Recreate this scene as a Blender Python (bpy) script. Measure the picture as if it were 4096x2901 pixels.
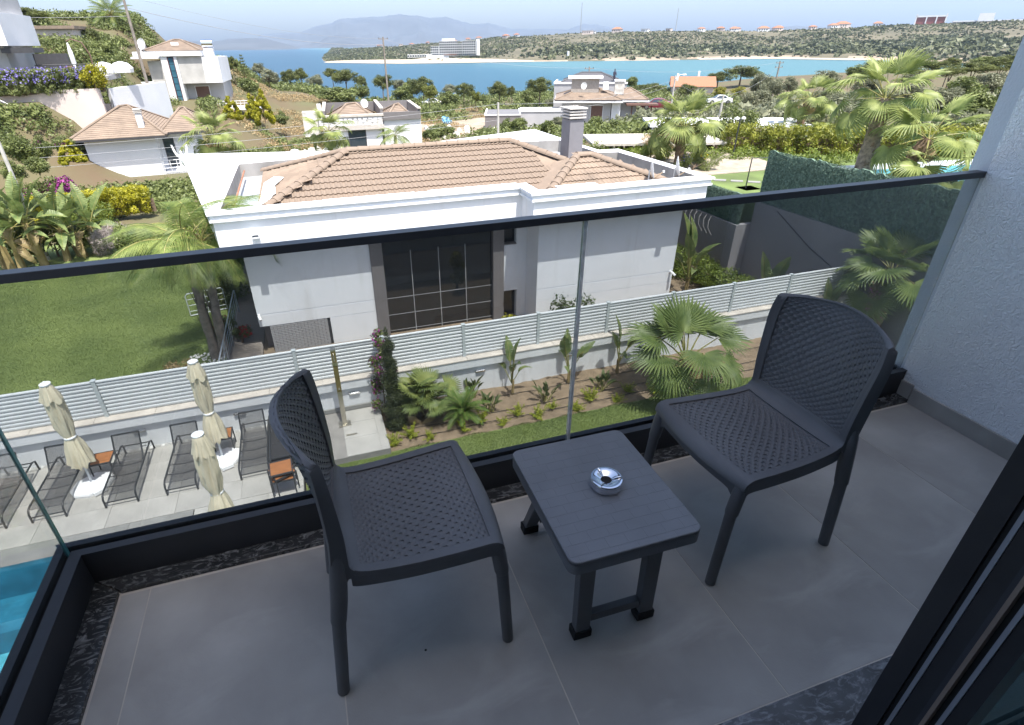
import bpy, bmesh, math, random
import numpy as np
from mathutils import Vector, Matrix, noise as mnoise
R = math.radians
for o in list(bpy.data.objects): bpy.data.objects.remove(o)
S = bpy.context.scene
COL = S.collection
# ------------------------------------------------------------------ camera
cd = bpy.data.cameras.new('camera'); cam = bpy.data.objects.new('camera', cd); COL.objects.link(cam)
PIT, ROL, YAW = .5134, -.0150, .2997
fwd = Vector((math.sin(YAW)*math.cos(PIT), math.cos(YAW)*math.cos(PIT), -math.sin(PIT)))
rgt = Vector((math.cos(YAW), -math.sin(YAW), 0)); upv = rgt.cross(fwd)
r2 = rgt*math.cos(ROL) + upv*math.sin(ROL); u2 = -rgt*math.sin(ROL) + upv*math.cos(ROL)
mw = Matrix((r2, u2, -fwd)).transposed().to_4x4(); mw.translation = (0, 0, 1.617)
cam.matrix_world = mw
cd.sensor_width = 36; cd.lens = 19.216; cd.shift_x = .0292; cd.shift_y = -.01106
cd.clip_start = .02; cd.clip_end = 60000
S.camera = cam
# ------------------------------------------------------------------ sky, sun, exposure
HAZE = 8e-5
SUN_EL, SUN_DX, SUN_DY = R(69), .19, -.98            # direction towards the sun
W = bpy.data.worlds.new('World'); S.world = W; W.use_nodes = True
wn = W.node_tree.nodes; wl = W.node_tree.links
sky = wn.new('ShaderNodeTexSky'); sky.sky_type = 'NISHITA'; sky.sun_disc = False
sky.sun_elevation = SUN_EL; sky.sun_rotation = math.atan2(SUN_DX, SUN_DY)
sky.altitude = 20; sky.air_density = 1.0; sky.dust_density = 2.9; sky.ozone_density = 1.0
bg = wn['Background']; bg.inputs[1].default_value = .15
wl.new(sky.outputs[0], bg.inputs[0])
sd = bpy.data.lights.new('sun', 'SUN'); sun = bpy.data.objects.new('sun', sd); COL.objects.link(sun)
sd.energy = 4.8; sd.angle = R(.53); sd.color = (1, .955, .89)
dirn = Vector((SUN_DX*math.cos(SUN_EL), SUN_DY*math.cos(SUN_EL), math.sin(SUN_EL)))
sun.rotation_euler = dirn.to_track_quat('Z', 'Y').to_euler(); sun.location = dirn*60
vs = S.view_settings; vs.view_transform = 'Standard'; vs.look = 'None'; vs.gamma = 1; vs.exposure = 1.04
S.render.engine = 'CYCLES'
S.cycles.max_bounces = 8; S.cycles.transparent_max_bounces = 24; S.cycles.volume_bounces = 0
# ------------------------------------------------------------------ helpers
def tag(o, label=None, cat=None, group=None, kind=None):
    if label: o['label'] = label
    if cat: o['category'] = cat
    if group: o['group'] = group
    if kind: o['kind'] = kind
    return o
def empty(name, loc=(0, 0, 0), rz=0, parent=None):
    o = bpy.data.objects.new(name, None); COL.objects.link(o); o.location = loc; o.rotation_euler = (0, 0, rz)
    o.empty_display_size = .2
    if parent: o.parent = parent
    return o
def thing(name, label, cat, loc=(0, 0, 0), rz=0, group=None):
    return tag(empty(name, loc, rz), label, cat, group)
def obj(name, me, parent=None, loc=None, rot=None, sc=None):
    o = bpy.data.objects.new(name, me); COL.objects.link(o)
    if parent: o.parent = parent
    if loc is not None: o.location = loc
    if rot is not None: o.rotation_euler = rot
    if sc is not None: o.scale = sc if hasattr(sc, '__len__') else (sc, sc, sc)
    return o
def copy_tree(o, parent=None):
    c = o.copy(); COL.objects.link(c); c.parent = parent
    for ch in o.children: copy_tree(ch, c)
    return c
class MB:
    """collects boxes, prisms, tubes, lathes; build() links them as ONE mesh object"""
    def __init__(s): s.v = []; s.f = []; s.m = None
    def add(s, vs, fs):
        n = len(s.v)
        if s.m is not None: vs = [tuple(s.m @ Vector(p)) for p in vs]
        s.v += [tuple(p) for p in vs]; s.f += [tuple(i+n for i in f) for f in fs]; return s
    def box(s, x0, y0, z0, x1, y1, z1):
        return s.add([(x0,y0,z0),(x1,y0,z0),(x1,y1,z0),(x0,y1,z0),(x0,y0,z1),(x1,y0,z1),(x1,y1,z1),(x0,y1,z1)],
                     [(3,2,1,0),(4,5,6,7),(0,1,5,4),(1,2,6,5),(2,3,7,6),(3,0,4,7)])
    def quad(s, a, b, c, d): return s.add([a,b,c,d], [(0,1,2,3)])
    def poly(s, pts): return s.add(pts, [tuple(range(len(pts)))])
    def prism(s, pts, z0, z1, ax='z'):
        """pts: 2D outline (ccw); extruded along axis"""
        n = len(pts)
        def P(a, b, h): return (a,b,h) if ax == 'z' else ((a,h,b) if ax == 'y' else (h,a,b))
        vs = [P(a,b,z0) for a,b in pts] + [P(a,b,z1) for a,b in pts]
        fs = [tuple(range(n))[::-1], tuple(range(n,2*n))] + [(i,(i+1)%n,(i+1)%n+n,i+n) for i in range(n)]
        return s.add(vs, fs)
    def tube(s, path, rad, seg=8, cap=True, flat=1.0):
        path = [Vector(p) for p in path]; n = len(path)
        if not hasattr(rad, '__len__'): rad = [rad]*n
        vs = []; prev = None
        for i, p in enumerate(path):
            t = (path[min(i+1,n-1)] - path[max(i-1,0)])
            if t.length < 1e-9: t = Vector((0,0,1))
            t.normalize()
            if prev is None:
                a = Vector((0,0,1)) if abs(t.z) < .9 else Vector((1,0,0)); u = t.cross(a).normalized()
            else:
                u = (prev - t*prev.dot(t)); u = u.normalized() if u.length > 1e-6 else t.orthogonal().normalized()
            prev = u; w = t.cross(u)
            for k in range(seg):
                an = 2*math.pi*k/seg; vs.append(p + (u*math.cos(an) + w*math.sin(an)*flat)*rad[i])
        fs = [(i*seg+k, i*seg+(k+1)%seg, (i+1)*seg+(k+1)%seg, (i+1)*seg+k) for i in range(n-1) for k in range(seg)]
        if cap: fs += [tuple(range(seg))[::-1], tuple((n-1)*seg+k for k in range(seg))]
        return s.add(vs, fs)
    def lathe(s, prof, seg=16, c=(0,0,0)):
        vs = []; n = len(prof)
        for r, z in prof:
            for k in range(seg):
                an = 2*math.pi*k/seg; vs.append((c[0]+r*math.cos(an), c[1]+r*math.sin(an), c[2]+z))
        fs = [(i*seg+k, i*seg+(k+1)%seg, (i+1)*seg+(k+1)%seg, (i+1)*seg+k) for i in range(n-1) for k in range(seg)]
        if prof[0][0] > 1e-6: fs.append(tuple(range(seg))[::-1])
        if prof[-1][0] > 1e-6: fs.append(tuple((n-1)*seg+k for k in range(seg)))
        return s.add(vs, fs)
    def mesh(s, name, mat=None, smooth=False, bevel=0, bseg=2):
        me = bpy.data.meshes.new(name); me.from_pydata(s.v, [], s.f)
        if bevel or smooth:
            bm = bmesh.new(); bm.from_mesh(me)
            bmesh.ops.remove_doubles(bm, verts=bm.verts, dist=1e-5)
            bmesh.ops.recalc_face_normals(bm, faces=bm.faces)
            if bevel:
                ed = [e for e in bm.edges if len(e.link_faces) == 2 and e.calc_face_angle(0) > .5]
                bmesh.ops.bevel(bm, geom=ed, offset=bevel, segments=bseg, profile=.6, affect='EDGES', clamp_overlap=True)
            bm.to_mesh(me); bm.free()
        if smooth:
            me.polygons.foreach_set('use_smooth', [True]*len(me.polygons))
            me.set_sharp_from_angle(angle=R(40))
        if mat: me.materials.append(mat)
        return me
    def build(s, name, mat=None, parent=None, smooth=False, bevel=0, bseg=2, loc=None, rot=None):
        return obj(name, s.mesh(name, mat, smooth, bevel, bseg), parent, loc, rot)
def npmesh(name, v, f, mat=None, smooth=False):
    """numpy verts (n,3), faces (m,k)"""
    v = np.asarray(v, dtype=np.float32); f = np.asarray(f, dtype=np.int32); k = f.shape[1]
    me = bpy.data.meshes.new(name); me.vertices.add(len(v)); me.vertices.foreach_set('co', v.ravel())
    me.loops.add(f.size); me.loops.foreach_set('vertex_index', f.ravel())
    me.polygons.add(len(f)); me.polygons.foreach_set('loop_start', np.arange(0, f.size, k, dtype=np.int32))
    if smooth: me.polygons.foreach_set('use_smooth', np.ones(len(f), dtype=bool))
    me.update(calc_edges=True); me.validate()
    if mat: me.materials.append(mat)
    return me
# ------------------------------------------------------------------ materials
MATS = {}
def mat(name, col, rough=.6, metal=0, var=.12, vscale=4, bump=0, bscale=60, spec=.5, col2=None, detail=4, tl=0, coat=0, stretch=None, dark=None):
    """principled, base colour wandering between two tones by 3D noise, optional noise bump, optional leaf translucency"""
    if name in MATS: return MATS[name]
    m = bpy.data.materials.new(name); m.use_nodes = True; nt = m.node_tree; n = nt.nodes; l = nt.links
    b = n['Principled BSDF']; b.inputs['Roughness'].default_value = rough; b.inputs['Metallic'].default_value = metal
    b.inputs['Specular IOR Level'].default_value = spec; b.inputs['Coat Weight'].default_value = coat
    tc = n.new('ShaderNodeTexCoord'); mp = n.new('ShaderNodeMapping'); l.new(tc.outputs['Object'], mp.inputs[0])
    if stretch: mp.inputs['Scale'].default_value = stretch
    tx = n.new('ShaderNodeTexNoise'); tx.inputs['Scale'].default_value = vscale; tx.inputs['Detail'].default_value = detail
    l.new(mp.outputs[0], tx.inputs['Vector'])
    rp = n.new('ShaderNodeValToRGB'); l.new(tx.outputs[0], rp.inputs[0])
    a = tuple(max(0, c*(1-var)) for c in col); c2 = col2 or tuple(min(1, c*(1+var)) for c in col)
    rp.color_ramp.elements[0].position = .32; rp.color_ramp.elements[1].position = .68
    rp.color_ramp.elements[0].color = (*a, 1); rp.color_ramp.elements[1].color = (*c2, 1)
    l.new(rp.outputs[0], b.inputs['Base Color'])
    if bump:
        t2 = n.new('ShaderNodeTexNoise'); t2.inputs['Scale'].default_value = bscale; t2.inputs['Detail'].default_value = 6
        l.new(mp.outputs[0], t2.inputs['Vector'])
        bp = n.new('ShaderNodeBump'); bp.inputs['Strength'].default_value = bump; bp.inputs['Distance'].default_value = .01
        l.new(t2.outputs[0], bp.inputs['Height']); l.new(bp.outputs[0], b.inputs['Normal'])
    if tl:
        tr = n.new('ShaderNodeBsdfTranslucent'); mx = n.new('ShaderNodeMixShader'); mx.inputs[0].default_value = tl
        l.new(rp.outputs[0], tr.inputs[0]); l.new(b.outputs[0], mx.inputs[1]); l.new(tr.outputs[0], mx.inputs[2])
        l.new(mx.outputs[0], n['Material Output'].inputs[0])
    MATS[name] = m; return m
def glass_mat(name, tint, spec=1.0, rough=0.0, ior=1.5, dust=0):
    """clear pane: tinted see-through plus fresnel reflection"""
    if name in MATS: return MATS[name]
    m = bpy.data.materials.new(name); m.use_nodes = True; nt = m.node_tree; n = nt.nodes; l = nt.links
    n.remove(n['Principled BSDF'])
    tr = n.new('ShaderNodeBsdfTransparent'); tr.inputs[0].default_value = (*tint, 1)
    gl = n.new('ShaderNodeBsdfGlossy'); gl.inputs['Roughness'].default_value = rough; gl.inputs[0].default_value = (spec, spec, spec, 1)
    fr = n.new('ShaderNodeFresnel'); ge = n.new('ShaderNodeNewGeometry'); mr = n.new('ShaderNodeMapRange')   # same reflectance on both faces of the pane
    mr.inputs[3].default_value = ior; mr.inputs[4].default_value = 1/ior; l.new(ge.outputs['Backfacing'], mr.inputs[0]); l.new(mr.outputs[0], fr.inputs[0])
    mx = n.new('ShaderNodeMixShader'); l.new(fr.outputs[0], mx.inputs[0]); l.new(tr.outputs[0], mx.inputs[1]); l.new(gl.outputs[0], mx.inputs[2])
    out = mx.outputs[0]
    if dust:                                        # thin dried dust film and drop marks
        tc = n.new('ShaderNodeTexCoord'); t = n.new('ShaderNodeTexNoise'); t.inputs['Scale'].default_value = 6; t.inputs['Detail'].default_value = 10; t.inputs['Roughness'].default_value = .7; l.new(tc.outputs['Object'], t.inputs['Vector'])
        m2 = n.new('ShaderNodeMapRange'); m2.inputs[1].default_value = .35; m2.inputs[2].default_value = .8; m2.inputs[4].default_value = dust; l.new(t.outputs[0], m2.inputs[0])
        df = n.new('ShaderNodeBsdfDiffuse'); df.inputs[0].default_value = (.6,.6,.58,1); m3 = n.new('ShaderNodeMixShader'); l.new(m2.outputs[0], m3.inputs[0]); l.new(out, m3.inputs[1]); l.new(df.outputs[0], m3.inputs[2]); out = m3.outputs[0]
    l.new(out, n['Material Output'].inputs[0])
    MATS[name] = m; return m
def nodes_of(m): return m.node_tree.nodes, m.node_tree.links

def stain(m, col, scale=1.5, stretch=(1,1,1), lo=.5, hi=.75, amount=.5, detail=7, dist=.6):
    """wear with a shape of its own: a second tone mixed over the base colour through noise"""
    n, l = nodes_of(m); b = n['Principled BSDF']; tc = n.new('ShaderNodeTexCoord'); mp = n.new('ShaderNodeMapping'); mp.inputs['Scale'].default_value = stretch; mp.inputs['Location'].default_value = (3.1,1.7,.4)
    l.new(tc.outputs['Object'], mp.inputs[0]); t = n.new('ShaderNodeTexNoise'); t.inputs['Scale'].default_value = scale; t.inputs['Detail'].default_value = detail; t.inputs['Distortion'].default_value = dist; l.new(mp.outputs[0], t.inputs['Vector'])
    mr = n.new('ShaderNodeMapRange'); mr.inputs[1].default_value = lo; mr.inputs[2].default_value = hi; mr.inputs[4].default_value = amount; l.new(t.outputs[0], mr.inputs[0])
    mx = n.new('ShaderNodeMix'); mx.data_type = 'RGBA'; old = b.inputs['Base Color'].links[0].from_socket; l.new(mr.outputs[0], mx.inputs[0]); l.new(old, mx.inputs[6]); mx.inputs[7].default_value = (*col,1); l.new(mx.outputs[2], b.inputs['Base Color']); return m
# ================================================================== BALCONY
M_tile = mat('porcelain tile', (.31,.30,.285), .5, var=.26, vscale=1.7, bump=.06, bscale=160, detail=9, col2=(.43,.42,.40))
stain(M_tile, (.17,.155,.13), 1.5, (1,1,1), .46, .70, .6); stain(M_tile, (.50,.49,.47), 3.2, (1,2.2,1), .55, .72, .4)
M_grout = mat('grout', (.52,.48,.43), .9, bump=.2)
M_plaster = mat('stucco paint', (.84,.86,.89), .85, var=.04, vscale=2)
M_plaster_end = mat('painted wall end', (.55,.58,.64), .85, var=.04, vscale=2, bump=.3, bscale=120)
M_black = mat('anthracite aluminium', (.035,.038,.046), .42, var=.08, vscale=20, bump=.04, bscale=500)
M_black2 = mat('anthracite panel', (.03,.032,.037), .55, var=.1, vscale=8)
M_rubber = mat('black rubber', (.008,.008,.009), .7)
def stucco(m, scale=95, dist=.012, strength=.9):
    n, l = nodes_of(m); b = n['Principled BSDF']; tc = n.new('ShaderNodeTexCoord'); mp = n.new('ShaderNodeMapping')
    mp.inputs['Scale'].default_value = (1, 1, .7); l.new(tc.outputs['Object'], mp.inputs[0])
    t = n.new('ShaderNodeTexNoise'); t.inputs['Scale'].default_value = scale; t.inputs['Detail'].default_value = 2.5; t.inputs['Distortion'].default_value = 1.2
    l.new(mp.outputs[0], t.inputs['Vector'])
    bp = n.new('ShaderNodeBump'); bp.inputs['Strength'].default_value = strength; bp.inputs['Distance'].default_value = dist
    l.new(t.outputs[0], bp.inputs['Height']); l.new(bp.outputs[0], b.inputs['Normal'])
stucco(M_plaster)
def marble(name, base, vein, scale=9):
    m = mat(name, base, .22, var=.35, vscale=scale, detail=8); n, l = nodes_of(m); b = n['Principled BSDF']
    tc = n.new('ShaderNodeTexCoord'); mp = n.new('ShaderNodeMapping'); mp.inputs['Rotation'].default_value = (.3,.2,.7); mp.inputs['Scale'].default_value = (1, 2.2, 1)
    l.new(tc.outputs['Object'], mp.inputs[0])
    t = n.new('ShaderNodeTexNoise'); t.inputs['Scale'].default_value = scale*1.6; t.inputs['Detail'].default_value = 9; t.inputs['Distortion'].default_value = 2.2; t.inputs['Roughness'].default_value = .68
    l.new(mp.outputs[0], t.inputs['Vector'])
    r = n.new('ShaderNodeValToRGB'); e = r.color_ramp.elements; e[0].position = .5; e[0].color = (0,0,0,1); e[1].position = .74; e[1].color = (1,1,1,1)
    l.new(t.outputs[0], r.inputs[0])
    mx = n.new('ShaderNodeMix'); mx.data_type = 'RGBA'; old = b.inputs['Base Color'].links[0].from_socket
    l.new(r.outputs[0], mx.inputs[0]); l.new(old, mx.inputs[6]); mx.inputs[7].default_value = (*vein, 1); l.new(mx.outputs[2], b.inputs['Base Color'])
    return m
M_marble = marble('dark marble', (.03,.032,.034), (.30,.31,.32))
M_marble2 = marble('grey marble sill', (.07,.075,.085), (.3,.32,.35))
XR = 2.735                       # inner face of the right-hand wall
slab = tag(MB().box(-1.06,.2,-.32,XR+.3,1.69,-.0012).build('balcony_floor', M_grout), kind='structure')
tag(slab, 'balcony slab laid with grey porcelain tiles', None)
jx = [-.822,-.731,-.128,.472,1.069,1.668,2.267,XR-.002]
for i in range(len(jx)-1):
    w = jx[i+1]-jx[i]-.004
    m = MB().box(0,0,-.0011,w,.953,0)
    o = m.build('tile', M_tile, slab, loc=(jx[i]+.002,.573,0))
# marble border and threshold
b = MB().prism([(-.822,1.536),(XR-.1,1.536),(XR-.1,1.598),(-.905,1.598)], -.001, .018).build('marble_border', M_marble, slab, bevel=.002)
b = MB().prism([(-.905,.2),(-.828,.2),(-.828,1.534),(-.91,1.596),(-.912,1.596),(-.912,.2)][:5], -.001, .018).build('marble_border', M_marble, slab, bevel=.002)
MB().prism([(XR-.097,1.536),(XR-.003,1.536),(XR-.003,1.598),(XR-.097,1.598)], -.001, .018).build('marble_border', M_marble, slab, bevel=.002)
for x0, x1 in ((-.82,.585),(.589,1.9),(1.904,XR-.01)): MB().box(x0,.21,-.001,x1,.568,.004).build('threshold_slab', M_marble2, slab, bevel=.0015)
# right-hand wall of the balcony
wall = thing('side_wall', 'pale blue-white stucco wall closing the right end of the balcony', 'wall', (XR, .45, 0))
MB().box(0,-.25,-.3,.3,1.172,3.2).build('stucco_face', M_plaster, wall)
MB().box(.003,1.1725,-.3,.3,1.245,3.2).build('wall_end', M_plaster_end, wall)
MB().box(-.012,.12,0,-.0005,1.085,.085).build('skirting', M_tile, wall, bevel=.002)
MB().box(-.012,1.088,.0185,-.0005,1.15,.1).build('skirting', M_tile, wall, bevel=.002)
# ---- glass railing
M_glass = glass_mat('railing glass', (.65,.67,.675), 1.0, dust=.045)
M_gedge = mat('polished glass edge', (.85,.88,.88), .2, metal=0, var=.2, vscale=30)
M_gedge2 = mat('green glass edge', (.09,.30,.33), .12, metal=.1, var=.2, vscale=30, spec=.8)
rail = thing('glass_railing', 'glass balcony railing with anthracite base channel and slim top rail', 'railing', (0, 1.60, 0))
def channel(parent, pts):
    MB().prism(pts, 0, .118).build('base_channel', M_black2, parent, bevel=.001)
# front channel: inner cheek, groove, outer cheek
f = MB(); f.prism([(-.912,-.0005),(XR-.002,-.0005),(XR-.002,.024),(-.945,.024)], -.01, .150); f.build('base_channel', M_black2, rail)
f = MB(); f.prism([(-.912-.0,-.003),(XR-.002,-.003),(XR-.002,.026),(-.947,.026)], .151, .154); f.build('channel_trim', M_black, rail)
MB().prism([(-.955,.0265),(XR-.002,.0265),(XR-.002,.050),(-.98,.050)], -.01, .128).build('rubber_gasket', M_rubber, rail)
MB().prism([(-.983,.051),(XR-.002,.051),(XR-.002,.076),(-1.01,.076)], -.2, .152).build('base_channel', M_black, rail, bevel=.0015)
# left channel
MB().prism([(-.9445,-1.35),(-.9125,-1.35),(-.9125,-.001),(-.9455,.0235),(-.946,.0235)][:4], -.01, .150).build('base_channel', M_black2, rail)
MB().prism([(-.947,-1.35),(-.91,-1.35),(-.91,-.0035),(-.9478,.0255)], .151, .154).build('channel_trim', M_black, rail)
MB().prism([(-.972,-1.35),(-.9475,-1.35),(-.9475,.026),(-.972,.0475)], -.01, .128).build('rubber_gasket', M_rubber, rail)
MB().prism([(-1.0,-1.35),(-.973,-1.35),(-.973,.0485),(-1.0,.068)], -.2, .152).build('base_channel', M_black, rail, bevel=.0015)
def pane(x0,y0,x1,y1): MB().box(x0,y0,.11,x1,y1,1.094).build('glass_pane', M_glass, rail)
pane(-.962,.032,.871,.044); pane(.885,.032,XR-.004,.044); pane(-.966,-1.3,-.954,.026)
MB().box(.8715,.031,.11,.8775,.045,1.094).build('pane_edge', M_gedge, rail); MB().box(.8785,.031,.11,.8845,.045,1.094).build('pane_edge', M_gedge, rail)
MB().box(-.9665,.0265,.11,-.9625,.0445,1.094).build('pane_edge', M_gedge2, rail); MB().box(-.9535,.0145,.11,-.9515,.0255,1.094).build('pane_edge', M_gedge2, rail)
MB().box(-1.0,.019,1.094,XR-.003,.060,1.119).build('top_rail', M_black, rail, bevel=.0015)
MB().box(-.985,-1.35,1.094,-.944,.0185,1.119).build('top_rail', M_black, rail, bevel=.0015)
# ---- moulded rattan-look chairs
M_plastic = mat('anthracite moulded plastic', (.112,.115,.124), .45, var=.1, vscale=6, bump=.12, bscale=700, spec=.45)
def lerp(a, b, t): return a+(b-a)*t
PROF = [(.245,.418,.226),(.232,.437,.229),(.20,.445,.229),(.12,.441,.226),(0,.436,.219),(-.10,.438,.211),(-.155,.447,.206),(-.188,.470,.203),(-.205,.505,.203),(-.222,.58,.209),(-.245,.68,.216),(-.267,.775,.221),(-.283,.838,.216),(-.287,.850,.213)]
def cr(p, t):
    n = len(p)-1; t = max(0, min(.99999, t))*n; i = int(t); u = t-i
    P = [p[max(0,min(n,i+k))] for k in (-1,0,1,2)]
    return [.5*((2*b)+(-a+c)*u+(2*a-5*b+4*c-d)*u*u+(-a+3*b-3*c+d)*u**3) for a,b,c,d in zip(*P)]
def csurf(s, t):
    """s 0 seat front .. 1 back top, t -1..1 across"""
    x, z, w = cr(PROF, s)
    bk = max(0, min(1, (s-.45)/.5)); bk = bk*bk*(3-2*bk)
    st = 1-bk
    x2 = x + bk*.082*t*t - (1 if s < .12 else 0)*.0
    z2 = z - bk*.034*t*t*max(0,(s-.6)/.4) - st*.006*(1-t*t)
    x2 -= .022*t*t*max(0, 1-s*5)
    return Vector((x2, w*t, z2))
def cnorm(s, t):
    e = .004; a = csurf(s+e,t)-csurf(s-e,t); b = csurf(s,min(1,t+.01))-csurf(s,max(-1,t-.01))
    n = b.cross(a); n.normalize(); return n if n.z+n.x > 0 else -n
S_A, S_B, S_C, S_D = .15, .455, .595, .948
def chair_mesh():
    root = empty('chair')
    # shell: border grid with the two woven panels left open
    ss = [0,.03,.075,.12,S_A]+[lerp(S_A,S_B,k/8) for k in range(1,8)]+[S_B,.49,.52,.55,.575,S_C]+[lerp(S_C,S_D,k/9) for k in range(1,9)]+[S_D,.96,.985,1]
    tt = [-1,-.97,-.92,-.88]+[lerp(-.88,.88,k/8) for k in range(1,8)]+[.88,.92,.97,1]
    v = [csurf(s,t) for s in ss for t in tt]; f = []; nt = len(tt)
    for i in range(len(ss)-1):
        for j in range(nt-1):
            sm = (ss[i]+ss[i+1])/2; tm = (tt[j]+tt[j+1])/2
            if abs(tm) < .88 and (S_A < sm < S_B or S_C < sm < S_D): continue
            f.append((i*nt+j, (i+1)*nt+j, (i+1)*nt+j+1, i*nt+j+1))
    m = MB(); m.v = [tuple(p) for p in v]; m.f = f; me = m.mesh('shell', M_plastic)
    bm = bmesh.new(); bm.from_mesh(me); bmesh.ops.delete(bm, geom=[x for x in bm.verts if not x.link_faces], context='VERTS'); bm.to_mesh(me); bm.free()
    me.polygons.foreach_set('use_smooth', [True]*len(me.polygons))
    sh = obj('shell_frame', me, root); sm = sh.modifiers.new('solid','SOLIDIFY'); sm.thickness = .021; sm.offset = 0
    bv = sh.modifiers.new('bevel','BEVEL'); bv.width = .006; bv.segments = 2; bv.limit_method = 'ANGLE'; bv.angle_limit = R(50)
    # woven panels: flat strands passing over and under each other
    def weave(name, s0, s1, nu, nv, amp):
        w = MB(); T = .89
        def strand(pts, nrm, side, hw, th):
            n0 = len(w.v)
            for p, n, sd in zip(pts, nrm, side):
                for a, b2 in ((-1,-1),(1,-1),(1,1),(-1,1)): w.v.append(tuple(p+sd*hw*a+n*th*b2))
            for i in range(len(pts)-1):
                for k in range(4): w.f.append((n0+i*4+k, n0+i*4+(k+1)%4, n0+(i+1)*4+(k+1)%4, n0+(i+1)*4+k))
        sub = 3
        for i in range(nu):                      # strands running across (constant s)
            s = lerp(s0, s1, (i+.5)/nu); pts=[]; nn=[]; sd=[]
            for j in range(nv*sub+1):
                t = lerp(-T, T, j/(nv*sub)); n = cnorm(s,t)
                h = amp*math.sin(math.pi*(j/sub+.5)*1 + math.pi*i)
                pts.append(csurf(s,t)+n*(h+.001)); nn.append(n); sd.append((csurf(s+.005,t)-csurf(s-.005,t)).normalized())
            strand(pts, nn, sd, (csurf(s0,0)-csurf(s1,0)).length/nu*.495, .0026)
        for j in range(nv):                      # strands running front to back
            t = lerp(-T, T, (j+.5)/nv); pts=[]; nn=[]; sd=[]
            for i in range(nu*sub+1):
                s = lerp(s0, s1, i/(nu*sub)); n = cnorm(s,t)
                h = -amp*math.sin(math.pi*(i/sub+.5) + math.pi*j)
                pts.append(csurf(s,t)+n*(h+.001)); nn.append(n); sd.append((csurf(s,t+.01)-csurf(s,t-.01)).normalized())
            strand(pts, nn, sd, .41*2*T/nv*.5*.52, .0028)
        me = w.mesh(name, M_plastic); return obj(name, me, root)
    weave('seat_weave', S_A-.008, S_B+.008, 28, 28, .0014); weave('back_weave', S_C-.008, S_D+.006, 32, 28, .0014)
    # aprons under the seat edge
    def apron(pts_top, drop):
        a = MB(); n = len(pts_top); q = []
        for i,(p,nr) in enumerate(pts_top):
            d = drop(i/(n-1)); q += [p+nr*.008, p-nr*.008, p-nr*.007-Vector((0,0,d)), p+nr*.007-Vector((0,0,d))]
        fs = [(i*4+k, i*4+(k+1)%4, (i+1)*4+(k+1)%4, (i+1)*4+k) for i in range(n-1) for k in range(4)]+[(0,1,2,3),((n-1)*4+3,(n-1)*4+2,(n-1)*4+1,(n-1)*4)]
        a.add(q, fs); return a.build('apron', M_plastic, root, smooth=True)
    N = 18
    dr = lambda t: .036+.075*(max(0,1-t/.14)**2 + max(0,1-(1-t)/.14)**2)
    for sg in (-1,1):
        pts = []
        for i in range(N+1):
            s = lerp(.04,.505,i/N); p = csurf(s,sg*.965); pts.append((p-Vector((0,0,.004)), Vector((0,sg,0))))
        apron(pts, lambda t: .036+.075*max(0,1-t/.14)**2+.012*max(0,1-(1-t)/.3)**2)
    pts = []
    for i in range(N+1):
        t = lerp(-.95,.95,i/N); p = csurf(.045,t); pts.append((p-Vector((.004,0,.004)), Vector((1,0,0))))
    apron(pts, dr)
    pts = []
    for i in range(N+1):
        t = lerp(-.93,.93,i/N); p = csurf(.5,t); pts.append((p-Vector((0,0,.008)), Vector((1,0,0))))
    apron(pts, lambda t: .03)
    for sg in (-1,1):
        a = MB(); y0 = .205*sg; y1 = .2165*sg                      # front leg: socket then slimmer leg
        fl = [(.212,y0,.436),(.222,y0*1.005,.39),(.232,y0*1.01,.315),(.2335,y0*1.012,.305)]
        a.tube(fl, [.019,.0215,.021,.0185], 14)
        a.tube([(.2335,y0*1.012,.306),(.2505,y1,.002),(.2507,y1,0)], [.0180,.0172,.015], 14)
        a.build('leg', M_plastic, root, smooth=True)
        a = MB(); q = []; K = 22                                   # rear leg rises into the flat side flange of the back
        for k in range(K+1):
            s = lerp(1.0,.49,k/K); p = csurf(s, sg*.975); nr = cnorm(s, sg*.975); dp = lerp(.013,.040,(k/K)**1.2); sd = Vector((0,sg,0)); sd = (sd-nr*sd.dot(nr)).normalized()
            q += [p+sd*.008+nr*.0108, p-sd*.006+nr*.0105, p-sd*.008-nr*dp, p+sd*.0075-nr*dp]
        a.add(q, [(i*4+j, i*4+(j+1)%4, (i+1)*4+(j+1)%4, (i+1)*4+j) for i in range(K) for j in range(4)]+[(0,1,2,3),(K*4+3,K*4+2,K*4+1,K*4)])
        a.build('back_flange', M_plastic, root, bevel=.003, smooth=True)
        a = MB(); a.tube([(-.200,sg*.1985,.545),(-.202,sg*.2015,.49),(-.206,sg*.2045,.43),(-.213,sg*.2075,.37),(-.224,sg*.2105,.300)], [.010,.019,.0225,.0225,.0215], 12)
        a.tube([(-.224,sg*.2105,.301),(-.252,sg*.2165,.002),(-.2522,sg*.2165,0)], [.019,.0178,.015], 14)
        a.build('leg', M_plastic, root, smooth=True)
    return root
chairA = chair_mesh(); chairA.location = (.120, 1.193, .0002); chairA.rotation_euler[2] = R(.4)
tag(chairA, 'anthracite plastic chair with woven-look seat on the left of the low table, facing right', 'chair', 'rattan-look balcony chairs')
chairB = copy_tree(chairA); chairB.location = (1.342, 1.176, .0002); chairB.rotation_euler[2] = R(181.5)
chairB['label'] = 'anthracite plastic chair with woven-look seat beside the stucco wall, facing left'
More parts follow.
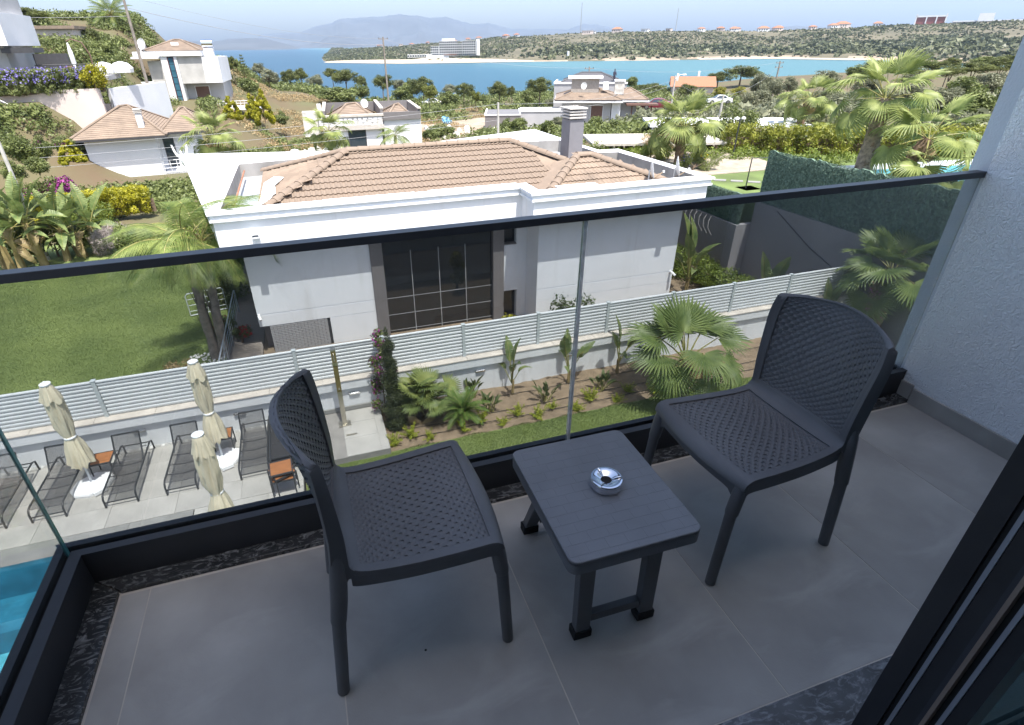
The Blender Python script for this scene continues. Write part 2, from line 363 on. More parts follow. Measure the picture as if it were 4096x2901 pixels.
# ---- folding low table
M_ttop = mat('anthracite table plastic', (.15,.157,.172), .42, var=.12, vscale=5, bump=.05, bscale=500)
def tile_relief(m):
    n, l = nodes_of(m); b = n['Principled BSDF']; tc = n.new('ShaderNodeTexCoord')
    br = n.new('ShaderNodeTexBrick'); br.inputs['Scale'].default_value = 1; br.inputs['Brick Width'].default_value = .058; br.inputs['Row Height'].default_value = .036
    br.inputs['Mortar Size'].default_value = .0009; br.inputs['Mortar Smooth'].default_value = .3; br.offset = .37; br.squash = 1
    l.new(tc.outputs['Object'], br.inputs['Vector'])
    bp = n.new('ShaderNodeBump'); bp.inputs['Strength'].default_value = .8; bp.inputs['Distance'].default_value = .0016; bp.invert = True
    l.new(br.outputs['Fac'], bp.inputs['Height']); l.new(bp.outputs[0], b.inputs['Normal'])
tile_relief(M_ttop)
tb = thing('folding_table', 'low anthracite plastic folding table standing between the two chairs', 'table', (.70,1.083,0), R(-.8))
def rrect(hx, hy, r, n=5):
    p = []
    for cx, cy, a0 in ((hx-r,hy-r,0),(-hx+r,hy-r,90),(-hx+r,-hy+r,180),(hx-r,-hy+r,270)):
        for k in range(n+1): a = R(a0+90*k/n); p.append((cx+r*math.cos(a), cy+r*math.sin(a)))
    return p
TT = .438
MB().prism(rrect(.201,.238,.028), TT-.012, TT).build('table_top', M_ttop, tb, bevel=.004, bseg=3, smooth=True)
a = MB(); o1 = rrect(.201,.238,.028); o2 = rrect(.192,.229,.022); n = len(o1)
a.add([(x,y,TT-.0125) for x,y in o1]+[(x,y,TT-.046) for x,y in o1]+[(x,y,TT-.0125) for x,y in o2]+[(x,y,TT-.046) for x,y in o2],
      [(i,i+n,(i+1)%n+n,(i+1)%n) for i in range(n)]+[(i+2*n,(i+1)%n+2*n,(i+1)%n+3*n,i+3*n) for i in range(n)]+[(i+n,i+3*n,(i+1)%n+3*n,(i+1)%n+n) for i in range(n)])
a.build('table_rim', M_ttop, tb, smooth=True)
def leg_bar(x, yt, yb, zt=TT-.03):
    a = MB(); hw = .026; th = .016
    a.add([(x-hw,yt-th,zt),(x+hw,yt-th,zt),(x+hw,yt+th,zt),(x-hw,yt+th,zt),(x-hw*.9,yb-th,.03),(x+hw*.9,yb-th,.03),(x+hw*.9,yb+th,.03),(x-hw*.9,yb+th,.03)],
          [(0,1,2,3),(7,6,5,4),(0,4,5,1),(1,5,6,2),(2,6,7,3),(3,7,4,0)])
    lg = a.build('leg', M_plastic, tb, bevel=.003)
    b2 = MB().prism([(x-hw-.004,yb-th-.004),(x+hw+.004,yb-th-.004),(x+hw+.004,yb+th+.004),(x-hw-.004,yb+th+.004)], 0, .034)
    b2.build('foot_cap', M_rubber, lg, bevel=.003)
for yt, yb in ((-.148,-.160),(.11,.278)):
    leg_bar(-.105, yt, yb); leg_bar(.115, yt, yb)
    yy = lerp(yb, yt, .13)
    MB().box(-.078,yy-.012,.06,.088,yy+.012,.092).build('stretcher', M_plastic, tb, bevel=.003)
# ---- chrome ashtray
M_chrome = mat('chrome', (.78,.8,.84), .07, metal=1, var=.02)
M_ashin = mat('ash dark', (.015,.014,.013), .9)
at = thing('ashtray', 'round chrome ashtray with a dark central hole on the low table', 'ashtray', (.722,1.083,TT+.0003))
MB().lathe([(.043,0),(.0475,.003),(.048,.012),(.0465,.017)], 40).build('dish', M_chrome, at, smooth=True)
MB().lathe([(.0485,.0172),(.0495,.019),(.0495,.027),(.047,.031),(.040,.0325),(.030,.0290),(.022,.0245),(.0165,.0225),(.0158,.0205)], 48).build('lid', M_chrome, at, smooth=True)
MB().lathe([(.0158,.0206),(.0145,.006),(0,.0055)], 32).build('hole', M_ashin, at, smooth=True)
for k in range(3):
    a0 = R(100+120*k); c = math.cos(a0); s = math.sin(a0)
    m = MB(); m.tube([(c*.017,s*.017,.0245),(c*.030,s*.030,.0315),(c*.041,s*.041,.0345),(c*.045,s*.045,.032)], [.0016,.0035,.0032,.001], 8); m.build('rest', M_chrome, at, smooth=True)
# ---- sliding door at the right of the view
M_dframe = mat('door frame black', (.022,.023,.026), .32, var=.1, vscale=10, coat=.1)
M_dlight = mat('door anodised edge', (.24,.25,.28), .4, var=.05)
M_brush = mat('tan brush seal', (.27,.21,.17), .95, bump=.5, bscale=900)
door = thing('sliding_door', 'black aluminium sliding door edge with brush seal beside the camera', 'door', (0, 0, 0))
XD = 1.05
def dbar(name, y0, y1, dx, m, z0=.006, z1=2.5): return MB().box(XD+dx, y0, z0, XD+.06, y1, z1).build(name, m, door)
dbar('door_frame', .372, .412, 0, M_dframe); dbar('frame_groove', .3625, .3715, .006, M_rubber)
dbar('frame_edge', .3545, .362, .001, M_dlight); dbar('door_frame', .325, .354, .004, M_dframe)
dbar('frame_edge', .316, .3245, .002, M_black); dbar('brush_seal', .3085, .3155, -.001, M_brush)
dbar('frame_groove', .2965, .308, .012, M_rubber); dbar('frame_edge', .2885, .296, 0, M_dlight); dbar('door_frame', .262, .288, .004, M_dframe)
M_dglass = glass_mat('door glass', (.45,.6,.62))
MB().box(XD+.07, .27, .05, XR-.05, .278, 2.45).build('glass_pane', M_dglass, door)
MB().box(XD+.061, .262, .006, XR-.05, .29, .048).build('door_frame', M_dframe, door); MB().box(XD+.061, .262, 2.452, XR-.05, .29, 2.5).build('door_frame', M_dframe, door)
# ---- the hotel itself: the room the camera stands in, storeys above and below
M_hotel = mat('hotel render', (.62,.65,.68), .85, var=.04, bump=.2, bscale=80)
M_room = mat('room paint', (.5,.49,.47), .9, var=.03)
hotel = thing('hotel_building', 'white rendered hotel block behind and above the balcony', 'building', (0, 0, -6.35))
def hb(name, m, *b): return MB().box(b[0],b[1],b[2]+6.35,b[3],b[4],b[5]+6.35).build(name, m, hotel)
XW = -1.04
hb('wall', M_hotel, XW, -8, -6.4, XR+.3, .19, -.33)
hb('wall', M_hotel, XW, -8, 2.6, XR+.3, .4, 4.5)
hb('room_floor', M_room, XW+.06, -4, -.32, XR, .19, 0.002)
hb('room_wall', M_room, XW, -4, -.329, XW+.055, .19, 2.599); hb('room_wall', M_room, XW, -4.2, -.329, XR+.3, -4.001, 2.599); hb('room_wall', M_room, XR, -4, .003, XR+.3, .195, 2.599)
for x, y, r, lab in ((.12,1.02,.004,'dark speck on the tile under the left chair'),):
    tag(MB().lathe([(r,0),(r*.8,r*.4),(0,r*.55)], 7).build('floor_speck', M_rubber, loc=(x,y,.0002)), lab, 'speck', 'specks on the balcony floor')
# ================================================================== HOTEL YARD
ZD, ZG = -6.3, -6.5
M_deck = mat('limestone deck tile', (.37,.36,.335), .75, var=.16, vscale=1.3, bump=.15, bscale=90, detail=8)
M_joint = mat('deck joint', (.24,.23,.215), .9)
M_coping = mat('grey stone coping', (.23,.23,.22), .7, var=.15, vscale=2, bump=.2, bscale=70)
M_white = mat('white render', (.66,.68,.70), .85, var=.03, vscale=1.2, bump=.12, bscale=60)
M_capst = mat('travertine cap', (.50,.46,.41), .7, var=.12, vscale=3, bump=.2, bscale=50)
M_soil = mat('dry soil', (.20,.15,.10), .95, var=.2, vscale=5, bump=1, bscale=30, detail=8)
M_fence = mat('grey-white powder coat', (.50,.525,.54), .38, var=.03)
M_post = mat('fence post grey', (.42,.46,.47), .4, var=.05)
M_steel = mat('brushed steel', (.5,.47,.40), .3, metal=.9, var=.1, stretch=(1,1,14), vscale=8)
M_brass = mat('weathered brass-toned steel', (.30,.24,.11), .35, metal=.7, var=.15, vscale=5)
stain(M_deck, (.22,.20,.175), .9, (1,1,1), .5, .75, .5); stain(M_white, (.42,.40,.37), 2.0, (2.2,2.2,.25), .55, .8, .4)
yard = tag(MB().box(-30,-8,-7.9,17,4.0,ZD-.3).build('ground_slab', M_joint), kind='structure')
yard.name = 'ground_base'
# pool deck: a bed of joint mortar with separate slabs on it
deck = tag(MB().prism([(-16,9.22),(-3.12,9.22),(-3.12,3),(-1.05,3),(-1.05,9.85),(-.1,9.85),(-.1,11.69),(-16,11.69)], ZD-.3, ZD-.012).build('pool_deck', M_joint), kind='structure')
def slabs(x0, x1, y0, y1, sx, sy, m, parent, z, h=.0115, name='slab', gap=.006, off=0):
    nx = max(1, round((x1-x0)/sx)); ny = max(1, round((y1-y0)/sy)); dx = (x1-x0)/nx; dy = (y1-y0)/ny
    me = MB().box(gap/2,gap/2,-h,dx-gap/2,dy-gap/2,0).mesh(name, m)
    for i in range(nx):
        for j in range(ny):
            obj(name, me, parent, (x0+i*dx, y0+j*dy, z))
slabs(-12,-1.05,9.225,11.58,1.2,.6,M_deck,deck,ZD,name='deck_slab')
slabs(-3.12,-1.05,5.4,9.22,.69,1.2,M_deck,deck,ZD,name='deck_slab')
slabs(-12.2,-3.13,8.78,9.215,1.2,.44,M_coping,deck,ZD+.004,name='coping_slab')
slabs(-3.56,-3.13,5.0,8.775,.43,1.2,M_coping,deck,ZD+.004,name='coping_slab')
# slotted drain along the wall
M_grate = mat('white drain grate', (.62,.62,.6), .5)
dr = thing('drain_channel', 'white slotted drain channel along the foot of the wall', 'drain', (-12,11.585,ZD))
MB().box(0,0,-.05,10.9,.09,-.012).build('trough', M_rubber, dr)
bar = MB().box(0,0,-.010,.012,.088,.001).mesh('grate_bar', M_grate)
for k in range(280):
    if k % 9 < 7: obj('grate_bar', bar, dr, (3.4+k*.0266,.001,0))
MB().box(0,.0005,-.011,3.4,.0885,.0005).build('grate_plate', M_grate, dr)
for k in range(0,31): MB().box(3.4+k*9*.0266+.18,.0005,-.011,3.4+k*9*.0266+.235,.0885,.0005).build('grate_plate', M_grate, dr)
# pool
M_ptile = mat('blue pool tile', (.12,.42,.52), .35, var=.3, vscale=2.5, col2=(.25,.60,.68))
M_pdark = mat('dark pool wall tile', (.04,.17,.25), .4, var=.3, vscale=3)
basin = MB()
basin.quad((-16,2.5,-7.55),(-3.56,2.5,-7.55),(-3.56,8.78,-7.55),(-16,8.78,-7.55))
pool = tag(basin.build('pool_basin', M_ptile), kind='structure')
MB().box(-16,8.0,-7.549,-3.56,8.78,-7.05).build('pool_step', M_pdark, pool)
MB().box(-16,8.781,-7.6,-3.56,8.9,ZD-.012).build('pool_wall', M_pdark, pool); MB().box(-3.559,2.5,-7.6,-3.45,8.9,ZD-.012).build('pool_wall', M_pdark, pool)
MB().box(-5.2,6.6,-7.549,-3.561,7.3,-7.2).build('pool_step', M_pdark, pool)
def water_mat(name, tint, bscale, bstr, dist=.05):
    m = glass_mat(name, tint, 1.0, .02, 1.33); n, l = nodes_of(m); tc = n.new('ShaderNodeTexCoord')
    t = n.new('ShaderNodeTexNoise'); t.inputs['Scale'].default_value = bscale; t.inputs['Detail'].default_value = 3
    l.new(tc.outputs['Object'], t.inputs['Vector']); bp = n.new('ShaderNodeBump'); bp.inputs['Strength'].default_value = bstr; bp.inputs['Distance'].default_value = dist
    l.new(t.outputs[0], bp.inputs['Height'])
    for k in n:
        if k.type in ('BSDF_GLOSSY','FRESNEL'): l.new(bp.outputs[0], k.inputs['Normal'])
    return m
tag(MB().quad((-16,2.5,-6.40),(-3.56,2.5,-6.40),(-3.56,8.78,-6.40),(-16,8.78,-6.40)).build('pool_water', water_mat('pool water', (.72,.95,.98), 9, .25)), kind='structure')
# garden ground: soil bed and grass strip
tag(MB().prism([(-1.03,4.01),(17.5,4.01),(17.5,11.69),(.86,11.69),(.86,9.85),(-1.03,9.85)], -7.0, ZG-.012).build('garden_bed', M_soil), kind='structure')
random.seed(5)
v = []; f = []; nx, ny = 220, 24
for j in range(ny+1):
    for i in range(nx+1):
        x = lerp(.87,17.4,i/nx); y = lerp(9.9,11.68,j/ny)
        v.append((x,y,ZG+.02+.045*mnoise.noise((x*2.2,y*2.2,1))+.03*mnoise.noise((x*7,y*7,3))+(.03 if j > ny-3 else 0)))
for j in range(ny):
    for i in range(nx): a = j*(nx+1)+i; f.append((a,a+1,a+nx+2,a+nx+1))
tag(obj('soil', npmesh('soil', v, f, M_soil, True)), kind='structure')
# shower platform
pad = tag(MB().box(-.1,9.86,ZG-.3,.855,11.69,ZD-.012).build('shower_platform', M_joint), kind='structure')
for x0,x1,y0,y1 in ((-.095,.66,9.865,10.5),(-.095,.66,10.505,11.1),(-.095,.66,11.105,11.62),(.665,.85,9.865,11.5)):
    MB().box(x0,y0,-.0115,x1,y1,0).build('paving_slab', M_deck, pad, loc=(0,0,ZD), bevel=.002, bseg=1)
MB().box(-.05,10.6,.0005,.2,10.66,.003).build('drain_slot', M_steel, pad, loc=(0,0,ZD))
MB().box(-1.0,11.63,0,.66,11.677,.11).build('plinth_slab', M_coping, pad, loc=(0,0,ZD), bevel=.003)
# ---- garden wall with louvre fence
gw = thing('garden_wall', 'long low white rendered wall carrying the louvre fence', 'wall', (0,11.68,ZG))
MB().box(-16,0,-.3,17.6,.3,1.04).build('wall_face', M_white, gw)
MB().box(-16,-.085,.845,17.6,.3005,1.062).build('wall_band', M_white, gw)
x = -16
while x < 17.5:
    MB().box(x+.003,-.105,1.0725,min(x+1.2,17.6)-.003,.32,1.102).build('cap_slab', M_capst, gw, bevel=.003, bseg=1); x += 1.2
fn = thing('louvre_fence', 'light grey horizontal louvre fence with square posts on the white wall', 'fence', (0,11.80,ZG+1.102))
PX = [-4.97+2.032*k for k in range(-4,12)]
sl = MB(); prof = [(.012,-.050),(.020,-.046),(.020,.035),(.014,.047),(0,.051),(-.014,.044),(-.022,.028),(-.022,.006),(-.012,-.02),(0,-.04)]
sl.prism(prof, .045, 2.032-.045, 'x'); slm = sl.mesh('slat', M_fence, smooth=True)
topm = MB().tube([(.045,0,0),(2.032-.045,0,0)], .034, 10).mesh('top_slat', M_fence, smooth=True)
pm = MB().box(-.04,-.045,-.06,.04,.045,.90).mesh('post', M_post, bevel=.004, smooth=False)
pc = MB().box(-.048,-.053,.901,.048,.053,.922).mesh('post_cap', M_post, bevel=.003)
for i, px in enumerate(PX):
    p = obj('post', pm, fn, (px,0,0)); obj('post_cap', pc, p)
    if i == len(PX)-1: break
    for k in range(9): obj('slat', slm, fn, (px,0,.045+k*.0925))
    obj('top_slat', topm, fn, (px,0,.872))
# wall lamps
lm = MB().box(-.16,-.05,-.03,.16,0,.03)
M_lampf = mat('lamp chrome', (.75,.75,.76), .2, metal=1)
for x, lab in ((-4.45,'chrome wall lamp between the two loungers left of the table'),(-2.35,'chrome wall lamp behind the lounger beside the second parasol'),(.30,'chrome wall lamp right of the shower post'),(3.55,'chrome wall lamp above the small palms'),(6.05,'chrome wall lamp behind the middle banana plant')):
    t = thing('wall_lamp', lab, 'lamp', (x,11.678,ZG+.66), group='recessed wall lamps')
    MB().box(-.13,-.035,-.035,.13,0,.035).build('housing', M_lampf, t, bevel=.004); MB().box(-.12,-.06,-.012,.12,-.036,.02).build('visor', M_lampf, t, bevel=.003)
# ---- shower
sw = thing('outdoor_shower', 'square brass-toned steel shower post on a stone pad', 'shower', (-.04,11.09,ZD))
MB().box(-.14,-.10,.0005,.14,.10,.03).build('base_plate', M_steel, sw, bevel=.003)
MB().box(-.055,-.05,.0305,.055,.05,.95).build('column', M_steel, sw, bevel=.004); MB().box(-.054,-.049,.951,.054,.049,2.02).build('column', M_brass, sw, bevel=.004)
MB().box(-.06,-.055,2.021,.06,.055,2.06).build('cap', M_steel, sw, bevel=.003); MB().box(-.062,-.062,1.66,.062,-.0505,1.74).build('soap_shelf', M_steel, sw)
MB().tube([(0,-.052,1.98),(0,-.10,1.96),(0,-.11,1.80)], .012, 8).build('shower_arm', M_steel, sw, smooth=True)
MB().lathe([(.02,0),(.022,.03),(.01,.035)], 12).build('tap', M_steel, sw, loc=(0,-.052,1.05), rot=(R(90),0,0))
# ---- sun loungers
M_sling = glass_mat('mesh sling', (.42,.42,.42))
def sling_mat():
    m = bpy.data.materials.new('woven sling'); m.use_nodes = True; n, l = m.node_tree.nodes, m.node_tree.links
    b = n['Principled BSDF']; b.inputs['Base Color'].default_value = (.045,.045,.048,1); b.inputs['Roughness'].default_value = .7
    tr = n.new('ShaderNodeBsdfTransparent'); mx = n.new('ShaderNodeMixShader'); tc = n.new('ShaderNodeTexCoord')
    ck = n.new('ShaderNodeTexNoise'); ck.inputs['Scale'].default_value = 400; l.new(tc.outputs['Object'], ck.inputs['Vector'])
    mr = n.new('ShaderNodeMapRange'); mr.inputs[3].default_value = .22; mr.inputs[4].default_value = .55; l.new(ck.outputs[0], mr.inputs[0])
    l.new(mr.outputs[0], mx.inputs[0]); l.new(b.outputs[0], mx.inputs[1]); l.new(tr.outputs[0], mx.inputs[2]); l.new(mx.outputs[0], n['Material Output'].inputs[0])
    return m
M_sling = sling_mat()
M_lfr = mat('lounger frame', (.035,.038,.042), .4, var=.1)
def lounger():
    t = empty('sun_lounger'); hw = .285
    for s in (-1,1):
        p = [(s*hw,0,.012),(s*hw,.01,.2),(s*hw,.05,.27),(s*hw,.12,.295),(s*hw,1.15,.295),(s*hw,1.62,.295),(s*hw,1.72,.25),(s*hw,1.74,.012)]
        MB().tube(p, .019, 8).build('side_rail', M_lfr, t, smooth=True)
        MB().tube([(s*(hw-.03),1.02,.30),(s*(hw-.03),1.12,.34),(s*(hw-.03),1.30,.70),(s*(hw-.03),1.34,.80)], .017, 8).build('back_rail', M_lfr, t, smooth=True)
        MB().tube([(s*(hw-.05),1.5,.29),(s*(hw-.045),1.2,.49)], .010, 6).build('back_strut', M_lfr, t, smooth=True)
    MB().tube([(-hw,.03,.11),(hw,.03,.11)], .014, 8).build('cross_bar', M_lfr, t, smooth=True)
    for y in (.3,.62,.95): MB().tube([(-hw,y,.285),(0,y,.255),(hw,y,.285)], .012, 6).build('cross_bar', M_lfr, t, smooth=True)
    MB().tube([(-hw,1.62,.29),(hw,1.62,.29)], .014, 8).build('cross_bar', M_lfr, t, smooth=True)
    MB().tube([(-hw+.03,1.34,.80),(hw-.03,1.34,.80)], .017, 8).build('back_rail', M_lfr, t, smooth=True)
    m = MB()
    for i,(y0,z0,y1,z1) in enumerate(((.05,.274,.12,.299),(.12,.299,.55,.296),(.55,.296,1.03,.303))):
        m.quad((-hw+.01,y0,z0),(hw-.01,y0,z0),(hw-.01,y1,z1),(-hw+.01,y1,z1))
    m.build('seat_sling', M_sling, t)
    m = MB(); m.quad((-hw+.04,1.03,.306),(hw-.04,1.03,.306),(hw-.04,1.12,.343),(-hw+.04,1.12,.343)); m.quad((-hw+.04,1.12,.343),(hw-.04,1.12,.343),(hw-.04,1.335,.79),(-hw+.04,1.335,.79))
    m.build('back_sling', M_sling, t); return t
LG = 'grey mesh sun loungers along the wall'
lg0 = lounger()
for i,(x, lab) in enumerate(((-4.51,'mesh sun lounger right of the leftmost table and parasol'),(-5.76,'mesh sun lounger left of the leftmost parasol'),(-6.76,'mesh sun lounger cut by the left edge of the view'),(-3.41,'mesh sun lounger left of the second parasol'),(-2.0,'mesh sun lounger behind the left chair back, right of the second table'))):
    o = lg0 if i == 0 else copy_tree(lg0); o.location = (x,9.8,ZD); o.rotation_euler[2] = R((.6,-.8,.4,-.5,.8)[i]); tag(o, lab, 'sun lounger', LG)
for k in range(4):                                    # folded loungers piled beside the stacked tables
    t = thing('sun_lounger', 'folded sun lounger in the pile by the stacked tables, %s' % ('lowest of four','second from the ground','third from the ground','topmost')[k], 'sun lounger', (-1.36,9.75,ZD+k*.085), R(-1+k), 'piled loungers')
    for s in (-1,1): MB().tube([(s*.285,0,.012),(s*.285,.03,.10),(s*.285,.1,.13),(s*.285,1.7,.13),(s*.285,1.74,.012)] if k == 0 else [(s*.285,.02,.10),(s*.285,.1,.13),(s*.285,1.7,.13)], .019, 6).build('side_rail', M_lfr, t, smooth=True)
    MB().quad((-.275,.06,.128),(.275,.06,.128),(.275,1.68,.128),(-.275,1.68,.128)).build('seat_sling', M_sling, t)
    for y in (.08,.6,1.1,1.66): MB().tube([(-.285,y,.118),(.285,y,.118)], .012, 6).build('cross_bar', M_lfr, t)
# ---- side tables
M_wood = mat('warm teak', (.33,.135,.05), .5, var=.25, vscale=4, stretch=(1.5,14,6))
def side_table(name, lab, loc, rz, group, h=.43, w=.40, d=.42):
    t = thing(name, lab, 'table', loc, rz, group)
    n = 5; pw = (d-.05)/n
    for k in range(n): MB().box(-w/2+.022,-d/2+.025+k*pw+.0015,h-.018,w/2-.022,-d/2+.025+(k+1)*pw-.0015,h-.001).build('plank', M_wood, t)
    fr = MB()
    for s in (-1,1):
        fr.box(-w/2, s*(d/2-.011)-.011, h-.03, w/2, s*(d/2-.011)+.011, h)
        fr.box(s*(w/2-.011)-.011, -d/2+.0225, h-.0299, s*(w/2-.011)+.011, d/2-.0225, h-.0001)
    fr.build('frame', M_lfr, t)
    for sx in (-1,1):
        for sy in (-1,1): MB().box(sx*(w/2-.011)-.011, sy*(d/2-.011)-.011, 0, sx*(w/2-.011)+.011, sy*(d/2-.011)+.011, h-.0305).build('leg', M_lfr, t)
    return t
TG = 'teak and steel side tables'
side_table('side_table','teak-topped side table behind the leftmost parasol',(-5.02,10.93,ZD),R(1),TG)
side_table('side_table','teak-topped side table behind the second parasol',(-2.67,11.0,ZD),R(2),TG)
for k,(rz,w,lab) in enumerate(((0,.46,'largest teak side table at the bottom of the stack beside the grass'),(24,.44,'twisted teak side table in the middle of the stack'),(4,.44,'teak side table on top of the stack by the piled loungers'))):
    side_table('side_table',lab,(-1.40,9.25,ZD+k*.085),R(rz),TG,h=.40 if k<2 else .40,w=w,d=w)
# ---- closed parasols
M_canvas = mat('cream canvas', (.66,.60,.45), .9, var=.08, vscale=5, bump=.25, bscale=200, tl=.12)
M_pwhite = mat('white plastic', (.8,.81,.82), .45, var=.03)
M_ppole = mat('pale aluminium pole', (.6,.63,.66), .35, metal=.3)
def parasol(seed):
    random.seed(seed); t = empty('parasol')
    b = MB(); o1 = [(.40*math.cos(R(a)),.33*math.sin(R(a))) for a in (18,62,118,162,198,242,298,342)]; n = 8
    prof = [(1,.0),(1.03,.05),(1,.09),(.93,.11),(.2,.155)]
    for s,z in prof: b.v += [(x*s,y*s,z) for x,y in o1]
    for i in range(len(prof)-1): b.f += [(i*n+k,i*n+(k+1)%n,(i+1)*n+(k+1)%n,(i+1)*n+k) for k in range(n)]
    b.f.append(tuple((len(prof)-1)*n+k for k in range(n))); bo = b.build('base', M_pwhite, t, bevel=.008)
    MB().box(-.12,-.385,.02,.12,-.30,.105).build('base_clip', M_pwhite, bo, bevel=.01)
    MB().tube([(0,0,.12),(0,0,2.50)], .024, 12).build('pole', M_ppole, t, smooth=True)
    # folded canvas: pleated lathe, tied at mid height
    seg = 72; zs = [.62,.64,.70,.80,.95,1.10,1.20,1.27,1.30,1.34,1.42,1.6,1.8,1.95,2.1,2.2,2.28,2.36,2.44,2.50,2.53]
    rr = [.205,.208,.205,.195,.172,.143,.122,.103,.097,.102,.118,.142,.152,.150,.142,.145,.125,.115,.105,.085,.06]
    ph = random.random()*6; v = []; f = []
    for i,(z,r) in enumerate(zip(zs,rr)):
        tie = math.exp(-((z-1.30)/.12)**2); am = .20*(1-.5*tie)*min(1,(2.56-z)/.4+.2)
        for k in range(seg):
            a = 2*math.pi*k/seg; pl = math.cos(8*a+ph+.5*math.sin(z*3))
            q = r*(1+am*(.5*pl+.35*math.cos(13*a+ph*2+z*4)+.3*math.cos(5*a+ph*3-z*5)+.25*math.cos(21*a-z*9)))*(1+.13*math.cos(a-ph)+.06*math.cos(3*a+z*6))
            zz = z+((.035*math.cos(8*a+ph)+.04*math.cos(3*a+ph*2)+.02*math.cos(11*a)) if i < 2 else 0)+(.05*math.cos(4*a) if 2.15<z<2.3 else 0)
            v.append((q*math.cos(a+.25*(z-1.3)), q*math.sin(a+.25*(z-1.3)), zz))
    for i in range(len(zs)-1): f += [(i*seg+k,i*seg+(k+1)%seg,(i+1)*seg+(k+1)%seg,(i+1)*seg+k) for k in range(seg)]
    me = npmesh('canopy', v, f, M_canvas, True); c = obj('canopy', me, t)
    v = []; f = []                                               # vent flap hanging over the top
    for i,(z,r) in enumerate(((2.16,.178),(2.2,.172),(2.3,.145),(2.42,.112),(2.52,.08))):
        for k in range(48):
            a = 2*math.pi*k/48; q = r*.93*(1+.11*math.cos(8*a+ph+1)+.06*math.cos(5*a-ph)+.05*math.cos(13*a)); v.append((q*math.cos(a), q*math.sin(a), z+((.04*math.cos(4*a+ph)+.03*math.cos(7*a)) if i < 2 else 0)))
    for i in range(4): f += [(i*48+k,i*48+(k+1)%48,(i+1)*48+(k+1)%48,(i+1)*48+k) for k in range(48)]
    obj('vent_flap', npmesh('vent_flap', v, f, M_canvas, True), c)
    MB().lathe([(.085,2.50),(.095,2.515),(.095,2.535),(.06,2.555),(.02,2.56),(.018,2.58),(0,2.582)], 24).build('cap', M_pwhite, t, smooth=True)
    MB().lathe([(.106,1.285),(.112,1.295),(.112,1.31),(.106,1.32)], 24).build('tie_strap', M_pwhite, t, smooth=True)
    return t
for s,(x,y,rz,lab) in enumerate(((-5.21,10.58,35,'leftmost closed cream parasol on a white base beside a teak table'),(-2.70,10.59,20,'closed cream parasol on a white base, the one farther right by the wall'),(-2.30,8.03,50,'nearest closed cream parasol, its foot hidden by the balcony edge'))):
    o = parasol(s+3); o.location = (x,y,ZD); o.rotation_euler[2] = R(rz); tag(o, lab, 'parasol', 'closed cream parasols')
# drip hoses
M_hose = mat('black hose', (.012,.012,.013), .6)
for y, x0, lab in ((11.22,3.6,'black drip hose running behind the banana plants'),(10.6,1.0,'black drip hose along the middle of the soil bed'),(10.25,1.3,'black drip hose nearest the grass')):
    pts = [(x, y+.05*mnoise.noise((x*1.3,y,0)), ZG+.055) for x in np.arange(x0,16.5,.22)]
    tag(MB().tube(pts, .008, 6).build('drip_hose', M_hose, smooth=True), lab, 'hose', 'drip irrigation hoses')
# ================================================================== VEGETATION LIBRARY
def leafmat(name, c, c2=None, var=.3, vscale=2.5, tl=.3, rough=.5): return mat(name, c, rough, var=var, vscale=vscale, col2=c2, tl=tl, spec=.4)
M_bark = mat('bark', (.16,.115,.08), .9, var=.35, vscale=6, bump=.8, bscale=25)
M_barkg = mat('grey bark', (.22,.19,.16), .9, var=.35, vscale=6, bump=.8, bscale=25)
M_fib = mat('palm fibre trunk', (.20,.135,.09), .95, var=.45, vscale=9, bump=1, bscale=30)
M_fan = leafmat('fan palm leaf', (.10,.17,.045), (.24,.30,.10))
M_fan2 = leafmat('bright fan palm leaf', (.15,.21,.05), (.32,.36,.12))
M_fand = leafmat('dry palm leaf', (.30,.22,.10), (.42,.33,.18), tl=.2)
M_pet = leafmat('palm petiole', (.22,.24,.07), (.34,.30,.11), tl=.1)
M_fea = leafmat('feather palm leaf', (.09,.16,.035), (.25,.30,.08))
M_cyc = leafmat('cycad leaf', (.07,.15,.025), (.15,.24,.05))
M_ban = leafmat('banana leaf', (.10,.17,.05), (.23,.28,.10))
M_banst = leafmat('banana stem', (.30,.22,.10), (.40,.32,.15), tl=.1)
M_fern = leafmat('foxtail fern', (.30,.36,.03), (.48,.52,.06))
M_strel = leafmat('strelitzia leaf', (.06,.10,.035), (.13,.17,.07))
M_pine = leafmat('stone pine needles', (.085,.11,.028), (.18,.20,.06), vscale=.9)
M_olive = leafmat('olive foliage', (.15,.165,.09), (.30,.31,.20), vscale=.9)
M_shrub = leafmat('green shrub foliage', (.10,.135,.035), (.22,.255,.085), vscale=1.2)
M_lime = leafmat('yellow-green conifer foliage', (.26,.27,.012), (.46,.43,.03), vscale=2)
M_hedge = leafmat('mid green hedge', (.10,.15,.02), (.22,.28,.05), vscale=2)
M_cyp = leafmat('cypress foliage', (.045,.065,.025), (.10,.12,.05), vscale=6)
M_boug = leafmat('magenta bracts', (.34,.03,.26), (.50,.10,.40), tl=.35)
M_purple = leafmat('blue-purple flowers', (.14,.12,.42), (.26,.22,.58), tl=.3)
M_red = leafmat('red flowers', (.45,.01,.02), (.6,.03,.04))
M_yel = leafmat('yellow flowers', (.7,.45,.02), (.8,.6,.05))
M_dry = leafmat('dry grass', (.33,.23,.11), (.45,.34,.18), tl=.15)
M_grass = leafmat('lawn grass', (.105,.16,.04), (.165,.215,.058), vscale=.7, tl=.2)
M_turf = mat('turf ground', (.11,.155,.042), .9, var=.15, vscale=.55, col2=(.16,.205,.06), bump=.5, bscale=40, detail=6)
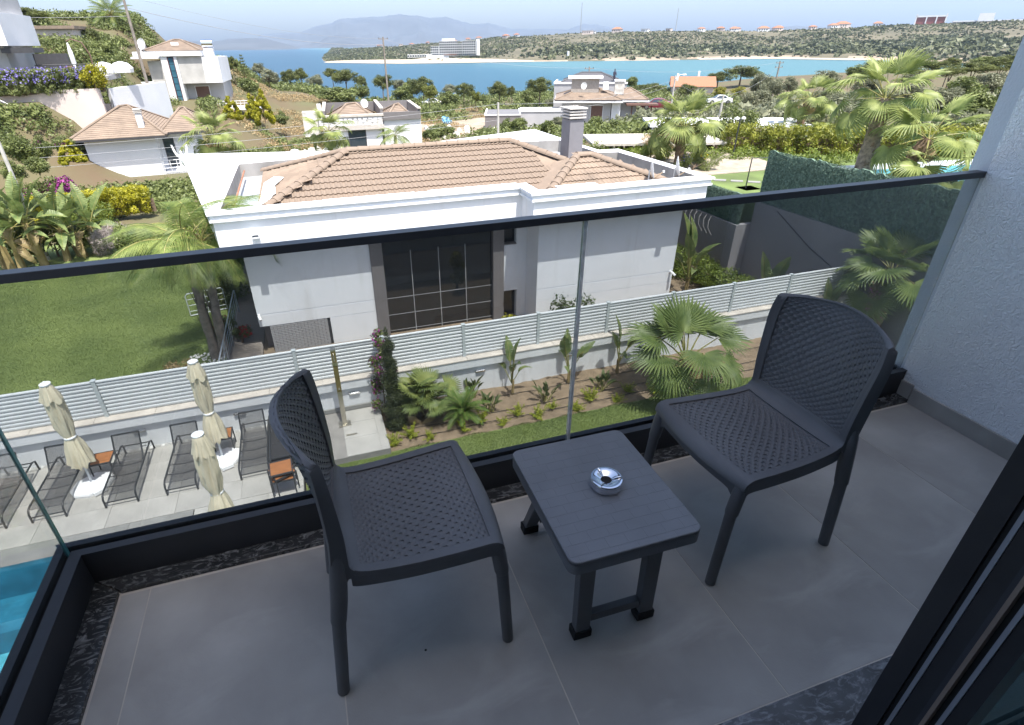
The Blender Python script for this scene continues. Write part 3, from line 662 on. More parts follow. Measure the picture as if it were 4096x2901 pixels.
def fan_mesh(name, L, pet, nseg=34, spread=125, bend=35, droop=.25, m=None, seed=0, curl=0):
    rnd = random.Random(seed); v = []; f = []; mi = []
    m = m or M_fan; bd = R(bend)
    def put(x, y, z):      # blade local -> bend about petiole end
        return (pet + x*math.cos(bd) + z*math.sin(bd), y, -x*math.sin(bd) + z*math.cos(bd))
    st = 2*spread/nseg; rows = [.06,.30,.56]
    for k in range(nseg):
        am = -spread+st*(k+.5); lk = L*(1-.28*abs(am/spread)**2)*(1+rnd.uniform(-.05,.05)); da = rnd.uniform(-1,1)
        dr = droop*(1+rnd.uniform(-.4,.5)); b0 = len(v)
        for r in rows:
            for a, h in ((am-st/2,0),(am,.028*L),(am+st/2,0)):
                ra = R(a); z = h*r*1.6 - dr*.35*lk*r**3 + .10*L*r*(abs(a)/spread)**2 + curl*r*math.sin(2*ra)*L
                v.append(put(lk*r*math.cos(ra), lk*r*math.sin(ra), z))
        for r, wf in ((.80,.55),(1.0,0)):
            for a, h in (((am-st/2*wf+da*r,0),(am+da*r,.02*L),(am+st/2*wf+da*r,0)) if wf else ((am+da*1.5,0),)):
                ra = R(a); z = h - dr*lk*(.35*r**3+.65*max(0,(r-.5)/.5)**2) + .10*L*r*(abs(a)/spread)**2 + curl*r*math.sin(2*ra)*L
                v.append(put(lk*r*math.cos(ra), lk*r*math.sin(ra), z))
        for i in range(3): f += [(b0+3*i,b0+3*i+1,b0+3*i+4,b0+3*i+3),(b0+3*i+1,b0+3*i+2,b0+3*i+5,b0+3*i+4)]
        f += [(b0+9,b0+10,b0+12),(b0+10,b0+11,b0+12)]; mi += [0]*8
    p = MB(); p.tube([(-.04,0,0),(pet*.5,0,.03*pet),(pet,0,0),(pet+.06*L*math.cos(bd),0,-.06*L*math.sin(bd))], [.022,.014,.011,.004], 5)
    n = len(v); v += p.v; f += [tuple(i+n for i in q) for q in p.f]; mi += [1]*len(p.f)
    me = bpy.data.meshes.new(name); me.from_pydata(v, [], f); me.materials.append(m); me.materials.append(M_pet)
    me.polygons.foreach_set('material_index', mi); return me
def feather_mesh(name, L, arch, nl=46, ll=.45, lw=.022, hang=.6, vee=.5, m=None, seed=0, start=.12):
    """rachis arching from the origin along +X, paired leaflets"""
    rnd = random.Random(seed); m = m or M_fea; v = []; f = []; mi = []
    def rp(t): return Vector((L*(math.sin(t*arch)/arch if arch > .01 else t), 0, L*((math.cos(t*arch)-1)/arch if arch > .01 else 0)))
    for k in range(nl):
        t = lerp(start, 1, k/(nl-1)); p = rp(t); d = (rp(min(1.02,t+.02))-rp(t-.02)).normalized(); up = Vector((-d.z,0,d.x))
        up = up if up.z > 0 else -up
        l = ll*(math.sin(math.pi*min(1,.18+.82*t))**.6)*rnd.uniform(.85,1.1)
        for s in (-1,1):
            fw = lerp(.35,1.0,t); dirn2 = (Vector((0,s,0)) + d*fw*.8 + up*vee*.5).normalized()
            side = d*lw*.5
            pts = []
            for u in (0,.35,.7,1):
                q = p + dirn2*l*u + Vector((0,0,-hang*l*u*u)) + d*(.03*rnd.uniform(-1,1)*u)
                pts.append(q)
            b0 = len(v)
            for q, w in zip(pts, (.7,1,.8,0)):
                if w: v += [q-side*w, q+side*w]
                else: v.append(q)
            f += [(b0,b0+1,b0+3,b0+2),(b0+2,b0+3,b0+5,b0+4),(b0+4,b0+5,b0+6)]; mi += [0]*3
    p = MB(); p.tube([rp(t/8) for t in range(9)], [lerp(.02,.004,t/8)*max(.6,L/2) for t in range(9)], 5)
    n = len(v); v = [tuple(q) for q in v]+p.v; f += [tuple(i+n for i in q) for q in p.f]; mi += [1]*len(p.f)
    me = bpy.data.meshes.new(name); me.from_pydata(v, [], f); me.materials.append(m); me.materials.append(M_pet)
    me.polygons.foreach_set('material_index', mi); return me
def paddle_mesh(name, L, W_, pet, arch=.5, m=None, seed=0, tears=5, fold=.35):
    """petiole rising along +X then a paddle blade; arch bends it over"""
    rnd = random.Random(seed); m = m or M_ban; v = []; f = []; mi = []
    def rp(t): return Vector((L*math.sin(t*arch+.001)/(arch+.001), 0, L*(math.cos(t*arch)-1)/(arch+.001)))
    n = 16; cut = set(rnd.sample(range(3,n-1), min(tears, n-5)))
    for s in (-1,1):
        for i in range(n):
            a = i/n; b = (i+1)/n
            def W2(t): return W_*(math.sin(math.pi*min(1,max(0,t))**.75))**.8*.5+.004
            pa = rp(a)+Vector((pet,0,0)); pb = rp(b)+Vector((pet,0,0)); g = .012 if i in cut else 0
            j = rnd.uniform(-.03,.03) if i in cut else 0
            q = [pa, pb, pb+Vector((-g*L,s*W2(b),W2(b)*(fold+j))), pa+Vector((g*L,s*W2(a),W2(a)*(fold+j)))]
            b0 = len(v); v += [tuple(k) for k in q]; f.append((b0,b0+1,b0+2,b0+3)); mi.append(0)
    p = MB(); p.tube([(0,0,0)]+[tuple(rp(t/6)+Vector((pet,0,0))) for t in range(7)], [.022*L**.5]+[lerp(.016,.003,t/6)*L**.5 for t in range(7)], 5)
    k = len(v); v += p.v; f += [tuple(i+k for i in q) for q in p.f]; mi += [1]*len(p.f)
    me = bpy.data.meshes.new(name); me.from_pydata(v, [], f); me.materials.append(m); me.materials.append(M_pet)
    me.polygons.foreach_set('material_index', mi); return me
def leaf_quads(pts, nrm, size, aspect, rng, jit=.9, droop=0):
    """numpy: one kite-shaped leaf per point"""
    n = len(pts); d = nrm + rng.normal(0, jit, (n,3)); d /= np.linalg.norm(d,axis=1)[:,None]+1e-9
    a = rng.normal(0,1,(n,3)); a[:,2] -= droop; u = np.cross(d,a); u /= np.linalg.norm(u,axis=1)[:,None]+1e-9; w = np.cross(d,u)
    s = size*rng.uniform(.6,1.3,(n,1)); u = u*s*aspect; w = w*s
    v = np.stack([pts-w, pts+u*.9, pts+w, pts-u*.9],1).reshape(-1,3); f = np.arange(4*n).reshape(-1,4); return v, f
def blob_pts(clumps, n, rng, shell=.55):
    """points spread through a set of (centre, radii) clumps, thicker towards each clump's skin"""
    C = np.array([c for c,r in clumps], float); Rr = np.array([r if hasattr(r,'__len__') else (r,r,r) for c,r in clumps], float)
    w = Rr.prod(1)**(2/3); idx = rng.choice(len(C), n, p=w/w.sum())
    d = rng.normal(0,1,(n,3)); d /= np.linalg.norm(d,axis=1)[:,None]; rad = (shell+(1-shell)*rng.random((n,1)))*rng.uniform(.75,1.08,(n,1))
    return C[idx]+d*Rr[idx]*rad, d
def crown_mesh(name, clumps, n, size, aspect, m, seed, jit=.9, shell=.55, droop=0):
    rng = np.random.default_rng(seed); p, d = blob_pts(clumps, n, rng, shell); v, f = leaf_quads(p, d, size, aspect, rng, jit, droop); return npmesh(name, v, f, m)
def rand_clumps(c, R3, k, r, seed, flat=0, top=0):
    """k clumps scattered over an ellipsoid; flat>0 keeps to its upper part"""
    rng = random.Random(seed); out = []
    while len(out) < k:
        d = Vector((rng.gauss(0,1),rng.gauss(0,1),rng.gauss(0,1))).normalized()
        if flat and d.z < -flat: continue
        q = rng.uniform(.45,1)
        out.append(((c[0]+d.x*R3[0]*q, c[1]+d.y*R3[1]*q, c[2]+d.z*R3[2]*q), r*rng.uniform(.65,1.25)))
    return out
def limbs(m, base, top, r0, r1, ends, seed, seg=7, wig=.1):
    rng = random.Random(seed); b = Vector(base); t = Vector(top); n = 6; pts = []
    for i in range(n+1): u = i/n; pts.append(b.lerp(t,u)+Vector((rng.uniform(-1,1),rng.uniform(-1,1),0))*wig*(0 if i in (0,) else 1)*(t-b).length*.12)
    m.tube(pts, [lerp(r0,r1,i/n) for i in range(n+1)], seg)
    for e in ends:
        s = pts[rng.randint(3,n)]; e = Vector(e); md = s.lerp(e,.5)+Vector((0,0,.08*(e-s).length)); m.tube([s,md,e],[r1*.7,r1*.45,r1*.15],5)
def tree(name, lab, cat, loc, trunk_h, r0, clumps, n, size, aspect, lm, seed, group=None, bark=None, lean=(0,0), jit=.9, shell=.55):
    t = thing(name, lab, cat, loc, 0, group); m = MB(); rs = random.Random(seed)
    ends = [c for c,r in rs.sample(clumps, min(7,len(clumps)))]
    limbs(m, (0,0,-.2), (lean[0],lean[1],trunk_h), r0, r0*.55, ends, seed); m.build('trunk', bark or M_bark, t, smooth=True)
    obj('crown', crown_mesh('crown', clumps, n, size, aspect, lm, seed, jit, shell), t); return t
def bush(name, lab, cat, loc, R3, k, cr, n, size, aspect, lm, seed, group=None, flowers=None, jit=.9):
    t = thing(name, lab, cat, loc, 0, group); cl = rand_clumps((0,0,R3[2]*.85), R3, k, cr, seed, flat=.55)
    obj('foliage', crown_mesh('foliage', cl, n, size, aspect, lm, seed, jit), t)
    m = MB(); limbs(m, (0,0,-.1), (0,0,R3[2]*.7), .06, .03, [c for c,r in cl[:5]], seed, 5); m.build('stem', M_bark, t)
    if flowers:
        fm, fn, fs = flowers; rng = np.random.default_rng(seed+9); sub = [cl[i] for i in rng.choice(len(cl), max(3,len(cl)//3), replace=False)]
        p, d = blob_pts([(c, r*1.08) for c,r in sub], fn, rng, .85); v, f = leaf_quads(p, d, fs, .8, rng, .5); obj('blossom', npmesh('blossom', v, f, fm), t)
    return t
def fan_palm(name, lab, loc, th, tr, fronds, meshes, seed, group=None, lean=(0,0), skirt=0, dead=None, cat='palm tree', bark=None, tops=None):
    """trunk, then each frond as a part: fronds = [(azimuth, elevation, scale, mesh index)]"""
    rnd = random.Random(seed); t = thing(name, lab, cat, loc, 0, group); m = MB(); n = 7
    pts = [Vector((lean[0]*(i/n)**1.3, lean[1]*(i/n)**1.3, th*i/n-.1*(i==0))) for i in range(n+1)]
    m.tube(pts, [tr*lerp(1.15,.95,i/n)*rnd.uniform(.94,1.06) for i in range(n+1)], 10); tk = m.build('trunk', bark or M_fib, t, smooth=True)
    b = MB()                                                     # old leaf bases
    for k in range(int(40*th/tr*.12)+16):
        u = rnd.random(); a = rnd.random()*6.283; c = Vector((lean[0]*u**1.3, lean[1]*u**1.3, th*u)); o = Vector((math.cos(a),math.sin(a),0))
        q = c+o*tr*.95; s = tr*rnd.uniform(.35,.7); w = o.cross(Vector((0,0,1)))*s*.35
        b.add([q-w, q+w, q+o*s*.6+Vector((0,0,s*1.1))+w*.5, q+o*s*.6+Vector((0,0,s*1.1))-w*.5],[(0,1,2,3)])
    b.build('leaf_bases', M_fib, tk)
    top = pts[-1]
    for az, el, sc, mi in fronds:
        obj('frond', meshes[mi], t, top+Vector((math.cos(R(az)),math.sin(R(az)),.1))*tr*.35, (R(rnd.uniform(-16,16)), R(-el), R(az)), sc)
    for k in range(skirt):
        az = k*360/skirt+rnd.uniform(-15,15); obj('dry_frond', dead, t, top+Vector((math.cos(R(az))*tr*.6,math.sin(R(az))*tr*.6,-.12)), (R(rnd.uniform(-25,25)), R(rnd.uniform(38,68)), R(az)), rnd.uniform(.6,.85))
    return t
def random_fronds(n, seed, lo=-25, hi=80, s0=.8, s1=1.1, nm=3):
    rnd = random.Random(seed); out = []
    for k in range(n):
        u = (k+.5)/n; out.append((k*137.5+rnd.uniform(-14,14), lerp(hi,lo,u**.8)+rnd.uniform(-6,6), rnd.uniform(s0,s1)*lerp(.85,1.05,u), 0 if u < .3 else (1 if u < .72 else min(2,nm-1))))
    return out
FAN = [fan_mesh('frond', .70, .55, 32, 112, bend=6, droop=.06, seed=1), fan_mesh('frond', .70, .68, 32, 112, bend=26, droop=.14, seed=2, curl=.06), fan_mesh('frond', .66, .72, 32, 105, bend=50, droop=.28, seed=3, curl=-.07)]
FAND = fan_mesh('dry_frond', .62, .5, bend=70, droop=.5, m=M_fand, seed=4, spread=80, nseg=22)
FANB = [fan_mesh('frond', .85, .9, 30, 105, 8, .16, M_fan2, 5), fan_mesh('frond', .85, 1.05, 30, 110, 26, .30, M_fan2, 6, .06), fan_mesh('frond', .82, 1.1, 30, 105, 48, .48, M_fan2, 7, -.06)]
FANBD = fan_mesh('dry_frond', .8, .7, bend=75, droop=.6, m=M_fand, seed=8, spread=80, nseg=22)
# ================================================================== GARDEN PLANTS (hotel yard)
SC = 1.0125
def gp(x, y): return (x*SC, y*SC, ZG+.02)
# grass strip
def grass(name, x0, x1, y0, y1, z, n, h, seed, test=None):
    rng = np.random.default_rng(seed); p = np.stack([rng.uniform(x0,x1,n), rng.uniform(y0,y1,n), np.full(n,z)],1)
    if test is not None: p = p[test(p)]
    n = len(p); a = rng.uniform(0,6.283,n); w = h*.22; t = rng.normal(0,.45,(n,2))*h
    dx = np.stack([np.cos(a)*w, np.sin(a)*w, np.zeros(n)],1); up = np.stack([t[:,0],t[:,1],h*rng.uniform(.6,1.2,n)],1)
    v = np.stack([p-dx,p+dx,p+up],1).reshape(-1,3); f = np.arange(3*n).reshape(-1,3); return npmesh(name, v, f, M_grass)
turf = tag(MB().prism([(-1.02,4.02),(17.4,4.02),(17.4,9.92),(.86,9.92),(.86,9.86),(-1.02,9.86)], ZG-.011, ZG+.035).build('grass_strip', M_turf), kind='structure')
tag(obj('grass', grass('grass', -1.0, 14, 7.6, 9.99, ZG+.032, 260000, .026, 3, lambda p: (p[:,1] < 9.84)|((p[:,0] > .88)&(p[:,1] < 9.93+.05*np.sin(p[:,0]*5)))))
    , 'short green grass strip in front of the soil bed', 'grass', kind='stuff')
# narrow cypress with bougainvillea behind it
cy = thing('cypress', 'slender dark cypress column at the left end of the soil bed', 'cypress', gp(1.12,10.68))
cl = [((.03*math.sin(k),.03*math.cos(k*2),.08+k*.11),(lerp(.30,.15,k/21)*(.9+.2*math.sin(k*1.7)),lerp(.30,.15,k/21),.16)) for k in range(21)]+[((.02,.0,2.42),(.07,.07,.2)),((.0,.03,2.6),(.05,.05,.14))]
obj('foliage', crown_mesh('foliage', cl, 26000, .022, .35, M_cyp, 2, .7, .6), cy); MB().tube([(0,0,-.1),(0,0,2.4)],[.05,.02],6).build('trunk', M_bark, cy)
def vine(lab, loc, cl, n, nf, seed, mb=M_boug):
    t = thing('bougainvillea', lab, 'shrub', loc); obj('foliage', crown_mesh('foliage', cl, n, .03, .7, M_shrub, seed, .9, .3), t)
    rng = np.random.default_rng(seed); p, d = blob_pts(cl, nf, rng, .6); v, f = leaf_quads(p, d, .03, .9, rng, .8); obj('blossom', npmesh('blossom', v, f, mb), t)
    m = MB(); limbs(m, (0,0,-.05), tuple(cl[-1][0]), .02, .008, [c for c,r in cl[::2]], seed, 5); m.build('stem', M_bark, t); return t
vine('magenta bougainvillea straggling up the fence behind the cypress', gp(.95,11.15), [((random.Random(k).uniform(-.28,.42),random.Random(k+50).uniform(-.1,.25),.3+k*.16),.17) for k in range(13)], 2600, 420, 3)
# mediterranean fan palm clump, cycad, large fan palms
PAL = [fan_mesh('frond', .42, .38, 22, 85, 14, .05, M_fan, 11), fan_mesh('frond', .42, .48, 22, 90, 28, .10, M_fan2, 12), fan_mesh('frond', .40, .5, 22, 85, 45, .2, M_fan, 13)]
PALD = fan_mesh('dry_frond', .36, .4, bend=55, droop=.3, m=M_fand, seed=14, spread=75, nseg=18)
ch = thing('fan_palm', 'bushy clump of small green fan palm right of the cypress', 'palm', gp(1.85,10.95))
rnd = random.Random(8)
for k in range(4): MB().tube([(0,0,-.05),(rnd.uniform(-.3,.3),rnd.uniform(-.2,.2),rnd.uniform(.2,.5))],[.07,.06],7).build('stem', M_fib, ch)
for k in range(46):
    az = k*137.5; el = lerp(85,2,(k/46)**.9)+rnd.uniform(-8,8); c = (rnd.uniform(-.28,.28),rnd.uniform(-.18,.18),rnd.uniform(.25,.5))
    obj('frond' if k < 40 else 'dry_frond', PAL[k%3] if k < 40 else PALD, ch, c, (R(rnd.uniform(-40,40)),R(-el if k < 40 else 25),R(az)), rnd.uniform(.85,1.25))
CYC = [feather_mesh('frond', .95, .7, 40, .20, .016, .15, .9, M_cyc, 21), feather_mesh('frond', .95, 1.15, 40, .20, .016, .2, .8, M_cyc, 22)]
cyc = thing('cycad', 'dark green cycad with stiff arching fronds beside the fan palm clump', 'cycad', gp(2.72,10.42))
MB().tube([(0,0,-.05),(0,0,.14),(0,0,.30)],[.14,.15,.10],9).build('trunk', M_fib, cyc)
for k in range(34): obj('frond', CYC[k%2], cyc, (0,0,.28), (R(rnd.uniform(-12,12)), R(-lerp(82,12,(k/34)**.8)), R(k*137.5)), rnd.uniform(.62,.82))
pf = [(92,64,1.0,0),(58,52,1.0,0),(126,56,1.0,0),(28,44,.98,1),(158,40,1.0,1),(-4,34,.95,1),(188,22,.95,1),(-104,40,.95,2),(-62,18,.9,2),(-146,14,.9,2),(75,30,.95,1),(212,-8,.85,2),(-28,-6,.85,2),(110,78,.9,0),(-85,-12,.8,2)]
fan_palm('fan_palm', 'large fan palm rising from the soil bed behind the table', gp(8.25,9.62), 1.15, .18, [(a,e,s*1.32,m) for a,e,s,m in pf], FAN, 31, skirt=9, dead=FAND)
fan_palm('fan_palm', 'fan palm with bougainvillea at its foot beside the balcony wall', (15.7,10.6,ZG+.02), 2.2, .2, random_fronds(26,5,-35,78,1.05,1.4), FAN, 32, skirt=8, dead=FAND)
vine('magenta bougainvillea around the trunk of the palm by the balcony wall', (15.2,10.4,ZG+.02), [((random.Random(k+9).uniform(-.5,.35),random.Random(k+70).uniform(-.2,.2),.2+k*.13),.2) for k in range(14)], 2600, 420, 6)
# strelitzia nicolai (banana-like) and small strelitzias
BAN = [paddle_mesh('leaf', .75, .26, .62, .35, seed=1), paddle_mesh('leaf', .62, .22, .5, .9, seed=2, tears=7, fold=.5), paddle_mesh('leaf', .5, .15, .42, 1.5, seed=3, tears=3, fold=.7)]
def banana(lab, loc, seed, n=6, sc=1, group='banana-like plants along the wall'):
    rnd = random.Random(seed); t = thing('banana_plant', lab, 'plant', loc, R(rnd.uniform(0,360)), group)
    for k in range(4): a = rnd.random()*6.28; MB().tube([(.03*math.cos(a),.03*math.sin(a),-.05),(.05*math.cos(a),.05*math.sin(a),.42*sc)],[.035,.02],6).build('stem', M_banst, t)
    for k in range(n):
        el = (84,76,70,62,56,66,80,50)[k%8]+rnd.uniform(-5,5); obj('leaf', BAN[(0,0,1,2,2,1,0,1)[k%8]], t, (0,0,.32*sc), (R(rnd.uniform(-50,50)),R(-el),R(k*125+rnd.uniform(-25,25))), sc*rnd.uniform(.85,1.1))
    return t
banana('young banana plant right of the cycad, first along the wall', gp(4.24,11.16), 2, 6)
banana('young banana plant behind the glass pane joint', gp(5.86,11.15), 3, 6)
banana('young banana plant just left of the large fan palm', gp(7.38,11.19), 4, 6)
banana('young banana plant left of the palm by the balcony wall', gp(14.2,11.2), 5, 6, 1.1)
STR = [paddle_mesh('leaf', .30, .10, .32, .3, M_strel, 4, 0), paddle_mesh('leaf', .28, .08, .30, .8, M_strel, 5, 0)]
for i,(x,y,n,lab) in enumerate(((3.20,11.35,14,'dark strelitzia against the wall behind the cycad'),(3.43,10.55,18,'leafy strelitzia right of the cycad'),(4.92,10.58,16,'dark strelitzia between the first two banana plants'),(6.48,10.53,16,'strelitzia in front of the middle and right banana plants'))):
    rnd = random.Random(i+40); t = thing('strelitzia', lab, 'plant', gp(x,y), 0, 'small strelitzias in the soil bed')
    for k in range(n): obj('leaf', STR[k%2], t, (rnd.uniform(-.1,.1),rnd.uniform(-.1,.1),0), (R(rnd.uniform(-60,60)),R(-rnd.uniform(48,88)),R(k*137)), rnd.uniform(.7,1.15))
# foxtail ferns
def fern_mesh(seed):
    rng = np.random.default_rng(seed); V = []; F = []; n0 = 0
    for k in range(18):
        a = rng.uniform(0,6.283); el = rng.uniform(.5,1.45); L = rng.uniform(.14,.28); m = 90
        t = np.linspace(.1,1,m); d = np.array([math.cos(a)*math.cos(el), math.sin(a)*math.cos(el), math.sin(el)])
        p = t[:,None]*L*d[None,:]; p[:,2] -= (t**2)*L*.12*math.cos(el); p += rng.normal(0,1,(m,3))*(.022*(1-.75*t))[:,None]
        v, f = leaf_quads(p, np.tile(d,(m,1)), .014, .35, rng, 1.2); V.append(v); F.append(f+n0); n0 += len(v)
    return npmesh('fern', np.concatenate(V), np.concatenate(F), M_fern)
ORD = 'first second third fourth fifth sixth seventh eighth ninth tenth eleventh twelfth thirteenth fourteenth fifteenth sixteenth seventeenth eighteenth nineteenth twentieth twenty-first twenty-second twenty-third twenty-fourth twenty-fifth twenty-sixth twenty-seventh twenty-eighth twenty-ninth thirtieth thirty-first thirty-second thirty-third thirty-fourth thirty-fifth thirty-sixth thirty-seventh thirty-eighth thirty-ninth fortieth forty-first forty-second forty-third forty-fourth forty-fifth forty-sixth forty-seventh forty-eighth forty-ninth fiftieth'.split()
FE = [fern_mesh(i) for i in range(4)]
for i,(x,y) in enumerate(((.96,10.04),(1.39,10.22),(1.80,9.99),(2.61,10.05),(3.08,10.21),(3.57,9.95),(4.06,10.22),(4.51,9.96),(4.96,10.2),(5.5,9.93),(6.04,10.23),(6.67,9.93),(7.15,10.25),(7.74,9.96),(8.31,10.28),(9.03,10.01),(9.5,10.2),(10.08,9.95))):
    o = obj('fern', FE[i%4], None, gp(x,y), (0,0,i*1.3), 1.3+.25*math.sin(i*2.1)); tag(o, ORD[i]+' foxtail fern from the left in the front rows of the soil bed', 'fern', 'foxtail ferns in the soil bed')
# ================================================================== NEIGHBOUR'S WHITE HOUSE
ZL = -6.62
M_hw = mat('house white paint', (.74,.76,.79), .85, var=.03, vscale=.8, bump=.15, bscale=50)
stain(M_hw, (.50,.49,.47), 1.6, (2.0,2.0,.14), .56, .82, .45)
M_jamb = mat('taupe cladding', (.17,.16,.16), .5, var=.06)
M_wglass = mat('dark window glass', (.012,.014,.016), .03, spec=.9, var=.2)
M_mull = mat('window bar', (.30,.31,.32), .4)
M_brick = mat('white brick slip', (.34,.34,.35), .8, var=.12, vscale=3, bump=.3, bscale=60)
M_mortar = mat('dark mortar', (.03,.03,.032), .9)
M_rtile = mat('brown concrete roof tile', (.225,.172,.13), .8, var=.16, vscale=1.5, bump=.15, bscale=40)
stain(M_rtile, (.15,.115,.09), .7, (1,1,1), .48, .75, .5)
M_cem = mat('raw cement render', (.26,.25,.24), .9, var=.25, vscale=1.2, bump=.3, bscale=25)
M_zinc = mat('roofing membrane', (.42,.45,.48), .35, var=.15, vscale=1.5, metal=.2)
M_chim = mat('grey chimney paint', (.20,.20,.22), .8, var=.06)
M_chimc = mat('chimney cap stone', (.52,.50,.47), .8, var=.08)
hs = thing('white_house', 'white flat-fronted house with brown tiled hip roof behind the louvre fence', 'house', (5, 16, ZL))
def hpart(m, name, mt, **k):
    m.v = [(x-5,y-16,z-ZL) for x,y,z in m.v]; return m.build(name, mt, hs, **k)
def hbox(name, mt, *b, **k): return hpart(MB().box(*b), name, mt, **k)
ZT = -2.10
# walls: three bands with recessed grooves at -5.34 and -5.73
def wallband(x0, x1, y0, y1):
    for z0, z1 in ((-5.722,-5.355),(-5.325,-3.0)): hbox('wall', M_hw, x0,y0,z0,x1,y1,z1)
    hbox('groove', M_hw, x0+.012,y0+.012,-5.3548,x1-.012,y1,-5.3252)
wallband(-2.02,1.46,16,16.4); hbox('wall', M_hw, .03,16.0,-7.2,1.46,16.4,-5.738); hbox('groove', M_hw, -1.7,16.012,-5.7378,1.45,16.4,-5.7222)
hbox('wall', M_hw, -2.0,16.41,-5.6,-1.98,25,-3.0); hbox('wall', M_hw, -1.76,16.41,-7.2,-1.74,25,-5.6)
wallband(6.52,11.6,15.05,15.45); hbox('wall', M_hw, 6.52,15.05,-7.2,11.6,15.45,-5.738); hbox('groove', M_hw, 6.53,15.062,-5.7378,11.59,15.45,-5.7222)
hbox('wall', M_hw, 6.535,15.451,-7.2,6.56,16.2,-3.0); hbox('wall', M_hw, 11.575,15.451,-7.2,11.6,24,-3.0)
# recessed piece between window and right wing
hbox('wall', M_hw, 5.715,16.0,-5.65,6.53,16.3,-4.05); hbox('wall', M_hw, 6.16,16.0,-4.049,6.53,16.3,-3.0); hbox('wall', M_hw, 6.2,16.0,-7.2,6.53,16.3,-5.651)
hbox('window', M_wglass, 5.715,16.2,-4.05,6.16,16.22,-3.0); hbox('window', M_wglass, 5.715,16.2,-7.2,6.2,16.22,-5.65)
hbox('window_sill', M_jamb, 5.715,15.97,-4.05,6.16,16.19,-4.02)
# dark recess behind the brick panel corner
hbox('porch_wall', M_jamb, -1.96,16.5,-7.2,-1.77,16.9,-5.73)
# brick panel
bp = hbox('brick_panel', M_mortar, -1.75,16.03,-7.2,.028,16.35,-5.74)
bk = MB().box(.007,-.006,.006,.193,.022,.052).mesh('brick', M_brick); bh = MB().box(.007,-.006,.006,.093,.022,.052).mesh('brick', M_brick)
for j in range(17):
    x = -1.75 + (.1 if j % 2 else 0); z = -5.742-.058*(j+1)
    if j % 2: obj('brick', bh, bp, (-1.75-5,.009,z-ZL))
    while x < .0:
        if x+.2 <= .03: obj('brick', bk, bp, (x-5,.009,z-ZL))
        elif x+.1 <= .03: obj('brick', bh, bp, (x-5,.009,z-ZL))
        x += .2
# large window
hbox('window_jamb', M_jamb, 1.462,15.93,-7.2,1.835,16.3,-3.0); hbox('window_jamb', M_jamb, 5.35,15.93,-7.2,5.713,16.3,-3.0)
wf = hbox('window', M_wglass, 1.836,16.12,-7.2,5.349,16.14,-3.0)
def wchild(name, mt, *b):
    m = MB().box(*b); m.v = [(x-5,y-16,z-ZL) for x,y,z in m.v]; return m.build(name, mt, wf)
xs = [1.84,2.71,3.59,4.46,5.345]; zs = [-7.1,-6.55,-5.99,-5.41,-3.05]
for i in range(4):
    for j in range(4):
        wchild('pane', M_wglass, xs[i]+.014,16.103,zs[j]+.012,xs[i+1]-.014,16.115+.001*((i+j)%2),zs[j+1]-.012)
for x in xs[1:4]: wchild('mullion', M_mull, x-.012,16.098,-7.1,x+.012,16.119,-3.9 )
for z in zs[1:4]: wchild('mullion', M_mull, 1.84,16.0975,z-.010,5.345,16.1195,z+.010)
# parapet: rings around the sunken roof
OUT = [(-2.58,15.36),(5.98,15.36),(5.98,14.41),(12.1,14.41),(11.98,20.1),(11.15,20.15),(11.1,21.4),(11.08,26.6),(6.36,24.9),(2.31,23.7),(-4.62,25.5)]
INN = [(-2.28,15.80),(6.36,15.80),(6.36,14.80),(11.74,14.80),(11.62,19.5),(10.86,19.7),(10.84,21.3),(10.78,23.05),(6.0,23.6),(2.3,23.0),(-2.24,22.4)]
def offs(P, d):
    n = len(P); out = []
    for i in range(n):
        a = Vector(P[i-1]); b = Vector(P[i]); c = Vector(P[(i+1)%n]); u = (b-a).normalized(); w = (c-b).normalized()
        n1 = Vector((-u.y,u.x)); n2 = Vector((-w.y,w.x)); q = n1+n2; q = q/max(.25,(q.dot(n1))); out.append(tuple(b+q*d))
    return out
def ring(name, mt, O, I, z0, z1):
    n = len(O); m = MB(); vs = [(x,y,z1) for x,y in O]+[(x,y,z1) for x,y in I]+[(x,y,z0) for x,y in O]+[(x,y,z0) for x,y in I]; fs = []
    for i in range(n):
        j = (i+1)%n; fs += [(i,j,j+n,i+n),(i,i+2*n,j+2*n,j),(i+n,j+n,j+3*n,i+3*n),(i+2*n,i+3*n,j+3*n,j+2*n)]
    return hpart(m.add(vs,fs), name, mt)
ring('parapet_cap', M_hw, OUT, INN, ZT-.06, ZT)
I2 = offs(INN,-.02)
ring('parapet', M_hw, offs(OUT,.07), I2, ZT-.181, ZT-.0602); ring('cornice', M_hw, offs(OUT,.035), I2, ZT-.25, ZT-.1812); ring('fascia', M_hw, offs(OUT,.125), I2, -3.05, ZT-.2502)
ring('gutter_wall', M_cem, offs(INN,.001), offs(INN,.012), -2.6, ZT-.012)
hpart(MB().prism(INN, -2.62, -2.58), 'roof_deck', M_zinc)
for x, y in ((-1.52,15.485),(11.0,14.53)):
    s = MB(); s.box(x-.1,y-.2,-2.83,x+.1,y-.001,-2.81); s.box(x-.1,y-.2,-2.74,x+.1,y-.001,-2.72); s.box(x-.1,y-.2,-2.8098,x-.08,y-.001,-2.7402); s.box(x+.08,y-.2,-2.8098,x+.1,y-.001,-2.7402)
    hpart(s, 'rain_spout', M_hw)
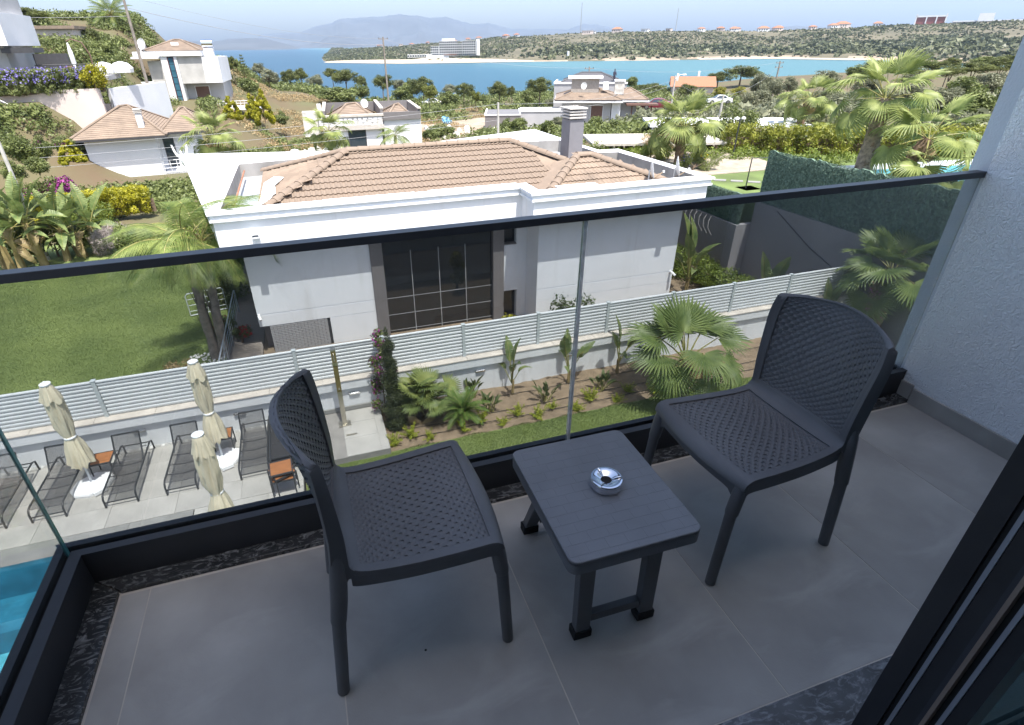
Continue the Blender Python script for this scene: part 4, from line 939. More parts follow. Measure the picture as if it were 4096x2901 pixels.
# hip roofs
roof = hpart(MB().box(2,18,-2.577,3,19,-2.5), 'roof', M_zinc)
def rp_(m, name, mt, **k):
    m.v = [(x-5,y-16,z-ZL) for x,y,z in m.v]; return m.build(name, mt, roof, **k)
def hip(e0, e1, y0, y1, ze, r0, r1, zr):
    A = (e0,y0,ze); B = (e1,y0,ze); Cc = (e1,y1,ze); D = (e0,y1,ze)
    m = MB(); m.add([A,B,Cc,D,r0+(zr,),r1+(zr,)], [(0,1,5,4),(1,2,5),(2,3,4,5),(3,0,4)]); return m
H1 = dict(e0=-1.42,e1=9.9,y0=16.05,y1=22.2,ze=-2.42,r0=(1.42,19.1),r1=(7.0,19.1),zr=-1.42)
H2 = dict(e0=6.7,e1=11.1,y0=15.0,y1=19.0,ze=-2.40,r0=(8.62,17.0),r1=(9.12,17.0),zr=-1.70)
for H in (H1,H2): rp_(hip(**H), 'roof_slope', M_rtile)
TW, TL = .30, .335
def tile_mesh():
    m = MB(); n = 12; v = []
    for r,(y,dz) in enumerate(((0,.050),(TL+.03,.012))):
        for i in range(n+1):
            u = i/n; x = u*(TW+.01); ph = u*2*2*math.pi; v.append((x,y,dz+.020*max(-.35,math.cos(ph))))
    for i in range(n+1): x,y,z = v[i]; v.append((x,y+.004,z-.042))
    f = [(i,i+1,n+2+i,n+1+i) for i in range(n)]+[(2*(n+1)+i,2*(n+1)+i+1,i+1,i) for i in range(n)]
    m.v = v; m.f = f; return m
tm = tile_mesh().mesh('tile', M_rtile); rest = MB(); ntile = 0
def lay(e0, e1, ye, zE, r0x, r1x, yr, zr, rows_mat, limit):
    """tiles on the front slope (facing -Y) of a hip roof"""
    global ntile
    sl = math.hypot(yr-ye, zr-zE); a = math.atan2(zr-zE, yr-ye); nr = int(sl/TL)+1
    for j in range(nr):
        t = j*TL/sl; xa = lerp(e0,r0x,min(1,t)); xb = lerp(e1,r1x,min(1,t)); k0 = math.floor((xa-e0)/TW); x = e0+k0*TW
        while x < xb:
            if x+TW*.55 > xa and x+TW*.45 < xb:
                loc = Vector((x-5, lerp(ye,yr,t)-16, lerp(zE,zr,t)-ZL+.012+random.uniform(0,.004))); rot = (a+random.uniform(-.008,.008),0,random.uniform(-.006,.006))
                if ntile < limit: obj('tile', tm, roof, loc, rot); ntile += 1
                else: rest.m = Matrix.Translation(loc) @ Matrix.Rotation(a,4,'X'); s = tile_mesh(); rest.add(s.v, s.f)
            x += TW
random.seed(3)
lay(H1['e0'],8.2,H1['y0'],H1['ze'],H1['r0'][0],H1['r1'][0],19.1,H1['zr'],None,300)
lay(H2['e0'],H2['e1'],H2['y0'],H2['ze'],8.62,9.12,17.0,H2['zr'],None,0)
# left hip end: flat interlocking rows (west slope)
sl = math.hypot(H1['r0'][0]-H1['e0'], H1['zr']-H1['ze']); a = math.atan2(H1['zr']-H1['ze'], H1['r0'][0]-H1['e0'])
for j in range(int(sl/TL)+1):
    t = j*TL/sl; ya = lerp(H1['y0'],19.1,t); yb = lerp(H1['y1'],19.1,t); y = H1['y0']+math.floor((ya-H1['y0'])/TW)*TW
    while y < yb:
        if y+TW*.55 > ya and y+TW*.45 < yb:
            rest.m = Matrix.Translation((lerp(H1['e0'],H1['r0'][0],t)-5, y+TW-16, lerp(H1['ze'],H1['zr'],t)-ZL+.012)) @ Matrix.Rotation(R(-90),4,'Z') @ Matrix.Rotation(a,4,'X')
            s = tile_mesh(); rest.add(s.v, s.f)
        y += TW
# right slope of the small hip (east) stays deck-coloured; joined remainder of tiles
rest.m = None; tag(rest.build('tile', M_rtile, roof), kind='stuff')
def ridge(p, q, s=.36):
    p = Vector(p); q = Vector(q); d = q-p; n = max(1,round(d.length/s)); u = d.normalized(); w = u.cross(Vector((0,0,1))).normalized(); up = w.cross(u); L = d.length/n
    for k in range(n):
        m = MB(); vs = []
        for e,(t,r) in enumerate(((-.02,.15),(L*1.0,.125))):
            for i in range(9):
                an = math.pi*i/8; vs.append(u*t + w*math.cos(an)*r + up*(math.sin(an)*r*.8-.02))
        for i in range(9): vs.append(vs[i]*1.0 - up*.022)
        m.add(vs, [(i,i+1,10+i,9+i) for i in range(8)]+[(18+i,19+i,i+1,i) for i in range(8)])
        o = m.build('ridge_tile', M_rtile, roof, smooth=False); o.location = p+u*(k*L)-Vector((5,16,ZL))+Vector((0,0,.055))
zr = H1['zr']+.02
ridge((1.42,19.1,zr),(7.0,19.1,zr)); ridge((-1.42,16.05,-2.40),(1.42,19.1,zr)); ridge((-1.42,22.2,-2.40),(1.42,19.1,zr)); ridge((9.2,16.75,-2.17),(7.0,19.1,zr))
ridge((6.72,15.02,-2.38),(8.62,17.0,-1.68)); ridge((11.08,15.02,-2.38),(9.12,17.0,-1.68)); ridge((8.62,17.0,-1.68),(9.12,17.0,-1.68)); ridge((11.08,18.98,-2.38),(9.12,17.0,-1.68))
# loose white coping slabs and patch lying on the tiles
M_slab = mat('loose white slab', (.74,.74,.73), .8)
def patch(pts, z):
    hpart(MB().prism(pts, z, z+.02), 'roof_patch', M_slab)
hpart(MB().box(.35,15.72,-2.16,2.95,16.0,-2.13), 'coping_board', M_slab); hpart(MB().box(3.35,15.72,-2.15,6.1,16.0,-2.12), 'coping_board', M_slab); hpart(MB().box(7.0,14.72,-2.13,8.3,15.12,-2.10), 'coping_board', M_slab)
o = MB().prism([(-1.45,16.3),(-1.1,16.2),(-.95,17.2),(-.85,17.3),(-.9,18.5),(-.6,19.1),(-.95,19.9),(-1.3,19.6),(-1.35,17.4)], 0, .012); m4 = Matrix.Translation((-1.42,0,-2.38)) @ Matrix.Rotation(-a,4,'Y') @ Matrix.Translation((1.42,0,.055))
o.v = [tuple(m4 @ Vector(p)) for p in o.v]; hpart(o, 'roof_patch', M_slab)
M_pipe = mat('rusty pipe', (.30,.14,.08), .7, var=.3)
hpart(MB().tube([(-2.05,16.2,-2.3),(-2.05,21.8,-2.25)], .03, 8), 'drain_pipe', M_pipe); hpart(MB().tube([(-1.2,22.0,-2.3),(-.2,22.2,-2.2)], .05, 8), 'drain_pipe', M_slab)
# chimney
ch_ = thing('chimney', 'tall square grey chimney with louvred stone cap on the white house', 'chimney', (9.75,19.75,-2.58))
MB().box(-.28,-.36,0,.28,.36,1.72).build('stack', M_chim, ch_, bevel=.008)
for k in range(3): MB().box(-.33,-.41,1.76+k*.105,.33,.41,1.815+k*.105).build('louvre', M_chimc, ch_, bevel=.006)
MB().box(-.24,-.32,1.721,.24,.32,2.02).build('flue', M_cem, ch_); MB().box(-.36,-.44,2.07,.36,.44,2.115).build('cap_slab', M_chimc, ch_, bevel=.008)
# satellite dishes
M_dish = mat('white dish', (.72,.72,.70), .5)
M_rust = mat('rusty bracket', (.35,.25,.16), .7, var=.3)
def dish(lab, loc, rz, s=1):
    t = thing('satellite_dish', lab, 'dish', loc, rz); pr = [(.0,0)]+[(.42*i/6,.11*(i/6)**2) for i in range(1,7)]
    m = MB().lathe(pr+[(.425,.105)]+[(.42*i/6,.11*(i/6)**2-.012) for i in range(6,0,-1)], 28); m.v = [(x,y*1.05,z) for x,y,z in m.v]
    d = m.build('reflector', M_dish, t, smooth=True); d.location = (0,0,.62*s); d.rotation_euler = (R(78),0,0); d.scale = (s,s,s)
    MB().tube([(0,.03,0),(0,.03,.62*s)], .025, 8).build('mast', M_dish, t); MB().tube([(0,0,.24*s),(0,-.25*s,.36*s),(0,-.5*s,.56*s)], .014, 6).build('feed_arm', M_rust, t)
    MB().box(-.035,-.56*s,.54*s,.035,-.48*s,.62*s).build('receiver', M_dish, t, bevel=.008); return t
dish('white satellite dish seen edge-on, left of the two on the parapet corner', (10.25,15.15,-2.35), R(58), .75)
dish('white satellite dish seen edge-on, right of the two on the parapet corner', (11.2,15.2,-2.35), R(58), .75)
# security cameras
def seccam(lab, loc, rz):
    t = thing('security_camera', lab, 'camera', loc, rz, 'wall security cameras'); MB().tube([(0,0,0),(0,-.10,0)], [.04,.03], 10).build('bracket', M_pwhite, t); MB().tube([(0,-.09,0),(.05,-.24,-.07)], [.045,.04], 10).build('camera_body', M_pwhite, t, smooth=True)
seccam('white security camera at the left corner of the white house', (-1.97,15.999,-5.34), 0); seccam('white security camera at the right corner of the white house', (11.5,15.049,-5.35), 0)
# ---- neighbour's plot
ground_pts = [(-40,12.0),(16.0,12.0),(16.0,30.5),(-40,30.5)]
tag(MB().prism([(-30,12.0),(-3.15,12.0),(-3.15,30.6),(-30,30.6)], ZL-.6, ZL).build('lawn', M_turf), kind='structure')
tag(obj('grass', grass('grass', -14, -3.2, 12.5, 27.5, ZL-.004, 260000, .032, 4)), 'mown lawn left of the white house', 'grass', kind='stuff')
tag(MB().prism([(-2.1,12.0),(15.9,12.0),(15.9,30.6),(-2.1,30.6)], ZL-.6, ZL-.02).build('house_plot', M_soil), kind='structure')
M_board = mat('grey deck boards', (.22,.19,.165), .8, var=.2, vscale=3, stretch=(1,12,1))
dk = tag(MB().box(-3.14,12.0,ZL-.4,-2.11,27,ZL-.03).build('deck_path', M_mortar), kind='structure')
for k in range(104): MB().box(-3.13,12.05+k*.144,ZL-.029,-2.115,12.05+k*.144+.136,ZL).build('deck_board', M_board, dk)
M_galv = mat('galvanised pipe', (.38,.42,.47), .35, metal=.6)
rl = thing('pipe_railing', 'galvanised pipe railing along the boarded path beside the house', 'railing', (-3.0,14.2,ZL))
for z in (.25,.4,.55,.7,.9): MB().tube([(0,0,z),(0,5.2,z)] if z < .9 else [(0,-.05,.02),(0,0,.85),(0,.1,.9),(0,5.1,.9),(0,5.2,.85),(0,5.25,.02)], .022 if z == .9 else .011, 6).build('rail', M_galv, rl, smooth=True)
for y in (1.3,2.6,3.9): MB().tube([(0,y,0),(0,y,.9)], .016, 6).build('post', M_galv, rl)
MB().tube([(0,.2,.1),(0,1.2,.86)], .012, 6).build('brace', M_galv, rl)
gt = thing('metal_gate', 'small white tubular gate standing at the lawn edge by the path', 'gate', (-4.6,19.6,ZL), R(12))
MB().tube([(0,0,.05),(0,0,.78),(.06,0,.85),(1.15,0,.85),(1.2,0,.78),(1.2,0,.05),(0,0,.05)], .02, 6).build('frame', M_ppole, gt, smooth=True)
for z in (.2,.42,.64): MB().tube([(0,0,z),(1.2,0,z)], .012, 6).build('bar', M_ppole, gt)
for x in (.3,.6,.9): MB().tube([(x,0,.05),(x,0,.85)], .012, 6).build('bar', M_ppole, gt)
# white pebbles at the palm foot
rng = np.random.default_rng(2); ico = MB().lathe([(0,-.5),(.42,-.3),(.5,0),(.4,.3),(0,.48)], 6); V = []; F = []; base_v = np.array(ico.v)*.07; n0 = 0
pebs = [(rng.uniform(-4.2,-3.2), rng.uniform(14.2,16.6)) for _ in range(420)]
pv = []; pf_ = []
for x,y in pebs:
    s = rng.uniform(.5,1.3); n = len(pv); pv += [tuple(p) for p in base_v*s*np.array([1,rng.uniform(.7,1.2),.7])+np.array([x,y,ZL+.02])]; pf_ += [tuple(i+n for i in f) for f in ico.f]
me = bpy.data.meshes.new('pebbles'); me.from_pydata(pv, [], pf_); me.materials.append(mat('white pebble', (.7,.69,.66), .8, var=.1)); tag(obj('pebbles', me), 'white pebbles around the foot of the palm', 'pebbles', kind='stuff')
# multi-trunk feather palm
QP = [feather_mesh('frond', 2.7, 1.7, 58, .66, .024, 1.15, .2, M_fea, 31, .25), feather_mesh('frond', 2.8, 2.2, 58, .70, .024, 1.3, .0, M_fea, 32, .25), feather_mesh('frond', 2.5, 1.2, 54, .6, .024, .9, .5, M_fea, 33, .25)]
qp = thing('feather_palm', 'tall twin-trunked feather palm with drooping fronds left of the house', 'palm tree', (-3.42,16.2,ZL))
for k,(x0,x1,h,r) in enumerate(((-.05,-.02,3.5,.125),(.2,.42,3.6,.12))):
    m = MB(); pts = [Vector((lerp(x0,x1,(i/9)),.08*math.sin(i*1.1+k),h*i/9-.1)) for i in range(10)]; m.tube(pts, [r*lerp(1.25,.85,i/9)*(1+.1*math.sin(i*2.3)) for i in range(10)], 9); m.build('trunk', M_barkg, qp, smooth=True)
    b = MB(); rnd = random.Random(k)
    for q in range(46):
        u = rnd.uniform(.35,1); p = pts[min(9,int(u*9))]; an = rnd.random()*6.28; o_ = Vector((math.cos(an),math.sin(an),0)); w = o_.cross(Vector((0,0,1)))*.05; c = p+o_*r*.85
        b.add([c-w,c+w,c+o_*.10+Vector((0,0,.42))+w*.3,c+o_*.10+Vector((0,0,.42))-w*.3],[(0,1,2,3)])
    b.build('leaf_bases', M_barkg, qp)
rnd = random.Random(4)
for k in range(24):
    c = ((-.02,0,3.5),(.42,0,3.6))[k%2]; az = k*137.5+rnd.uniform(-10,10); el = lerp(86,12,(k/24)**.85)
    obj('frond', QP[k%3], qp, c, (R(rnd.uniform(-20,20)),R(-el),R(az)), rnd.uniform(.75,.98))
for k in range(4): obj('dry_frond', FAND, qp, (-.02,0,3.3), (0,R(50),R(150+k*40)), .5)
# shrubs beside the path
bush('shrub', 'rounded green shrub beside the boarded path behind the palm trunks', 'shrub', (-3.6,20.6,ZL), (.75,.9,.75), 16, .45, 5000, .05, .6, M_shrub, 5)
bush('shrub', 'tall dark feathery shrub against the left end of the house', 'shrub', (-3.55,22.8,ZL), (.8,1.0,1.35), 20, .55, 6000, .07, .3, M_hedge, 6)
bush('geranium', 'geranium with red flowers by the pipe railing', 'flowers', (-3.3,17.3,ZL), (.35,.6,.4), 9, .22, 1400, .04, .8, M_shrub, 7, flowers=(M_red,90,.045))
bush('geranium', 'geranium with dark red flowers on the path side of the railing', 'flowers', (-2.75,17.0,ZL), (.25,.35,.35), 7, .18, 800, .04, .8, M_shrub, 8, flowers=(M_red,70,.045))
bush('cycad', 'low dry cycad in the pebbles at the palm foot', 'cycad', (-4.3,15.4,ZL), (.35,.35,.25), 6, .2, 500, .07, .2, M_dry, 9)
for i,(x,lab) in enumerate(((-1.2,'leafy top of a shrub showing over the fence below the brick panel'),(4.9,'yellow-green shrub tip over the fence below the large window'),(-2.2,'shrub tip over the fence at the end of the boarded path'))):
    bush('shrub', lab, 'shrub', (x,13.2,ZL), (.3,.3,.72), 8, .25, 1200, .05, .7, M_lime if i == 1 else M_hedge, 20+i)
bush('shrub', 'thin dark-leaved shrub against the right wing of the house', 'shrub', (7.6,14.4,ZL), (.8,.3,.75), 10, .3, 700, .05, .7, M_strel, 25)
# banana clump, dry shrub, round shrub, hedge at the back of the lawn
BB = [paddle_mesh('leaf', 1.5, .52, .7, .5, seed=11, tears=9), paddle_mesh('leaf', 1.4, .48, .7, 1.1, seed=12, tears=10, fold=.5), paddle_mesh('leaf', 1.2, .36, .6, 1.9, M_fand, seed=13, tears=8, fold=.6)]
def big_banana(lab, loc, h, n, seed):
    rnd = random.Random(seed); t = thing('banana_plant', lab, 'banana plant', loc, 0, 'banana clump beyond the lawn')
    for k in range(3):
        c = (rnd.uniform(-.5,.5),rnd.uniform(-.3,.3)); hh = h*rnd.uniform(.65,1); MB().tube([(c[0],c[1],-.1),(c[0]*1.3,c[1]*1.2,hh)],[.17,.10],8).build('stem', M_banst, t, smooth=True)
        for j in range(n):
            el = lerp(84,-28,(j/n)); obj('leaf', BB[0 if j < n*.4 else (1 if j < n*.75 else 2)], t, (c[0]*1.3,c[1]*1.2,hh-.1), (R(rnd.uniform(-30,30)),R(-el),R(j*137+k*50)), rnd.uniform(.7,1.05))
big_banana('large banana plant at the left edge of the view beyond the lawn', (-12.6,27.4,ZL), 1.9, 13, 1); big_banana('large banana plant with ragged leaves, second from the left beyond the lawn', (-11.2,27.6,ZL), 2.1, 14, 2); big_banana('banana plant right of the ragged clump beyond the lawn', (-9.9,28.2,ZL), 1.4, 11, 3)
bush('shrub', 'leafy green undergrowth below the banana clump', 'shrub', (-11.3,28.6,ZL), (2.2,.7,.8), 24, .5, 7000, .07, .7, M_shrub, 31)
bush('shrub', 'rounded bright green conifer bush right of the banana clump', 'shrub', (-10.3,31.0,ZL), (.95,.95,1.0), 22, .5, 8000, .06, .3, M_hedge, 32)
bush('shrub', 'bare grey dried-out bush beside the lawn', 'shrub', (-8.7,28.0,ZL), (.75,.6,.75), 16, .4, 3800, .16, .04, mat('dry twigs', (.30,.26,.25), .9, var=.2), 33)
bush('shrub', 'small dark round-leaved tree right of the dried-out bush', 'shrub', (-7.7,27.6,ZL), (.75,.6,.8), 14, .38, 3600, .06, .8, M_shrub, 34)
bush('shrub', 'bright green bushes below the feather palm fronds', 'shrub', (-4.9,28.5,ZL), (1.9,.8,.7), 20, .5, 6000, .07, .5, M_hedge, 35)
def hedge(name, lab, p0, p1, w, h, n, m_, seed, size=.06, zf=None):
    p0 = Vector(p0); p1 = Vector(p1); L = (p1-p0).length; u = (p1-p0)/L; t = thing(name, lab, 'hedge', tuple(p0), math.atan2(u.y,u.x)); rng = random.Random(seed); cl = []
    for k in range(int(L/.28)):
        for zz in np.arange(.25,h,.35): cl.append(((k*.28+rng.uniform(-.1,.1), rng.uniform(-w*.3,w*.3), zz+rng.uniform(-.08,.06)), (.3,.3+w*.25,.3)))
    obj('foliage', crown_mesh('foliage', cl, n, size, .35, m_, seed, .6, .7), t); MB().box(0,-.05,0,L,.05,h*.55).build('stem', M_bark, t); return t
hedge('hedge', 'clipped yellow-green hedge behind the lawn', (-14.3,35.4,-6.7), (-8.6,36.2,-6.7), .9, 1.35, 26000, M_lime, 41, .075)
hedge('hedge', 'clipped dark green hedge between the house and the grey retaining wall', (14.2,12.4,ZL), (13.6,20.5,ZL), 1.5, .95, 24000, M_hedge, 42, .06)
# banana and broadleaf shrub right of the house
banana('banana plant growing in the gap right of the house', (12.75,15.6,ZL), 8, 7, 1.7, 'bananas right of the house'); banana('banana plant behind the fence in front of the dark hedge', (13.6,12.9,ZL), 9, 4, 1.5, 'bananas right of the house')
tree('tree', 'glossy broadleaf tree at the right end of the white house', 'tree', (13.3,20.0,ZL), 1.3, .09, rand_clumps((0,0,2.1),(.95,1.1,1.4),22,.5,3), 5200, .075, .5, leafmat('glossy leaves', (.07,.12,.02), (.22,.27,.04)), 51)
# ---- grey retaining wall with green mesh fence on the right
M_gwall = mat('grey retaining wall', (.23,.225,.235), .9, var=.08, vscale=.8, bump=.15, bscale=40)
M_mesh = mat('dark green hedge netting', (.085,.15,.11), .95, var=.5, vscale=14, bump=1, bscale=70, col2=(.19,.28,.21))
rw = thing('retaining_wall', 'grey rendered retaining wall right of the white house', 'wall', (16,8,ZL))
MB().box(0,-.3,-.3,.3,8.62,2.92).build('wall_face', M_gwall, rw); MB().box(-.65,8.63,-.3,-.35,16,2.05).build('wall_face', M_gwall, rw); MB().box(-.349,8.63,-.3,.3,8.85,2.05).build('wall_face', M_gwall, rw)
gf = thing('netting_fence', 'dark green artificial-hedge fence on the grey retaining wall', 'fence', (16.1,8,ZL+2.92))
def shaggy(name, L, h, nseg, seed):
    rng = np.random.default_rng(seed); v = []; f = []; nz = 8
    for i in range(nseg+1):
        hh = h*(1+.03*math.sin(i*.5)+.02*rng.uniform(-1,1))
        for s in (-1,1):
            for j in range(nz+1): v.append((s*.03+rng.uniform(-.02,.02), L*i/nseg, hh*j/nz))
    st = 2*(nz+1)
    for i in range(nseg):
        for s in (0,1):
            for j in range(nz): a0 = i*st+s*(nz+1)+j; b0 = a0+st; f.append((a0,b0,b0+1,a0+1))
        f.append((i*st+nz,i*st+st-1,(i+1)*st+st-1,(i+1)*st+nz))
    p = np.stack([rng.normal(0,.045,24000)*1.0, rng.uniform(0,L,24000), rng.uniform(0,h*1.02,24000)],1); d = np.tile(np.array([[-1.,0,0]]),(24000,1)); lv, lf = leaf_quads(p, d, .035, .18, rng, .7)
    me = bpy.data.meshes.new(name); n = len(v); me.from_pydata(v+[tuple(x) for x in lv], [], f+[tuple(int(i)+n for i in q) for q in lf]); me.materials.append(M_mesh); return me
for k in range(4): obj('netting_panel', shaggy('netting_panel', 2.14, 1.78, 16, k), gf, (0,k*2.15,0))
for k in range(5): MB().tube([(.06,k*2.15,-.1),(.06,k*2.15,1.7)], .025, 6).build('post', M_lfr, gf)
g2 = thing('netting_fence', 'lower dark green artificial-hedge fence behind the end of the grey wall', 'fence', (15.5,16.7,ZL+2.05))
for k in range(3): obj('netting_panel', shaggy('netting_panel', 2.14, 1.1, 16, 10+k), g2, (0,k*2.15,0))
M_wire = mat('bent wire', (.45,.43,.42), .5)
bw = thing('wire_coil', 'row of bent pale wires on the low grey wall', 'wire', (15.3,18.0,ZL+2.0))
for k in range(6): MB().tube([(-.02,k*.3,.06),(-.16,k*.3-.06,-.1),(-.22,k*.3-.16,-.35),(-.1,k*.3-.3,-.62)], .008, 5).build('wire', M_wire, bw)
tag(MB().tube([(15.985,15.5,-3.8),(15.985,13.8,-4.6),(15.985,12.6,-5.0),(15.985,11,-5.3)], .012, 5).build('cable', M_hose, smooth=True), 'black cable sagging across the grey retaining wall', 'cable')
# ================================================================== MIDDLE DISTANCE
def ss(t): t = min(1,max(0,t)); return t*t*(3-2*t)
BY = [(-50,-6.5),(30,-6.7),(60,-8.2),(85,-9.4),(120,-10),(150,-11),(185,-14),(215,-19),(260,-26)]
def base_z(y):
    for (y0,z0),(y1,z1) in zip(BY,BY[1:]):
        if y <= y1: return z0+(z1-z0)*max(0,(y-y0)/(y1-y0))
    return BY[-1][1]
def T(x, y):
    z = base_z(y)
    z += 5.0*ss((-x-1)/9)*ss((y-60)/14)*(1-ss((y-105)/40)) + 6.0*ss((-x-14)/6)*ss((y-46)/12)*(1-ss((y-100)/40))
    z += 4.2*ss((20-x)/22)*ss((y-75)/30)*(1-ss((y-150)/40)) + 2.9*ss((x-13)/4)*(1-ss((y-30)/45)) + 3.0*ss((x-110)/60)*ss((y-20)/40)
    return z
M_ground = mat('dry hillside', (.155,.11,.062), .95, var=.3, vscale=.15, col2=(.10,.10,.045), bump=1, bscale=3, detail=9)
M_earth = mat('pale bare earth', (.30,.245,.185), .95, var=.2, vscale=.5, bump=1, bscale=4, detail=8)
M_gravel = mat('pale gravel', (.30,.26,.21), .95, var=.2, vscale=3, bump=.6, bscale=30)
def terrain(name, x0, x1, y0, y1, nx, ny, m_, amp=.25):
    v = []; f = []
    for j in range(ny+1):
        for i in range(nx+1):
            x = lerp(x0,x1,i/nx); y = lerp(y0,y1,(j/ny)**1.4); v.append((x,y,T(x,y)+amp*mnoise.noise((x*.12,y*.12,0))*ss((y-y0)/6)))
    for j in range(ny):
        for i in range(nx): a0 = j*(nx+1)+i; f.append((a0,a0+1,a0+nx+2,a0+nx+1))
    return tag(obj(name, npmesh(name, v, f, m_, True)), kind='structure')
terrain('ground', -110, 230, 30.4, 262, 170, 90, M_ground)
tag(MB().prism([(16.31,1.5),(80,1.5),(80,30.39),(16.31,30.39)], -5, -3.82).build('upper_terrace', mat('terrace lawn', (.10,.14,.04), .9, var=.4, vscale=.5, bump=.4, bscale=30)), kind='structure')
tag(MB().prism([(15.0,21.5),(22,21.5),(24,29.5),(15.5,29.5)], -3.83, -3.79).build('gravel_path', M_gravel), kind='structure')
bank = terrain('earth_bank', 14.5, 30, 62, 92, 24, 22, M_earth, .6); bank.location.z = .25
# ---- trees and shrubs
def unit_pine(seed):
    cl = rand_clumps((0,0,0), (.74,.74,.72), 30, .30, seed, flat=.65); return crown_mesh('crown', cl, 5200, .085, .22, M_pine, seed, .8, .5)
def unit_olive(seed):
    cl = rand_clumps((0,0,0), (.75,.75,.75), 34, .30, seed); return crown_mesh('crown', cl, 5200, .07, .35, M_olive, seed, .9, .5)
def unit_shrub(seed, m_, n=5200):
    cl = rand_clumps((0,0,0), (.75,.75,.75), 34, .32, seed); return crown_mesh('crown', cl, n, .065, .55, m_, seed, .9, .55)
UP = [unit_pine(i) for i in (1,2,3)]; UO = [unit_olive(i) for i in (4,5,6)]; US = [unit_shrub(i, M_shrub) for i in (7,8,9)]
M_limep = leafmat('light pine needles', (.12,.14,.02), (.22,.24,.05), vscale=.9); M_yelt = leafmat('yellow-green leaves', (.24,.24,.03), (.38,.36,.07), vscale=.9)
ULP = [unit_shrub(11, M_limep)]; UY = [unit_shrub(12, M_yelt)]
def cone_crown(seed, m_):
    rng = random.Random(seed); cl = []
    for k in range(40): z = rng.uniform(-.9,.95); r = .72*(1-((z+1)/2)**1.6)+.08; a0 = rng.random()*6.28; cl.append(((r*math.cos(a0)*.8,r*math.sin(a0)*.8,z),.22*(1.2-(z+1)/2*.7)))
    return crown_mesh('crown', cl, 14000, .085, .4, m_, seed, .6, .6)
UL = [cone_crown(13, M_lime), cone_crown(14, M_lime)]
def arau(seed):
    cl = []
    for k in range(11):
        z = -1+k*.19; r = .95*(1-k/12)
        for j in range(7): a0 = j*.9+k; cl += [((r*.6*math.cos(a0),r*.6*math.sin(a0),z),(.28*r+.05,.28*r+.05,.05)),((r*.95*math.cos(a0),r*.95*math.sin(a0),z+.06),(.14*r+.03,.14*r+.03,.04))]
    return crown_mesh('crown', cl, 5000, .05, .3, M_pine, seed, .8, .3)
UA = [arau(15)]
tk = MB(); tk.tube([(0,0,-.08),(.02,.01,.4),(-.01,.02,.75),(.03,0,1)], [.055,.045,.04,.02], 7); TK = tk.mesh('trunk', M_bark, smooth=True)
for an in (.5,2.6,4.4):
    pass
tk2 = MB(); tk2.tube([(0,0,-.08),(.02,.01,.5),(0,0,.8)], [.055,.045,.035], 7)
for an in (.4,1.9,3.3,5.0): tk2.tube([(0,0,.7),(.10*math.cos(an),.10*math.sin(an),.85),(.22*math.cos(an),.22*math.sin(an),1.05)], [.03,.02,.008], 5)
TK2 = tk2.mesh('trunk', M_bark, smooth=True)
KIND = {'pine':(UP,'pine_tree','round-crowned stone pine','tree','stone pines towards the bay'),'olive':(UO,'olive_tree','grey-green olive-like tree','tree','grey-green trees'),'shrub':(US,'shrub','dense green shrub','shrub','green shrubs in the middle distance'),
 'lime_pine':(ULP,'pine_tree','small light green pine','tree','light green pines'),'yellow':(UY,'small_tree','small yellow-green tree','tree','yellow-green trees by the orange roof'),'limeb':(UL,'conifer_bush','yellow-green conical conifer bush','shrub','yellow conifer bushes'),'araucaria':(UA,'araucaria_tree','tiered dark araucaria','tree',None),'boug':(US,'bougainvillea','bougainvillea bush with scattered magenta flowers','shrub','bougainvilleas left of the brown-roofed house')}
